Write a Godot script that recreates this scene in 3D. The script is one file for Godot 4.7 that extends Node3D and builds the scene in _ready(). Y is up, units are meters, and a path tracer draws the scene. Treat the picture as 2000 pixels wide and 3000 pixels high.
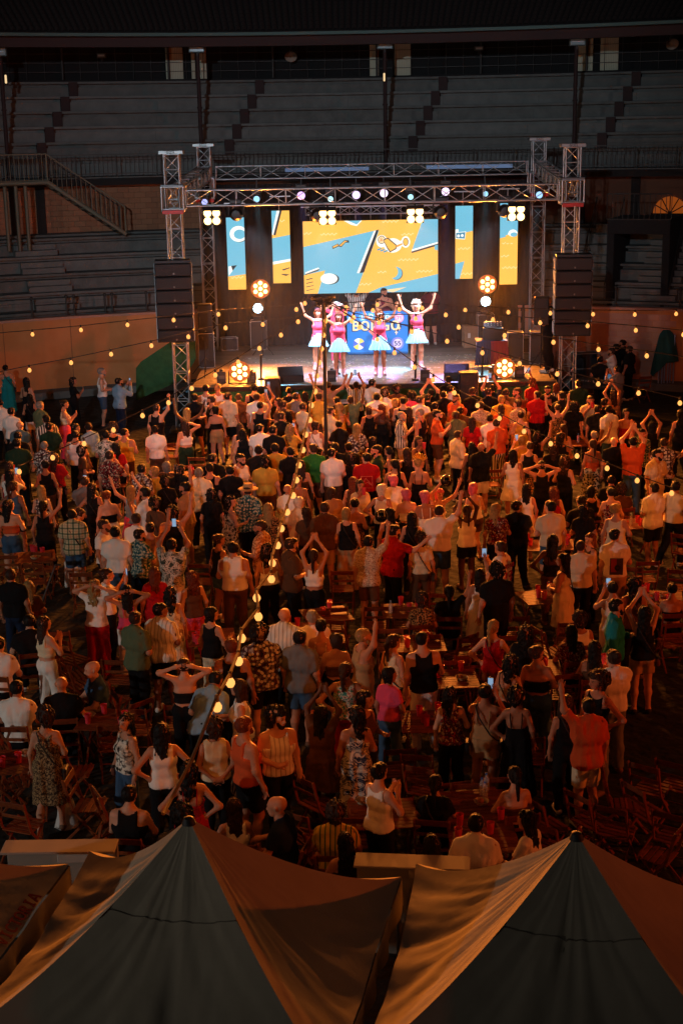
extends Node3D
# A concert in a bullring at night: stage, crowd, tables and string lights, seen from the stands.
# The ring's middle is at RING; the camera looks towards -z. Photo pixels are those of the 2000 x 3000 photograph.
const CAM := Vector3(0, 8.6, 0)
const FOCAL := 4200.0
const RING := Vector3(0, 0, -25.5)
var cam_basis := Basis(Vector3.RIGHT, deg_to_rad(-14.9)) * Basis(Vector3.BACK, -0.018)
var used := {}
var mats := {}
var shapes := {}
var frames := {}
var folds := FastNoiseLite.new()
var strands: Texture2D
var phone_screen: StandardMaterial3D
var cup_mat: StandardMaterial3D
var wood: StandardMaterial3D
var wood2: StandardMaterial3D
var chair0: Node3D
var crowd_rows := []
var alu: StandardMaterial3D
var grille_mat: StandardMaterial3D
var clear_mat: StandardMaterial3D
const SCREEN_E := 0.25
const BLIND_E := 260.0
const SUN_E := 220.0
const HEAD_E := 300.0
const FRONT_E := 66.0
const STANDS_E := 900.0
const BULB_E := 0.22
const BULB_GLOW := 1.55
const HAZE := 0.0026
const KEY_E := 140.0
const AMBER_E := 205.0

func _ready() -> void:
	var cam := Camera3D.new()
	cam.name = "camera"
	add_child(cam)
	cam.transform = Transform3D(cam_basis, CAM)
	cam.fov = rad_to_deg(2.0 * atan(1500.0 / FOCAL))
	cam.far = 300.0
	cam.near = 0.1
	var env := Environment.new()
	env.background_mode = Environment.BG_SKY
	var sky := Sky.new()
	var sm := ProceduralSkyMaterial.new()
	sm.sky_top_color = Color(0.15, 0.145, 0.145)
	sm.sky_horizon_color = Color(0.165, 0.15, 0.145)
	sm.ground_bottom_color = Color(0.02, 0.02, 0.02)
	sm.ground_horizon_color = Color(0.03, 0.03, 0.03)
	sky.sky_material = sm
	env.sky = sky
	env.background_energy_multiplier = 0.35
	env.tonemap_mode = Environment.TONE_MAPPER_LINEAR
	env.tonemap_exposure = 1.0
	env.volumetric_fog_enabled = true
	env.volumetric_fog_density = 0.0
	env.sdfgi_enabled = true
	env.ssao_enabled = true
	env.ssil_enabled = true
	var we := WorldEnvironment.new()
	we.name = "world"
	we.environment = env
	add_child(we)
	common()
	# floodlights of the near stand, behind and beside the photographer: they throw the shadows on the crowd's backs
	near_flood(Vector3(-24, 6.2, -3.0), Vector3(5.0, 0.5, -38), "fbf3ea", KEY_E, 42.0, "white floodlight on a post at the left side of the ring")
	near_flood(Vector3(25, 8.0, -11.0), Vector3(-8.0, 1.0, -33), "ff641a", AMBER_E, 46.0, "amber floodlight on a post at the right side of the ring")
	near_flood(Vector3(-5, 13.0, 6.0), Vector3(-1.0, 8.6, -57), "c4dcee", STANDS_E, 17.0, "cool floodlight on a post, turned to the far stands")
	var t0 := Time.get_ticks_msec()
	build_ring()
	print("ring ", Time.get_ticks_msec() - t0)
	build_stage()
	print("stage ", Time.get_ticks_msec() - t0)
	build_crowd()
	print("crowd ", Time.get_ticks_msec() - t0)
	build_strings()
	build_tents()
	build_tables()
	print("all ", Time.get_ticks_msec() - t0)

func near_flood(at: Vector3, to: Vector3, hex: String, energy: float, angle: float, label: String) -> void:
	var o := thing("stand_floodlight", label, "floodlight", at)
	o.look_at_from_position(at, to)
	box("housing", Vector3(0.7, 0.5, 0.25), Vector3(0, 0, 0.16), mat("3a3c3e", 0.5, 0.4), o)
	box("lamp_glass", Vector3(0.6, 0.4, 0.02), Vector3(0, 0, 0.02), glow(hex, 8.0), o)
	var post := rod("post", Vector3.ZERO, Vector3.ONE, 0.09, mat("2c1512", 0.8), o, 10)
	post.transform = o.transform.affine_inverse() * aim(at * Vector3(1, 0, 1) + o.basis.z * 0.2 * Vector3(1, 0, 1), at + o.basis.z * 0.2 + Vector3(0, -0.26, 0), 0.09)
	var l := spot(at, to, hex, energy, angle, 0.18, o)
	l.transform = Transform3D(Basis(), Vector3(0, 0, -0.05))
func common() -> void:
	folds.seed = 4
	folds.frequency = 0.1
	folds.fractal_octaves = 2
	strands = noise_tex(0.09, Color.BLACK, Color.WHITE, 128, 3, 2.5, 3)
	phone_screen = glow("9fc4e8", 0.6)
	cup_mat = StandardMaterial3D.new()
	cup_mat.albedo_color = Color("d23a48")
	cup_mat.roughness = 0.35
	cup_mat.backlight_enabled = true
	cup_mat.backlight = Color("702028")
	wood = noisy("6e3519", "8f4c26", 0.03, 0.5, 0.62, false)
	wood2 = noisy("5c2a14", "7d3f1e", 0.03, 0.5, 0.6, false, 0.0, 4)
	wood.metallic_specular = 0.3
	wood2.metallic_specular = 0.3
	grille_mat = noisy("0c0c0e", "1e1e22", 0.3, 0.2, 0.6, false, 2.0, 71)
	clear_mat = StandardMaterial3D.new()
	clear_mat.albedo_color = Color(0.85, 0.9, 0.95, 0.25)
	clear_mat.transparency = BaseMaterial3D.TRANSPARENCY_ALPHA
	clear_mat.roughness = 0.08
const CROWD := [
	"16 1069 f A 70 ud Dtl -",
	"297 1078 m B 75 sg kwh Sdn",
	"1312 1102 m A 0 sd tbk pbk",
	"214 1105 f A 50 cd tbk pbk",
	"76 1106 f A 20 ld sbk pbk",
	"348 1107 m P 60 sd Lbl pnv",
	"1090 1111 m A 0 sd twh pbk",
	"1557 1111 m Q -20 ar trd pbk",
	"1693 1113 m A 0 sd tdg pbk",
	"960 1118 m V 0 sd ktn pbk",
	"1043 1118 m O 0 sd tst pbk",
	"1630 1122 f A 0 lr tst pbk",
	"636 1125 m A 0 sy kwh pbk",
	"744 1125 m A 10 sd kbk pbk",
	"603 1127 m A 20 sd kwh pbk",
	"1442 1127 m O 0 sd tnv pbk",
	"1161 1129 m A 0 ad tbr pbk",
	"1318 1129 m A 0 sd twh pbk",
	"1604 1131 m A 160 sd tbk pbk",
	"845 1134 f A 0 ud tbk pbk",
	"1396 1136 m A 0 sb tbk pbk",
	"1418 1136 m A 0 sb tbk pbk",
	"1512 1136 m A 0 sb tbr pbk",
	"1129 1138 m A 50 ad twh pbk",
	"1267 1140 m H 0 sd tbk pbk",
	"1483 1140 m A 0 sb lbr pbk",
	"1796 1142 f H -10 lb ntn pbk",
	"1293 1145 m A 0 sd lbk pbk",
	"1573 1145 m A 0 zd trd pbk",
	"893 1147 f A 0 ld kbk pbk",
	"1644 1147 m A 0 sd tbk pbk",
	"672 1149 m A 40 sd lcr Sbk",
	"1209 1149 m A 0 ad tpk pbk",
	"752 1151 m A 0 kg twh Sgy",
	"865 1151 m P 10 sb tgy pbk",
	"931 1151 m A 0 sb tye Sbr",
	"1102 1151 m A 0 sd lwh pbk",
	"85 1154 f A 30 ld kbk Swh",
	"569 1154 m A 0 sd tbk Sbk",
	"694 1154 m A 0 sb tbr pbk",
	"771 1154 f Q 0 by kwh pbk",
	"1247 1154 m A 0 sd tbk pbk",
	"1334 1154 m A 0 sb tor pbk",
	"1467 1158 m A 0 sy tye pbk",
	"618 1160 m A 0 sb kbk pbk",
	"1026 1160 m R 0 sb tgn Sbr",
	"1230 1160 m A 20 sb twh pbk",
	"1729 1160 m D 170 sd lcr pbk",
	"985 1163 m A 0 sd tbk pbk",
	"1177 1163 m A 0 sd kbk pbk",
	"815 1167 f A 0 lb kbr pbk",
	"1159 1167 f A 0 by tbr pbk",
	"1769 1167 m A 0 sd tbk pbk",
	"-2 1169 m A 0 sd twh pbk",
	"187 1172 f K 60 ud ccr KKpk",
	"1510 1172 m A -40 sb lfw pbk",
	"831 1174 m A 0 sb tbr Sbr",
	"116 1176 m A 20 sg lgn pbk",
	"1679 1176 f A 0 cd tbk pbk",
	"1407 1176 m A 20 sb tfw pbk",
	"762 1177 m Q 0 sd kbk Sbk",
	"1273 1178 m A 0 sd tbr pbk",
	"887 1180 m A 60 sb tcr Sbr",
	"994 1180 f A 20 ly sye pbr",
	"458 1183 m R 25 sb kbk Sgy",
	"1633 1183 f C 0 ub dle -",
	"1114 1185 f A 0 cr sbk pbk",
	"1472 1185 f B 30 lb tor pbk",
	"1787 1187 m A 0 sd lwh pdn",
	"1751 1187 m A 20 sd tbk pbk",
	"629 1189 f A -10 bd nbk Stn",
	"1081 1189 f M -20 bb kbk pbk",
	"967 1192 m A 40 sb lcr pbk",
	"1197 1192 f A 0 lb kbk pbk",
	"1347 1192 m A 0 sd tbr pbk",
	"33 1194 m A 20 sd twh pbk",
	"547 1195 f C 10 ly kbk pbk",
	"1230 1196 m A 0 zg kbk pbk",
	"1829 1198 f A 170 bd srd pbk",
	"1280 1201 m A 0 sd tor Sbr",
	"1992 1201 f A 0 ld kbk pbk",
	"843 1203 f A 0 ld kbk pbk",
	"1175 1205 m A 0 zg lst Stn",
	"1333 1205 m A 0 sb lgn Sbr",
	"1523 1205 f A 30 ub dye -",
	"824 1207 m A 10 sb tbk pbk",
	"1434 1214 m A 0 sd twh Sbk",
	"134 1216 m A 0 sd lst pbk",
	"1380 1221 f A 0 lb trd pbk",
	"1454 1227 m A 0 sb tor pst",
	"542 1230 f M -20 lb cwh pdg",
	"992 1232 f A 0 ud lbk pbk",
	"58 1234 m A 10 0d tgb pbk",
	"923 1234 f A 0 bb kwh pbr",
	"1909 1234 f H 0 ld kbk pbk",
	"145 1238 m A 0 sd tdg pbk",
	"259 1238 m A 10 sd tbl pbk",
	"221 1241 m A 30 sd tbk pbk",
	"330 1241 f A 0 ab kbk pbk",
	"1044 1241 f A 0 ly tpr kkle",
	"706 1242 f A 0 lb kbk pbk",
	"755 1243 m A 0 sd twh pbk",
	"849 1243 f P 0 cy tye pbk",
	"1648 1243 f A 10 pb ntn pbk",
	"453 1247 m A 0 sd twh Sbr",
	"800 1247 m A 0 sd tbk pbk",
	"364 1255 m A 0 zd kye Sbr",
	"712 1255 f A 0 ld kbk pbk",
	"1878 1256 m R 160 sd lfl pbk",
	"219 1261 m A 20 sd kwh pbk",
	"308 1261 m A 0 sd tlf Sbk",
	"1340 1261 m B 75 zb Lcr pbk",
	"1740 1263 f C 0 ug kbk pbk",
	"1572 1263 f R 0 cd cbk pbk",
	"51 1265 m A 10 sd tbk pbk",
	"1642 1268 f A 0 ld kbk pbk",
	"1528 1276 f P 0 by kye pbk",
	"1090 1279 f A 30 ld kbk pbk",
	"1226 1279 f D 150 lb cbk pbk",
	"1854 1281 m H 0 sd tor pdn",
	"1798 1281 m A 10 0d tbk pbk",
	"1945 1283 m X 30 sb lpr pbk",
	"49 1285 m A 0 sd tdg pbk",
	"1735 1288 f A -30 pb sor KKpd",
	"129 1292 m B 20 zg lpr Sbk",
	"1550 1294 f A 0 ub kbk kkle",
	"337 1297 f A 10 ld trd pbk",
	"1021 1297 m A 0 sd tbk pbk",
	"1407 1297 m R 0 0d lbk Scr",
	"1383 1297 f A 0 ld kbk pbk",
	"804 1299 m A 0 sd tye Sbr",
	"993 1299 m A 0 sd tbk pbk",
	"1617 1299 f A 0 cb tbk pbk",
	"916 1301 m A 0 sb tgg Sbr",
	"757 1305 m A 0 sd tbk pbk",
	"1103 1305 m A 0 sd tdg pbk",
	"241 1308 f B 60 ad tbr pbk",
	"1137 1308 f A -60 pd sbk pbk",
	"849 1310 m A 0 sd tbk pbk",
	"1190 1312 f A 0 lb kbk pbk",
	"940 1314 f A 20 ud trd pbk",
	"971 1314 m A 0 sd twh Sbr",
	"1925 1317 m A 150 sd lcr Scr",
	"1499 1317 f A 0 ld kwh kkwh",
	"321 1321 m D 20 sb tfr Sbk",
	"1007 1323 f A 0 cd kbk pbk",
	"1072 1328 m A 0 sd trd pbk",
	"154 1330 f A 30 lb trd pbk",
	"623 1330 m A 0 sd tbk pbk",
	"704 1330 m X 125 sd vwh pbk",
	"1653 1334 f B 40 cb kbk pbk",
	"773 1339 m A 0 ad tye Sbr",
	"1228 1343 f A 10 uy sbk kkbk",
	"1154 1346 f A 0 pd kbk pbk",
	"136 1348 f A 0 ud kbk pbr",
	"880 1348 f A 0 lb nbr pbk",
	"1586 1350 f N 0 sd kbk pbk",
	"27 1352 f D 20 lb krd pbk",
	"473 1356 f A 0 bg tbr pbk",
	"422 1357 m B 30 sd lpr pbk",
	"623 1359 m A 0 sd kbk pbk",
	"527 1361 f A 0 cd lbk pbk",
	"458 1366 f B -60 by tye pbk",
	"652 1366 m A 0 sd tbk pbk",
	"592 1368 m A 0 sg lcr pbk",
	"29 1375 f P 20 ld twh pbk",
	"1150 1392 f A 0 wp twh pbk",
	"873 1395 f A 150 lb stn pbk",
	"248 1397 m P 0 sb tgy pbk",
	"484 1397 f A 0 ad tbk pbk",
	"1032 1397 f A 40 lr kbr pbk",
	"1796 1397 m S 0 sd tbk pbk",
	"1054 1406 f D 170 lb tcr pbk",
	"38 1410 f A 0 pb kdn Sbk",
	"1970 1410 m A 0 sd tcr pbk",
	"542 1413 m R -60 sd ttn Stn",
	"268 1415 f A 10 ld kbk pbk",
	"1385 1415 f A 0 wp swh Sbr",
	"1813 1415 f S 0 ab tbr pbk",
	"1921 1416 m B -20 sd lwh Sbk",
	"1541 1417 f A 0 ld kwh kkwh",
	"840 1419 m A 20 0d twh Sbr",
	"1117 1419 f A 0 ww kwh pbk",
	"118 1422 f A 0 ly kpr pbk",
	"382 1422 f C 0 ly kbl kkpk",
	"715 1422 m A 0 hd lfl pbk",
	"1729 1424 f S 0 bd kbk pbk",
	"1633 1426 f A 0 cr krd pbk",
	"424 1428 m A 30 sd twh pbk",
	"971 1428 f A 0 bb ttn pbk",
	"1787 1428 f A 10 ud dfr -",
	"616 1433 f A 0 cd tbk pbk",
	"1188 1433 f A 0 wp nwh pbk",
	"1280 1433 f C 170 wp swh pbk",
	"312 1437 f A 0 ur nbk KKwh",
	"1248 1437 f A 0 wp swh pbk",
	"685 1451 f A 60 cd dpd -",
	"1688 1453 m S 0 sd tbk pbk",
	"875 1455 f A 30 bw lcr pbr",
	"453 1460 f A 30 ad tbr pbk",
	"1038 1460 f B 20 ud nbr KKle",
	"25 1465 f A 10 ld nor Sdn",
	"127 1467 f R 0 pd kbk pbk",
	"942 1469 m A 0 sb lbr Stn",
	"1501 1469 m A 0 sd tbk pbk",
	"1610 1469 m A 0 sd tcr Sdn",
	"784 1474 f A 40 ly tle pbr",
	"1465 1474 f A 0 ly tfr pbk",
	"1804 1476 f A 10 uy kcr pbr",
	"1706 1478 f A 0 cd tbk pbk",
	"1286 1480 m R 10 zb twh Sdn",
	"1367 1480 f H 0 pb kwh Sbk",
	"504 1487 m R 0 ad kbk pbk",
	"1000 1487 f A 0 by kbk jtn",
	"205 1489 m A 0 zd lpl Sdn",
	"913 1489 f A 0 lb tbr pbk",
	"1139 1489 f A 0 ld kbk pbk",
	"248 1494 f F 40 ub tor pwh",
	"1206 1500 f A 0 ld kbk pbk",
	"397 1505 m A 40 kd twh pbk",
	"304 1523 m A 20 sb twh pbk",
	"762 1527 m A 0 sb lfo pbr",
	"440 1532 m R 0 sd ktn pbk",
	"1154 1538 m X 70 sd lrd pbk",
	"346 1543 m A 10 sd twh pdn",
	"397 1550 m A 40 sd lfl pnv",
	"1800 1550 m A 0 sd twh Stn",
	"1230 1563 f A -20 ab tcr pbr",
	"1729 1563 f A 0 lr kbr pbk",
	"641 1565 f A 60 ub kbk Sdn",
	"1619 1567 f W 0 ld sbk pbr",
	"1079 1570 m R 10 sd lfw Sbr",
	"853 1576 m B 60 sb lbr pbk",
	"502 1579 m O 0 sd tlf pwh",
	"1700 1583 m A 0 zb tcr pbk",
	"1465 1585 m A -20 zb vjj pbk",
	"679 1588 m A 0 sd vwh pbr",
	"782 1592 f A 0 cd swh pbk",
	"918 1610 f H 0 pb cwh pbk",
	"1650 1623 f B -60 ld dcr -",
	"1454 1654 m A 0 ad tbk pbk",
	"451 1661 f A 0 lr trd prd",
	"36 1663 m A 0 sb tbk pnv",
	"312 1666 f P 60 ub twh pbk",
	"1405 1666 f Q 0 ld dwh -",
	"560 1675 f A 0 cr kbr ppk",
	"1836 1695 f A 0 cd kbr pbk",
	"277 1699 f N 10 cy twh jrd",
	"1791 1704 f P 0 ud kwh pwh",
	"78 1706 f S 0 ly tbr pbk",
	"1967 1708 f S 0 ud nbk pbk",
	"371 1715 f N 0 ld spk pwh",
	"1315 1715 f U 0 pd tbk pbk",
	"498 1719 f A 0 cd dcr -",
	"1235 1739 f S 0 ab tle pbk",
	"1804 1755 m A 0 sd Ltl pbk",
	"467 1768 m A 30 sd lsw Sbk",
	"1885 1777 f H 0 ld kbk Stn",
	"618 1779 f A 20 bd kbk pcr",
	"844 1781 m A 20 0d lsw pbk",
	"397 1792 m B 40 sb lgn pbk",
	"1717 1792 f S 0 ab kwh pbk",
	"909 1795 m A 0 sg twh pbk",
	"85 1801 m S 0 sd tbk pbk",
	"127 1806 f A 60 lb ccr pwh",
	"938 1810 f A 0 ud sfw pbk",
	"1445 1817 f W 10 py krd pru",
	"1671 1830 f S 0 ld tfr pbk",
	"1537 1833 f A 0 cd tbk pbk",
	"762 1835 m A 0 ad lpr Sbk",
	"1054 1842 m R 70 sy ktn Stn",
	"878 1848 m A 0 sd lgy Sdn",
	"1235 1850 m A -10 zd kbk pwh",
	"985 1855 f A 0 bb nbr pbk",
	"1152 1859 f A 20 pb kcr pbk",
	"-2 1866 m S 0 sd twh pbk",
	"674 1873 m A 0 sr kbk pbk",
	"1740 1877 f S 0 ld kbr pbk",
	"1568 1893 f A 0 ub nbk pdn",
	"1796 1904 m D -10 ub twh pgy",
	"1496 1917 f A 50 cd ntn pbk",
	"538 1929 f N 0 sb nbk pbk",
	"268 1938 m S -100 0d tdn pbk",
	"1012 1942 f W 10 pb kft prd",
	"1139 1955 f A 20 bd tpk pdn",
	"638 1969 m F 20 sd lbl pbk",
	"1753 1971 f A -170 ab kbk pgy",
	"179 1982 m S 0 0d tbk pbk",
	"699 1991 f A 0 lb vwh KKst",
	"49 1993 m S 0 sd twh pbk",
	"1407 2007 f P 10 ud stn Stn",
	"1349 2011 f A 0 ld kfr pbk",
	"1492 2016 f A 10 ad sbk KKbk",
	"1061 2036 f A 0 ld kbr pbk",
	"1666 2042 f A 0 lb kbk pbk",
	"1715 2042 m L 0 sd lor Scr",
	"1047 2060 f A 0 cd Dnl -",
	"940 2067 f H 0 ld tbr kkbr",
	"129 2076 f A 0 ab dfb -",
	"782 2085 m A 150 ad ksw pbk",
	"371 2092 f A 0 cd klw pdn",
	"742 2092 m A 0 sr kor Sbk",
	"625 2109 f E 0 ab vcr pbk",
	"473 2118 f W 0 ld kwh pbk",
	"554 2229 f W 0 cd srd kkrd",
	"1110 2236 f K 60 ud kwh pbk",
	"1505 2245 f S 0 pd nbr pbk",
	"1275 2270 f S 20 pd tbk pbk",
	"379 2301 m S 0 sd kbk pbk",
	"817 2334 m S -60 0d tnv pbk",
	"687 2339 f S 0 lb kwh pbk",
	"531 2363 m S 0 ad tgy pbk",
	"980 2366 m S 20 ab tyg pbk",
	"1539 2375 f S -60 ld twh pbk",
	"1385 2388 m S 0 sd lwh pbk",
	"1000 2424 f S 0 ld kbk pbk",
	"1271 2442 f S 0 ld kbk pbk",
]
# ---------------------------------------------------------------- helpers
func ray(px: float, py: float) -> Vector3:
	return cam_basis * Vector3((px - 1000.0) / FOCAL, -(py - 1500.0) / FOCAL, -1.0)

func at_y(px: float, py: float, h: float) -> Vector3:      # the point of a photo pixel's ray at height h
	var v := ray(px, py)
	return CAM + v * ((h - CAM.y) / v.y)

func at_d(px: float, py: float, d: float) -> Vector3:      # ... d metres ahead of the camera
	var v := ray(px, py)
	return CAM + v * (-d / v.z)

func at_r(px: float, py: float, r: float) -> Vector3:      # ... on the far side of the ring of radius r
	var v := ray(px, py)
	var ox := CAM.x - RING.x
	var oz := CAM.z - RING.z
	var a := v.x * v.x + v.z * v.z
	var b := 2.0 * (ox * v.x + oz * v.z)
	var c := ox * ox + oz * oz - r * r
	return CAM + v * ((-b + sqrt(maxf(b * b - 4.0 * a * c, 0.0))) / (2.0 * a))

func at_plane(px: float, py: float, p: Vector3, q: Vector3) -> Vector3:   # ... on the upright plane through p and q
	var v := ray(px, py)
	var n := Vector3(q.z - p.z, 0, p.x - q.x)
	return CAM + v * ((p - CAM).dot(n) / v.dot(n))

func numbered(called: String) -> String:
	if not used.has(called):
		used[called] = 0
		return called
	used[called] += 1
	return "%s_%03d" % [called, used[called]]

func tag(o: Node3D, label: String, category: String, group := "") -> Node3D:
	o.set_meta("label", " ".join(label.split(" ").slice(0, 16)))
	o.set_meta("category", category)
	if group:
		o.set_meta("group", group)
	return o

func thing(called: String, label: String, category: String, at := Vector3.ZERO, turn := 0.0, group := "") -> Node3D:
	var o := Node3D.new()
	o.name = numbered(called)
	add_child(o)
	o.position = at
	o.rotation.y = turn
	tag(o, label, category, group)
	return o

func part(called: String, m: Mesh, mat: Material, parent: Node3D, at := Vector3.ZERO, rot := Vector3.ZERO) -> MeshInstance3D:
	var o := MeshInstance3D.new()
	o.mesh = m
	o.material_override = mat
	if parent == self:
		o.name = numbered(called)
		add_child(o)
	else:
		o.name = called
		parent.add_child(o, true)
	o.position = at
	o.rotation = rot
	return o

func struct(called: String, m: Mesh, mat: Material, at := Vector3.ZERO) -> MeshInstance3D:
	var o := part(called, m, mat, self, at)
	o.set_meta("kind", "structure")
	return o

func copy_of(o: Node3D, called: String, at: Vector3, turn: float, label := "", group := "") -> Node3D:
	var c: Node3D = o.duplicate()
	c.name = numbered(called)
	add_child(c)
	c.position = at
	c.rotation.y = turn
	if label:
		c.set_meta("label", " ".join(label.split(" ").slice(0, 16)))
	if group:
		c.set_meta("group", group)
	return c

func mat(hex: String, rough := 0.85, metal := 0.0) -> StandardMaterial3D:
	var key := "%s %s %s" % [hex, rough, metal]
	if not mats.has(key):
		var m := StandardMaterial3D.new()
		m.albedo_color = Color(hex)
		m.roughness = rough
		m.metallic = metal
		mats[key] = m
	return mats[key]

func glow(hex: String, energy: float, base := "3a3530") -> StandardMaterial3D:
	var key := "glow %s %s" % [hex, energy]
	if not mats.has(key):
		var m := StandardMaterial3D.new()
		m.albedo_color = Color(base)
		m.emission_enabled = true
		m.emission = Color(hex)
		m.emission_energy_multiplier = energy
		mats[key] = m
	return mats[key]

func noise_tex(freq: float, lo: Color, hi: Color, size := 256, octaves := 4, normal := 0.0, seed_ := 1) -> NoiseTexture2D:
	var n := FastNoiseLite.new()
	n.seed = seed_
	n.frequency = freq
	n.fractal_octaves = octaves
	var t := NoiseTexture2D.new()
	t.width = size
	t.height = size
	t.seamless = true
	t.noise = n
	if normal > 0.0:
		t.as_normal_map = true
		t.bump_strength = normal
	else:
		var g := Gradient.new()
		g.set_color(0, lo)
		g.set_color(1, hi)
		t.color_ramp = g
	return t

func noisy(lo: String, hi: String, freq: float, metres: float, rough := 0.9, world := true, bump := 0.0, seed_ := 1) -> StandardMaterial3D:
	var m := StandardMaterial3D.new()
	m.albedo_texture = noise_tex(freq, Color(lo), Color(hi), 256, 5, 0.0, seed_)
	m.roughness = rough
	m.uv1_triplanar = true
	m.uv1_world_triplanar = world
	m.uv1_scale = Vector3.ONE / metres
	if bump > 0.0:
		m.normal_enabled = true
		m.normal_texture = noise_tex(freq * 2.0, Color.BLACK, Color.WHITE, 256, 4, bump, seed_ + 5)
	return m

# a box with chamfered edges
func cbox(s: Vector3, c := 0.01) -> Mesh:
	var key := "cbox %s %s" % [s, c]
	if shapes.has(key):
		return shapes[key]
	c = minf(c, minf(s.x, minf(s.y, s.z)) * 0.45)
	var h := s * 0.5
	var pts := []
	var st := SurfaceTool.new()
	st.begin(Mesh.PRIMITIVE_TRIANGLES)
	st.set_smooth_group(-1)
	var quad := func(a: Vector3, b: Vector3, cc: Vector3, d: Vector3):
		var n := (b - a).cross(cc - a)
		var mid := (a + b + cc + d) * 0.25
		var q := [a, b, cc, a, cc, d] if n.dot(mid) < 0.0 else [a, cc, b, a, d, cc]
		for p in q:
			st.add_vertex(p)
	for ax in 3:
		var u := (ax + 1) % 3
		var w := (ax + 2) % 3
		for sg in [-1.0, 1.0]:
			var f := []
			for k in [[-1, -1], [1, -1], [1, 1], [-1, 1]]:
				var p := Vector3.ZERO
				p[ax] = h[ax] * sg
				p[u] = (h[u] - c) * k[0]
				p[w] = (h[w] - c) * k[1]
				f.append(p)
			quad.call(f[0], f[1], f[2], f[3])
			for sg2 in [-1.0, 1.0]:                    # the edge between the faces ax and u
				var e := []
				for k in [[0, -1], [1, -1], [1, 1], [0, 1]]:
					var p := Vector3.ZERO
					p[ax] = (h[ax] - (c if k[0] else 0.0)) * sg
					p[u] = (h[u] - (0.0 if k[0] else c)) * sg2
					p[w] = (h[w] - c) * k[1]
					e.append(p)
				quad.call(e[0], e[1], e[2], e[3])
	for sx in [-1.0, 1.0]:
		for sy in [-1.0, 1.0]:
			for sz in [-1.0, 1.0]:
				var sgn := Vector3(sx, sy, sz)
				var a := sgn * Vector3(h.x, h.y - c, h.z - c)
				var b := sgn * Vector3(h.x - c, h.y, h.z - c)
				var d := sgn * Vector3(h.x - c, h.y - c, h.z)
				var q := [a, b, d] if (b - a).cross(d - a).dot(sgn) < 0.0 else [a, d, b]
				for p in q:
					st.add_vertex(p)
	st.generate_normals()
	shapes[key] = st.commit()
	return shapes[key]

func box(called: String, s: Vector3, at: Vector3, m: Material, parent: Node3D, rot := Vector3.ZERO, c := 0.008) -> MeshInstance3D:
	return part(called, cbox(s, c), m, parent, at, rot)

func rod_mesh(sides := 8) -> Mesh:                           # unit rod along y
	var key := "rod %d" % sides
	if not shapes.has(key):
		var c := CylinderMesh.new()
		c.top_radius = 1.0
		c.bottom_radius = 1.0
		c.height = 1.0
		c.radial_segments = sides
		c.rings = 0
		shapes[key] = c
	return shapes[key]

func aim(a: Vector3, b: Vector3, r: float) -> Transform3D:
	var y := b - a
	var l := y.length()
	var d := y / l
	var x := d.cross(Vector3.RIGHT if absf(d.x) < 0.9 else Vector3.UP).normalized()
	var z := x.cross(d)
	return Transform3D(Basis(x * r, d * l, z * r), (a + b) * 0.5)

func rod(called: String, a: Vector3, b: Vector3, r: float, m: Material, parent: Node3D, sides := 8) -> MeshInstance3D:
	var o := part(called, rod_mesh(sides), m, parent)
	o.transform = aim(a, b, r)
	return o

func ball(r: float, seg := 12) -> Mesh:
	var key := "ball %s %d" % [r, seg]
	if not shapes.has(key):
		var s := SphereMesh.new()
		s.radius = r
		s.height = r * 2.0
		s.radial_segments = seg
		s.rings = seg / 2
		shapes[key] = s
	return shapes[key]

func lathe(profile: Array, seg := 14) -> Mesh:              # profile: [radius, height] from bottom to top
	var key := "lathe %s %d" % [profile, seg]
	if shapes.has(key):
		return shapes[key]
	var st := SurfaceTool.new()
	st.begin(Mesh.PRIMITIVE_TRIANGLES)
	for i in profile.size() - 1:
		st.set_smooth_group(i)
		for k in seg:
			var a0 := TAU * k / seg
			var a1 := TAU * (k + 1) / seg
			var p := func(j: int, a: float) -> Vector3:
				return Vector3(cos(a) * profile[j][0], profile[j][1], sin(a) * profile[j][0])
			var q := [p.call(i, a0), p.call(i, a1), p.call(i + 1, a1), p.call(i + 1, a0)]
			for j in [0, 1, 2, 0, 2, 3]:
				st.add_vertex(q[j])
	st.generate_normals()
	shapes[key] = st.commit()
	return shapes[key]

func tube_mesh(pts: Array, r: float, sides := 5) -> Mesh:   # a swept tube through points
	var st := SurfaceTool.new()
	st.begin(Mesh.PRIMITIVE_TRIANGLES)
	add_tube(st, pts, [r], sides)
	st.generate_normals()
	return st.commit()

func add_tube(st: SurfaceTool, pts: Array, radii: Array, sides := 5) -> void:
	var rings := []
	for i in pts.size():
		var d: Vector3 = (pts[mini(i + 1, pts.size() - 1)] - pts[maxi(i - 1, 0)]).normalized()
		var x := d.cross(Vector3.UP if absf(d.y) < 0.9 else Vector3.RIGHT).normalized()
		var y := x.cross(d)
		var r: float = radii[mini(i, radii.size() - 1)]
		var ring := []
		for k in sides:
			var a := TAU * k / sides
			ring.append(pts[i] + (x * cos(a) + y * sin(a)) * r)
		rings.append(ring)
	for i in rings.size() - 1:
		for k in sides:
			var k1 := (k + 1) % sides
			for p in [rings[i][k], rings[i + 1][k], rings[i + 1][k1], rings[i][k], rings[i + 1][k1], rings[i][k1]]:
				st.add_vertex(p)
	for e in [0, rings.size() - 1]:
		for k in range(1, sides - 1):
			for p in [rings[e][0], rings[e][k], rings[e][k + 1]]:
				st.add_vertex(p)

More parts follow.
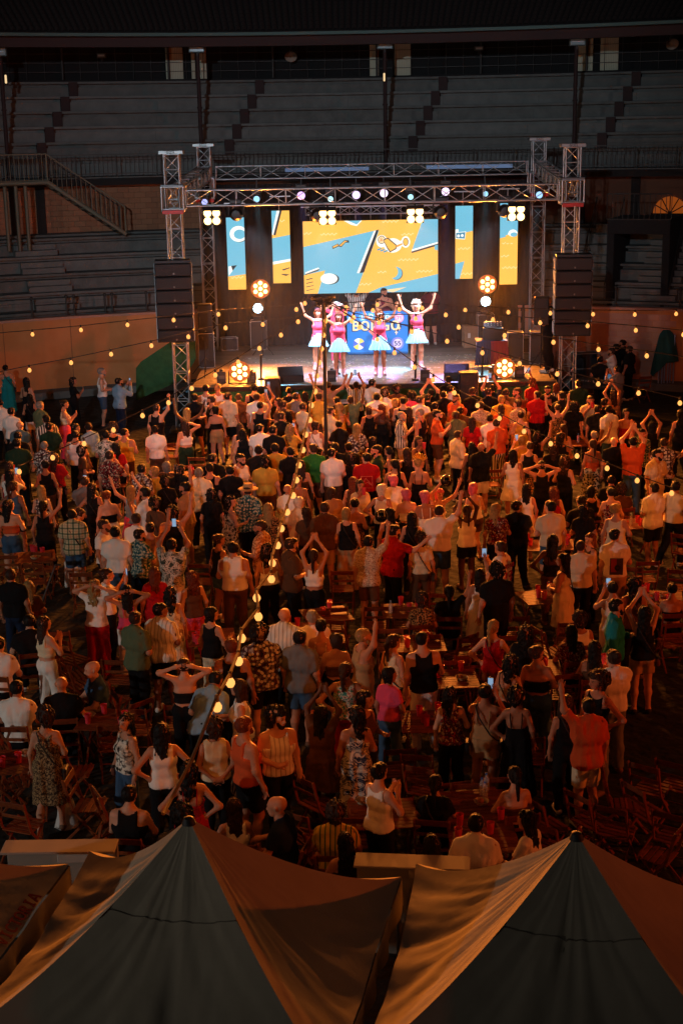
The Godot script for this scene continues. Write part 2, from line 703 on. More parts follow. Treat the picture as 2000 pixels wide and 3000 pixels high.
func sheet(rows: Array, uv := false) -> Mesh:               # a smooth sheet through a grid of points
	var st := SurfaceTool.new()
	st.begin(Mesh.PRIMITIVE_TRIANGLES)
	st.set_smooth_group(0)
	var n := rows.size()
	var m: int = rows[0].size()
	for i in n:
		for k in m:
			if uv:
				st.set_uv(Vector2(float(k) / (m - 1), float(i) / (n - 1)))
			st.add_vertex(rows[i][k])
	for i in n - 1:
		for k in m - 1:
			var a := i * m + k
			for j in [a, a + 1, a + m + 1, a, a + m + 1, a + m]:
				st.add_index(j)
	st.generate_normals()
	return st.commit()

func text(called: String, s: String, height: float, m: Material, parent: Node3D, at: Vector3, rot := Vector3.ZERO, bold := 400, depth := 0.008) -> MeshInstance3D:
	var f := SystemFont.new()
	f.font_names = PackedStringArray(["Droid Sans"])
	f.font_weight = bold
	var t := TextMesh.new()
	t.text = s
	t.font = f
	t.font_size = 48
	t.pixel_size = height / 35.0
	t.depth = depth
	t.curve_step = 1.5
	return part(called, t, m, parent, at, rot)

func poly(called: String, pts: Array, m: Material, parent: Node3D, at: Vector3, thick := 0.01) -> MeshInstance3D:   # a flat plate cut to an outline in x and y
	var p := PackedVector2Array(pts)
	var tri := Geometry2D.triangulate_polygon(p)
	var st := SurfaceTool.new()
	st.begin(Mesh.PRIMITIVE_TRIANGLES)
	st.set_smooth_group(-1)
	for s in [1.0, -1.0]:
		for i in tri.size() / 3:
			for j in ([0, 1, 2] if s > 0.0 else [0, 2, 1]):
				var v := p[tri[i * 3 + j]]
				st.add_vertex(Vector3(v.x, v.y, s * thick * 0.5))
	for i in p.size():
		var a := p[i]
		var b := p[(i + 1) % p.size()]
		for v in [Vector3(a.x, a.y, 1), Vector3(b.x, b.y, 1), Vector3(b.x, b.y, -1), Vector3(a.x, a.y, 1), Vector3(b.x, b.y, -1), Vector3(a.x, a.y, -1)]:
			st.add_vertex(v * Vector3(1, 1, thick * 0.5))
	st.generate_normals()
	return part(called, st.commit(), m, parent, at)
# ---------------------------------------------------------------- the bullring
func ringp(r: float, y: float, th: float) -> Vector3:
	return Vector3(RING.x + r * sin(th), y, RING.z - r * cos(th))

func arc(profile: Array, a0: float, a1: float, seg := 96) -> Mesh:   # a closed profile [r, y] swept round the ring
	var st := SurfaceTool.new()
	st.begin(Mesh.PRIMITIVE_TRIANGLES)
	var n := profile.size()
	for i in n:
		st.set_smooth_group(i)
		var p: Array = profile[i]
		var q: Array = profile[(i + 1) % n]
		for k in seg:
			var t0 := lerpf(a0, a1, float(k) / seg)
			var t1 := lerpf(a0, a1, float(k + 1) / seg)
			for v in [ringp(p[0], p[1], t0), ringp(p[0], p[1], t1), ringp(q[0], q[1], t1), ringp(p[0], p[1], t0), ringp(q[0], q[1], t1), ringp(q[0], q[1], t0)]:
				st.add_vertex(v)
	st.generate_normals()
	return st.commit()

func slab(r0: float, y0: float, r1: float, y1: float, w := 1.35) -> Mesh:
	return arc([[r0, y0], [r0, y1], [r1, y1], [r1, y0]], -w, w)

func face(o: Node3D, at: Vector3) -> void:                  # turn a part's +z towards the middle of the ring
	o.position = at
	o.rotation.y = atan2(RING.x - at.x, RING.z - at.z)

func angle_of(p: Vector3) -> float:
	return atan2(p.x - RING.x, RING.z - p.z)

func build_ring() -> void:
	var concrete := noisy("5d5c58", "706e69", 0.03, 5.0, 0.92, true, 1.5)
	var concrete2 := noisy("54534f", "676560", 0.03, 4.2, 0.92, true, 1.5, 7)
	var plaster := noisy("bf7440", "cf8652", 0.012, 4.0, 0.93, true, 0.8, 3)
	var brick := [noisy("8a5a40", "9c6a4c", 0.03, 0.9, 0.95, true, 1.0, 12), mat("8c5c42", 0.95), mat("956448", 0.95)]
	var rosy := [noisy("b07a66", "bd8a76", 0.03, 0.9, 0.95, true, 1.0, 14), mat("b27e6a", 0.95), mat("b88570", 0.95)]
	var dark := mat("1a1412", 0.9)
	var iron := mat("3a3632", 0.6, 0.3)
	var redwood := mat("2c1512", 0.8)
	var ground_mat := noisy("0b0d07", "191710", 0.02, 3.5, 1.0, true, 3.0, 21)
	struct("ground", plane(Vector2(120, 120)), ground_mat, Vector3(0, 0, -30))
	var ledge := part("stone_ledge", arc([[24.3, 0.0], [24.3, 0.24], [25.0, 0.24], [25.0, 0.0]], -1.35, 1.35), concrete, self)
	tag(ledge, "low grey stone ledge along the foot of the arena wall", "ledge")
	# the arena wall and the blocks that show in it beside the stage
	var wall := thing("arena_wall", "terracotta coloured arena wall round the sand, behind the stage", "wall")
	part("wall_face", slab(25.0, 0.005, 25.35, 2.58), plaster, wall)
	part("coping", slab(24.97, 2.58, 25.38, 2.66), rosy[0], wall)
	var blk := cbox(Vector3(0.392, 0.192, 0.02), 0.006)
	for k in 13:
		for j in 11:
			var th := 0.26 + (k + 0.5 * (j % 2)) * 0.4 / 25.0
			var b := part("block", blk, rosy[(k * 7 + j * 3) % 3], wall)
			face(b, ringp(24.996, 0.36 + j * 0.2, th))
	for px in [213.0, 16.0]:
		var p := at_r(px, 1050, 24.985)
		face(box("joint_strip", Vector3(0.02, 2.3, 0.012), Vector3.ZERO, mat("8a583e", 0.9), wall), Vector3(p.x, 1.4, p.z))
	# lower tiers
	var low := thing("lower_grandstand", "grey concrete tiers of the lower grandstand above the arena wall", "grandstand")
	part("passage_floor", slab(25.36, 0.01, 25.9, 1.9), concrete2, low)
	for k in 5:
		var r := 25.92 + 0.8 * k
		var y := 2.75 + 0.565 * k
		part("seat_row", arc([[r, y - 0.75], [r, y - 0.2], [r + 0.4, y - 0.2], [r + 0.4, y - 0.08], [r - 0.05, y - 0.08], [r - 0.05, y], [r + 0.86, y], [r + 0.86, y - 0.75]], -1.35, 1.35), concrete if k % 2 else concrete2, low)
	for k in 4:                                               # the half steps of an aisle
		for h in 2:
			for a in [[112.0 + 21 * k, 724.0 + 51 * k], [1960.0 - 18 * k, 735.0 + 47 * k]]:
				var r := 25.92 + 0.8 * (3 - k)
				var p := at_r(a[0], a[1], r)
				var y0 := 2.75 + 0.565 * (3 - k)
				face(box("aisle_step_or_gap", Vector3(1.5, 0.19, 0.3 + 0.28 * (1 - h)), Vector3.ZERO, concrete, low), Vector3(p.x, y0 + 0.095 + 0.19 * h, p.z))
				low.get_child(-1).position += low.get_child(-1).basis.z * (-0.6 - 0.14 * h)
	part("walkway", slab(29.97, 4.4, 31.4, 5.08), concrete2, low)
	# the back wall of concrete blocks and the balcony over it
	var back := thing("block_wall", "brown concrete block wall under the balcony of the stands", "wall")
	part("wall_core", slab(30.8, 5.08, 31.3, 6.93), mat("5e3d2c", 0.95), back)
	var blk2 := cbox(Vector3(0.412, 0.192, 0.03), 0.006)
	for k in 30:
		for j in 9:
			var th := -0.46 + (k + 0.5 * (j % 2)) * 0.42 / 30.8
			if th < -0.03:
				face(part("block", blk2, brick[(k * 5 + j * 3) % 3], back), ringp(30.796, 5.19 + j * 0.2, th))
	for px in [40.0, 118.0, 1700.0, 1860.0]:
		var p := at_r(px, 580, 30.75)
		face(box("pillar", Vector3(0.32, 1.84, 0.16), Vector3.ZERO, dark, back), Vector3(p.x, 6.0, p.z))
	var bal := thing("balcony", "dark balcony slab with an iron railing round the stands", "balcony")
	part("floor_slab", slab(29.75, 6.94, 31.55, 7.1), concrete2, bal)
	part("fascia", slab(29.7, 6.8, 29.746, 7.06), dark, bal)
	for y in [7.2, 7.88]:
		part("rail", slab(29.8, y, 29.84, y + 0.035), iron, bal)
	var bar := rod_mesh(5)
	for k in 190:
		var th := -0.52 + 1.04 * k / 189.0
		var o := part("baluster", bar, iron, bal)
		o.transform = aim(ringp(29.82, 7.1, th), ringp(29.82, 7.87, th), 0.012 if k % 9 else 0.028)
	# upper tiers, aisles, gallery
	var up := thing("upper_grandstand", "long grey concrete benches of the upper grandstand under the roof", "grandstand")
	for k in 6:
		var r := 31.56 + 0.8 * k
		var y := 7.78 + 0.575 * k
		part("seat_row", arc([[r, y - 0.7], [r, y - 0.22], [r + 0.45, y - 0.22], [r + 0.45, y - 0.09], [r - 0.06, y - 0.09], [r - 0.05, y], [r + 0.86, y], [r + 0.86, y - 0.7]], -1.35, 1.35), concrete2 if k % 2 else concrete, up)
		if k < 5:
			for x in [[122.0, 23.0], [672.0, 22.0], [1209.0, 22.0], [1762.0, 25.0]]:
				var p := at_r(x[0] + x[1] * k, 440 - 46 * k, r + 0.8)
				face(box("aisle_step_or_gap", Vector3(0.36, 0.56, 0.24), Vector3.ZERO, redwood, up), Vector3(p.x, y + 0.2815, p.z))  # upper ones: dark-painted blocks standing in for the shaded gaps of the aisles
	for k in 9:                                               # vertical joints between the bench slabs
		for j in 5:
			var th := -0.44 + k * 0.11 + 0.004 * j
			face(box("slab_joint", Vector3(0.012, 0.30, 0.01), Vector3.ZERO, mat("4c4a46", 0.95), up), ringp(31.56 + 0.8 * j - 0.003, 7.40 + 0.575 * j, th))
	var gal := thing("roof_gallery", "dark gallery of mesh screens and shutters above the top benches", "gallery")
	part("back_wall", slab(36.9, 10.7, 37.2, 13.6), mat("141211", 0.95), gal)
	part("sill", slab(36.3, 10.665, 36.9, 10.75), dark, gal)
	part("ceiling_beam", slab(36.2, 12.05, 36.6, 12.4), redwood, gal)
	for s in [[487.0, 535.0], [561.0, 571.0], [582.0, 604.0], [1083.0, 1108.0], [1156.0, 1201.0], [1691.0, 1734.0], [1759.0, 1808.0]]:
		var p := at_r((s[0] + s[1]) * 0.5, 195 - 0.02 * s[0], 36.75)
		var w: float = (s[1] - s[0]) * 61.5 / FOCAL
		var sh := box("shutter", Vector3(w, 1.3, 0.04), Vector3.ZERO, mat("b4ab92", 0.8), gal)
		face(sh, Vector3(p.x, 11.4, p.z))
		for k in int(w / 0.07):
			box("rib", Vector3(0.02, 1.26, 0.02), Vector3(-w * 0.5 + 0.04 + 0.07 * k, 0, 0.026), mat("a39a82", 0.8), sh, Vector3.ZERO, 0.004)
	for k in 44:                                              # mesh screens: uprights and cross wires
		var th := -0.42 + 0.84 * k / 43.0
		rod("screen_wire", ringp(36.5, 10.75, th), ringp(36.5, 12.05, th), 0.012 if k % 6 else 0.05, iron, gal, 5)
	for y in [11.05, 11.4, 11.75]:
		part("screen_rail", slab(36.48, y, 36.5, y + 0.02), iron, gal)
	# posts, floodlights and the roof
	for px in [[19.0, 21.0], [578.0, 590.0], [1125.0, 1129.0], [1680.0, 1680.0]]:
		var p := at_r(px[1], 430, 31.35)
		var post := thing("roof_post", "slender dark red iron post holding up the stand roof", "post", Vector3(p.x, 7.1, p.z), 0.0, "iron roof posts")
		rod("shaft", Vector3(0, 0, 0), Vector3(0, 4.95, 0), 0.075, redwood, post, 10)
		rod("collar", Vector3(0, 0.0, 0), Vector3(0, 0.12, 0), 0.13, redwood, post, 10)
		rod("collar", Vector3(0, 2.4, 0), Vector3(0, 2.46, 0), 0.1, redwood, post, 10)
		var q := at_r(px[0], 148 - 0.018 * px[0] + 4, 31.1)
		flood(Vector3(p.x, q.y, p.z + 0.2), "square glass floodlight, unlit, at the top of an iron post", 0.6)
		if px[0] < 100 or absf(px[0] - 1125) < 9:
			var l := at_r(px[0], 232 if px[0] < 100 else 226, 31.2)
			var lamp := thing("bulkhead_lamp", "small glowing bulkhead lamp fixed to an iron roof post", "lamp", Vector3(l.x, l.y, p.z + 0.12), 0.0, "bulkhead lamps on the posts")
			box("back_plate", Vector3(0.12, 0.4, 0.05), Vector3(0, 0, -0.02), dark, lamp)
			box("glass", Vector3(0.07, 0.3, 0.06), Vector3(0, 0, 0.03), glow("ffd9a0", 1.0), lamp, Vector3.ZERO, 0.02)
	for px in [[298.0, 163.0], [1402.0, 142.0]]:
		var q := at_r(px[0], px[1], 36.4)
		flood(q, "small floodlight under the gallery ceiling, unlit", 0.36)
	for px in [[852.0, 157.0], [1965.0, 120.0]]:
		var q := at_r(px[0], px[1], 35.9)
		var horn := thing("horn_loudspeaker", "beige horn loudspeaker hanging under the gallery ceiling", "loudspeaker", q, 0.0, "horn loudspeakers")
		horn.rotation.x = 2.2
		part("bell", lathe([[0.05, -0.2], [0.08, 0.0], [0.16, 0.14], [0.25, 0.22], [0.235, 0.21], [0.1, 0.02], [0.0, 0.0]], 18), mat("8a7868", 0.8), horn)
		box("bracket", Vector3(0.06, 0.12, 0.5), Vector3(0, -0.1, -0.25), iron, horn)
	var roof := thing("tiled_roof", "dark clay tiled roof over the upper stands with a green gutter", "roof")
	var clay := mat("3a2620", 0.9)
	part("eave_beam", slab(29.9, 11.65, 30.3, 12.0), redwood, roof)
	part("deck", arc([[29.4, 12.02], [29.4, 12.1], [38.0, 15.6], [38.0, 15.5]], -1.35, 1.35), mat("241814", 0.95), roof)
	part("gutter", arc([[29.2, 11.98], [29.2, 12.09], [29.38, 12.09], [29.38, 11.98]], -1.35, 1.35), mat("2c4a44", 0.6), roof)
	var tile := tile_mesh()
	var mm := MultiMesh.new()
	mm.transform_format = MultiMesh.TRANSFORM_3D
	mm.mesh = tile
	var spots := []
	var slope := atan2(3.5, 8.6)
	for j in 14:
		for k in 150:
			var r := 29.45 + j * 0.42
			var th := -0.56 + 1.12 * k / 149.0
			var p := ringp(r, 12.1 + (r - 29.4) * 3.5 / 8.6 + 0.02, th)
			spots.append([Transform3D(Basis(Vector3.UP, -th) * Basis(Vector3.RIGHT, slope), p), j])
	for s in spots:
		if s[1] < 2:
			part("roof_tile", tile, clay, roof).transform = s[0]
	mm.instance_count = spots.size() - 300
	for i in mm.instance_count:
		mm.set_instance_transform(i, spots[i + 300][0])
	var rest := MultiMeshInstance3D.new()
	rest.name = "roof_tiles"
	rest.multimesh = mm
	rest.material_override = clay
	rest.set_meta("kind", "stuff")
	roof.add_child(rest)
	# wire fence on the arena wall
	var fence := thing("wire_fence", "low wire fence with ball-topped posts on the arena wall", "fence")
	var posts := []
	for px in [94.0, 196.0, 218.0, 309.0, 330.0, 430.0, 1801.0, 1990.0]:
		var p := at_r(px, 900, 25.6)
		rod("post", Vector3(p.x, 1.9, p.z), Vector3(p.x, 3.2, p.z), 0.035, iron, fence)
		part("finial", ball(0.065, 10), iron, fence, Vector3(p.x, 3.26, p.z))
		posts.append(p)
	for y in [2.85, 3.1]:
		part("wire", arc([[25.6, y], [25.6, y + 0.012], [25.612, y + 0.012], [25.612, y]], -0.55, 0.55, 60), iron, fence)
	stairs_left(concrete, iron)
	stairs_right(concrete, iron)

func plane(s: Vector2) -> Mesh:
	var p := PlaneMesh.new()
	p.size = s
	return p

func tile_mesh() -> Mesh:
	var rows := []
	for i in 2:
		var row := []
		for k in 7:
			var a := PI * k / 6.0
			var r := 0.105 if i == 0 else 0.085
			row.append(Vector3(-cos(a) * r, sin(a) * r * 0.8, 0.02 - 0.46 * i))
		rows.append(row)
	return sheet(rows)

func flood(at: Vector3, label: String, w: float) -> void:
	var o := thing("floodlight", label, "floodlight", at, 0.0, "floodlights of the stands")
	var h := w * 0.5
	box("housing", Vector3(w, h, 0.18), Vector3.ZERO, mat("4a5452", 0.6, 0.3), o)
	box("glass", Vector3(w - 0.08, h - 0.07, 0.02), Vector3(0, 0, 0.098), mat("8ea0a4", 0.15), o, Vector3.ZERO, 0.004)
	rod("tube", Vector3(-w * 0.34, 0, 0.12), Vector3(w * 0.34, 0, 0.12), 0.015, mat("cfd6d6", 0.3), o, 6)
	box("bracket", Vector3(0.08, 0.12, 0.1), Vector3(0, -h * 0.5 - 0.06, -0.08), mat("2c2a28", 0.7), o)

func stairs_left(concrete: Material, iron: Material) -> void:
	var cream := mat("6c6250", 0.75)
	var o := thing("metal_staircase", "cream metal staircase with barred railing in front of the block wall", "staircase")
	var a := at_r(128, 548, 29.5)
	var b := at_r(352, 664, 29.4)
	a.y = 7.0
	b.y = 5.1
	var e := at_r(-60, 548, 29.3)
	e.y = 7.0
	var side := (RING - a) * Vector3(1, 0, 1)
	side = side.normalized() * 0.95
	for s in 2:
		rod("stringer", a + side * s, b + side * s, 0.09, cream, o, 4)
		rod("landing_beam", e + side * s, a + side * s, 0.09, cream, o, 4)
		for h in [0.0, 0.9]:
			rod("handrail", a + side * s + Vector3(0, h + 0.08, 0), b + side * s + Vector3(0, h + 0.08, 0), 0.025 if h > 0.0 else 0.015, cream if s else iron, o)
			rod("handrail", e + side * s + Vector3(0, h + 0.08, 0), a + side * s + Vector3(0, h + 0.08, 0), 0.025 if h > 0.0 else 0.015, cream if s else iron, o)
		for k in 17:
			var p := a.lerp(b, k / 16.0) + side * s
			rod("baluster", p, p + Vector3(0, 0.98, 0), 0.032 if k % 16 == 0 else 0.013, cream if s else iron, o, 5)
		for k in 14:
			var p := e.lerp(a, k / 14.0) + side * s
			rod("baluster", p, p + Vector3(0, 0.98, 0), 0.013, cream if s else iron, o, 5)
	for k in 10:
		var p := a.lerp(b, (k + 0.5) / 10.0) + side * 0.5
		box("tread", Vector3(0.3, 0.04, 0.92), p, iron, o, Vector3(0, atan2(side.x, side.z), 0))
	box("landing", Vector3((a - e).length(), 0.06, 0.92), (a + e) * 0.5 + side * 0.5, iron, o, Vector3(0, -atan2(a.z - e.z, a.x - e.x), 0))
	for px in [18.0, 50.0, 78.0]:
		var p := at_r(px, 600, 28.6)
		rod("support_post", Vector3(p.x, 4.65, p.z), Vector3(p.x, 6.95, p.z), 0.07, cream, o, 4)

func stairs_right(concrete: Material, iron: Material) -> void:
	var o := thing("entrance_block", "dark entrance block with iron stairs in the right-hand stands", "staircase")
	var p := at_r(1870, 780, 26.6)
	var turn := atan2(RING.x - p.x, RING.z - p.z)
	o.position = Vector3(p.x, 2.0, p.z)
	o.rotation.y = turn
	var grim := noisy("0c0c0e", "161618", 0.03, 1.5, 0.9, true, 1.0, 31)
	box("side_wall", Vector3(0.25, 3.0, 2.6), Vector3(-0.95, 1.5, -1.0), grim, o)
	box("side_wall", Vector3(0.25, 3.0, 2.6), Vector3(0.95, 1.5, -1.0), grim, o)
	box("lintel", Vector3(2.14, 0.5, 2.6), Vector3(0, 3.25, -1.0), grim, o)
	box("shutter_door", Vector3(1.62, 1.3, 0.06), Vector3(0, 0.7, -1.2), mat("34373e", 0.6), o)
	for k in 9:
		box("door_rib", Vector3(0.05, 1.24, 0.03), Vector3(-0.7 + 0.175 * k, 0.7, -1.155), mat("3c4048", 0.6), o)
	for s in [-1.0, 1.0]:
		for k in 9:
			box("stair_tread", Vector3(0.95, 0.05, 0.3), Vector3(s * 1.62, 0.4 + 0.34 * k, 0.2 - 0.34 * k), concrete, o)
			box("stair_riser", Vector3(0.95, 0.26, 0.04), Vector3(s * 1.62, 0.24 + 0.34 * k, 0.32 - 0.34 * k), concrete, o)
		for e in [-0.5, 0.5]:
			rod("handrail", Vector3(s * 1.62 + e, 1.25, 0.3), Vector3(s * 1.62 + e, 4.1, -2.6), 0.022, iron, o)
			for k in 12:
				var t := k / 11.0
				rod("baluster", Vector3(s * 1.62 + e, lerpf(0.35, 3.2, t), lerpf(0.3, -2.6, t)), Vector3(s * 1.62 + e, lerpf(1.25, 4.1, t), lerpf(0.3, -2.6, t)), 0.012, iron, o, 5)
	for y in [3.5, 4.35]:
		rod("landing_rail", Vector3(-1.1, y, 0.32), Vector3(1.1, y, 0.32), 0.022, iron, o)
	for k in 13:
		rod("baluster", Vector3(-1.1 + 0.183 * k, 3.5, 0.32), Vector3(-1.1 + 0.183 * k, 4.35, 0.32), 0.012, iron, o, 5)
	# the lit arched window in the wall above
	var q := at_r(1962, 597, 30.7)
	var w := thing("arched_window", "arched window glowing amber in the dark right-hand wall", "window", q)
	face(w, Vector3(q.x, q.y - 0.35, q.z))
	var pts := []
	for k in 13:
		var a := PI * k / 12.0
		pts.append(Vector2(cos(a) * 0.62, sin(a) * 0.62))
	poly("pane", pts, glow("ff7a1e", 0.22), w, Vector3(0, 0, 0.02), 0.02)
	for k in 5:
		var a := PI * (k + 1) / 6.0
		rod("glazing_bar", Vector3(0, 0, 0.05), Vector3(cos(a) * 0.62, sin(a) * 0.62, 0.05), 0.02, mat("1c1410", 0.8), w, 4)
	rod("sill_bar", Vector3(-0.68, -0.03, 0.05), Vector3(0.68, -0.03, 0.05), 0.04, mat("1c1410", 0.8), w, 4)
# ---------------------------------------------------------------- stage, rig and show
const DECK := 1.4

func on_deck(px: float, py: float) -> Vector3:
	return at_y(px, py, DECK)

func truss(called: String, label: String, a: Vector3, b: Vector3, w: float, h: float, pitch: float, group: String, r := 0.025) -> Node3D:
	var o := thing(called, label, "truss", a, 0.0, group)
	var d := (b - a).normalized()
	var len_ := (b - a).length()
	var x := (Vector3.RIGHT if absf(d.x) < 0.7 else Vector3.BACK) * 1.0
	var y := d.cross(x).normalized()
	x = y.cross(d).normalized()
	var c := []
	for k in [[-1, -1], [1, -1], [1, 1], [-1, 1]]:
		c.append(x * w * 0.5 * k[0] + y * h * 0.5 * k[1])
	for k in 4:
		rod("chord", c[k], c[k] + d * len_, r, alu, o, 8)
	var n := maxi(2, int(round(len_ / pitch)))
	for k in 4:
		var p: Vector3 = c[k]
		var q: Vector3 = c[(k + 1) % 4]
		for i in n:
			var t0 := d * len_ * i / n
			var t1 := d * len_ * (i + 1) / n
			rod("brace", (p if (i + k) % 2 else q) + t0, (q if (i + k) % 2 else p) + t1, r * 0.5, alu, o, 6)
			if i % 2 == 0:
				rod("brace", p + t0, q + t0, r * 0.5, alu, o, 6)
		rod("end_bar", p + d * len_, q + d * len_, r * 0.8, alu, o, 6)
	return o

func spot(at: Vector3, to: Vector3, hex: String, energy: float, angle: float, size: float, parent: Node3D) -> SpotLight3D:
	var l := SpotLight3D.new()
	l.name = "beam"
	l.light_color = Color(hex)
	l.light_energy = energy
	l.spot_range = 90.0
	l.spot_angle = angle
	l.spot_angle_attenuation = 1.0
	l.spot_attenuation = 2.0
	l.light_size = size
	l.shadow_enabled = true
	parent.add_child(l, true)
	l.look_at_from_position(at, to, Vector3.UP if absf((to - at).normalized().y) < 0.95 else Vector3.BACK)
	return l

func omni(at: Vector3, hex: String, energy: float, size: float, parent: Node3D) -> OmniLight3D:
	var l := OmniLight3D.new()
	l.name = "light"
	l.light_color = Color(hex)
	l.light_energy = energy
	l.omni_range = 60.0
	l.omni_attenuation = 2.0
	l.light_size = size
	l.shadow_enabled = true
	parent.add_child(l, true)
	l.position = at
	return l

func build_stage() -> void:
	alu = mat("9ea2a4", 0.4, 0.75)
	var black := mat("0d0d0f", 0.75)
	var drape := noisy("0b0a0b", "17161a", 0.02, 1.2, 0.95, true, 3.0, 41)
	var deck_mat := noisy("4a4038", "6f6256", 0.05, 2.4, 0.42, true, 1.0, 44)
	var green := mat("1d4a2a", 0.9)
	var zf := -41.6
	var zb := -50.0
	var xl := at_y(566, 1125, DECK).x
	var xr := at_y(1632, 1117, DECK).x
	var xm := (xl + xr) * 0.5
	var w := xr - xl
	# deck of planks running across
	var st := thing("stage", "raised timber stage with a green skirt and black legs", "stage", Vector3(xm, 0, zf))
	box("deck_core", Vector3(w, 0.12, 8.4), Vector3(0, DECK - 0.085, -4.2), mat("2a2521", 0.9), st)
	for k in 28:
		var tone := [deck_mat, mat("574b41", 0.45), mat("5f5247", 0.4)][(k * 5) % 3] as Material
		box("plank", Vector3(w - 0.02, 0.022, 0.292), Vector3(0, DECK - 0.0125, -0.152 - 0.3 * k), tone, st, Vector3.ZERO, 0.004)
	box("skirt", Vector3(w, DECK - 0.16, 0.03), Vector3(0, (DECK - 0.16) * 0.5, -0.03), green, st)
	box("skirt", Vector3(0.03, DECK - 0.16, 8.3), Vector3(-w * 0.5 + 0.02, (DECK - 0.16) * 0.5, -4.25), green, st)
	box("skirt", Vector3(0.03, DECK - 0.16, 8.3), Vector3(w * 0.5 - 0.02, (DECK - 0.16) * 0.5, -4.25), green, st)
	for k in 5:
		rod("support_leg", Vector3(-w * 0.45 + w * 0.225 * k, 0, -4.0), Vector3(-w * 0.45 + w * 0.225 * k, DECK - 0.145, -4.0), 0.05, alu, st)
	# confetti and wet scuffs lie on the deck as small flakes
	var rng := RandomNumberGenerator.new()
	rng.seed = 5
	var mm := MultiMesh.new()
	mm.transform_format = MultiMesh.TRANSFORM_3D
	mm.use_colors = true
	mm.mesh = cbox(Vector3(0.05, 0.002, 0.03), 0.0005)
	mm.instance_count = 900
	for i in 900:
		mm.set_instance_transform(i, Transform3D(Basis(Vector3.UP, rng.randf() * TAU), Vector3(xm + rng.randf_range(-0.42, 0.42) * w, DECK + 0.004, zf - rng.randf_range(0.15, 5.5))))
		mm.set_instance_color(i, [Color(0.75, 0.7, 0.7), Color(0.6, 0.35, 0.5), Color(0.3, 0.5, 0.6), Color(0.7, 0.6, 0.3)][rng.randi() % 4])
	var conf := MultiMeshInstance3D.new()
	conf.multimesh = mm
	conf.name = "confetti"
	var cm := StandardMaterial3D.new()
	cm.vertex_color_use_as_albedo = true
	conf.material_override = cm
	add_child(conf)
	tag(conf, "pale paper confetti scattered over the stage floor", "confetti").set_meta("kind", "stuff")
	# backdrop drapes with folds
	var zd := zb + 0.35
	var curtain := func(x0: float, x1: float, y0: float, y1: float, label: String):
		var rows := []
		for i in 3:
			var row := []
			var n := int((x1 - x0) / 0.05)
			for k in n + 1:
				row.append(Vector3(lerpf(x0, x1, float(k) / n), lerpf(y0, y1, i / 2.0), zd + 0.05 * sin(k * 1.1) + 0.02 * sin(k * 0.37)))
			rows.append(row)
		tag(part("backdrop_curtain", sheet(rows), drape, self), label, "curtain")
	curtain.call(xl - 0.2, xr + 0.3, DECK + 0.02, 6.9, "black pleated backdrop curtain hanging behind the screens")
	# rig
	var zt := -42.3
	var zr := -49.2
	var lx := at_d(519, 800, 42.3).x
	var rx := at_d(1667, 800, 42.3).x
	var blx := at_d(612, 800, 49.2).x
	var brx := at_d(1571, 800, 49.2).x
	var towers := [[lx, zt, 8.02, "left front truss tower carrying a line array beside the green ramp"], [rx, zt, 8.02, "right front truss tower carrying a line array beside the mixing desk"], [blx, zr, 8.15, "slim rear truss tower behind the left side-fill speaker"], [brx, zr, 8.15, "slim rear truss tower behind the right side-fill speaker"]]
	for i in 4:
		var t: Array = towers[i]
		var o := truss("truss_tower", t[3], Vector3(t[0], 0.06, t[1]), Vector3(t[0], t[2], t[1]), 0.42, 0.42, 0.42, "stage roof towers", 0.022)
		box("base_plate", Vector3(0.8, 0.06, 0.8), Vector3(0, -0.03, 0), mat("3a3c3e", 0.5, 0.6), o)
		var head := box("head_plate", Vector3(0.7, 0.1, 0.5), Vector3(0, t[2] - 0.0, 0), mat("8a8c8a", 0.4, 0.6), o)
		text("maker_name", "GUIL", 0.08, mat("26282a", 0.6), head, Vector3(0, 0, 0.253), Vector3.ZERO, 700)
		for k in 12:                                          # the open sleeve that climbs the tower
			var ax := k / 4
			var u := Vector3.ZERO
			u[(ax + 1) % 3] = 0.31 * (1.0 if k % 2 else -1.0)
			u[(ax + 2) % 3] = 0.31 * (1.0 if (k / 2) % 2 else -1.0)
			var e := Vector3.ZERO
			e[ax] = 0.31
			rod("sleeve_tube", Vector3(0, 6.75, 0) + u - e, Vector3(0, 6.75, 0) + u + e, 0.03, alu, o)
		for s in [-1.0, 1.0]:
			rod("sleeve_roller", Vector3(s * 0.2, 6.5, 0.33), Vector3(s * 0.2, 7.0, 0.33), 0.035, mat("6a6e70", 0.4, 0.7), o)
			box("sleeve_plate", Vector3(0.66, 0.07, 0.66), Vector3(0, 6.75 + s * 0.345, 0), mat("55585a", 0.45, 0.7), o)
		box("red_clamp", Vector3(0.6, 0.11, 0.1), Vector3(0, 6.36, 0.33), mat("a8231c", 0.5), o)
	var beam := func(label: String, a: Vector3, b: Vector3, s: float, pitch: float):
		return truss("roof_truss", label, a, b, s, s, pitch, "stage roof trusses", 0.023)
	beam.call("front roof truss over the stage, hung with blinders", Vector3(lx + 0.38, 6.79, zt), Vector3(rx - 0.38, 6.79, zt), 0.44, 0.72)
	beam.call("rear roof truss over the stage, hung with moving heads", Vector3(blx + 0.38, 7.3, zr), Vector3(brx - 0.38, 7.3, zr), 0.42, 0.72)
	beam.call("side roof truss running back from the left towers", Vector3(lx, 6.85, zt - 0.36), Vector3(blx, 7.3, zr + 0.36), 0.42, 0.42)
	beam.call("side roof truss running back from the right towers", Vector3(rx, 6.85, zt - 0.36), Vector3(brx, 7.3, zr + 0.36), 0.42, 0.42)
	beam.call("small truss that carries the main screen", at_d(895, 618, 48.6), at_d(1280, 612, 48.6), 0.24, 0.36)
	# screens
	var art := screen_art()
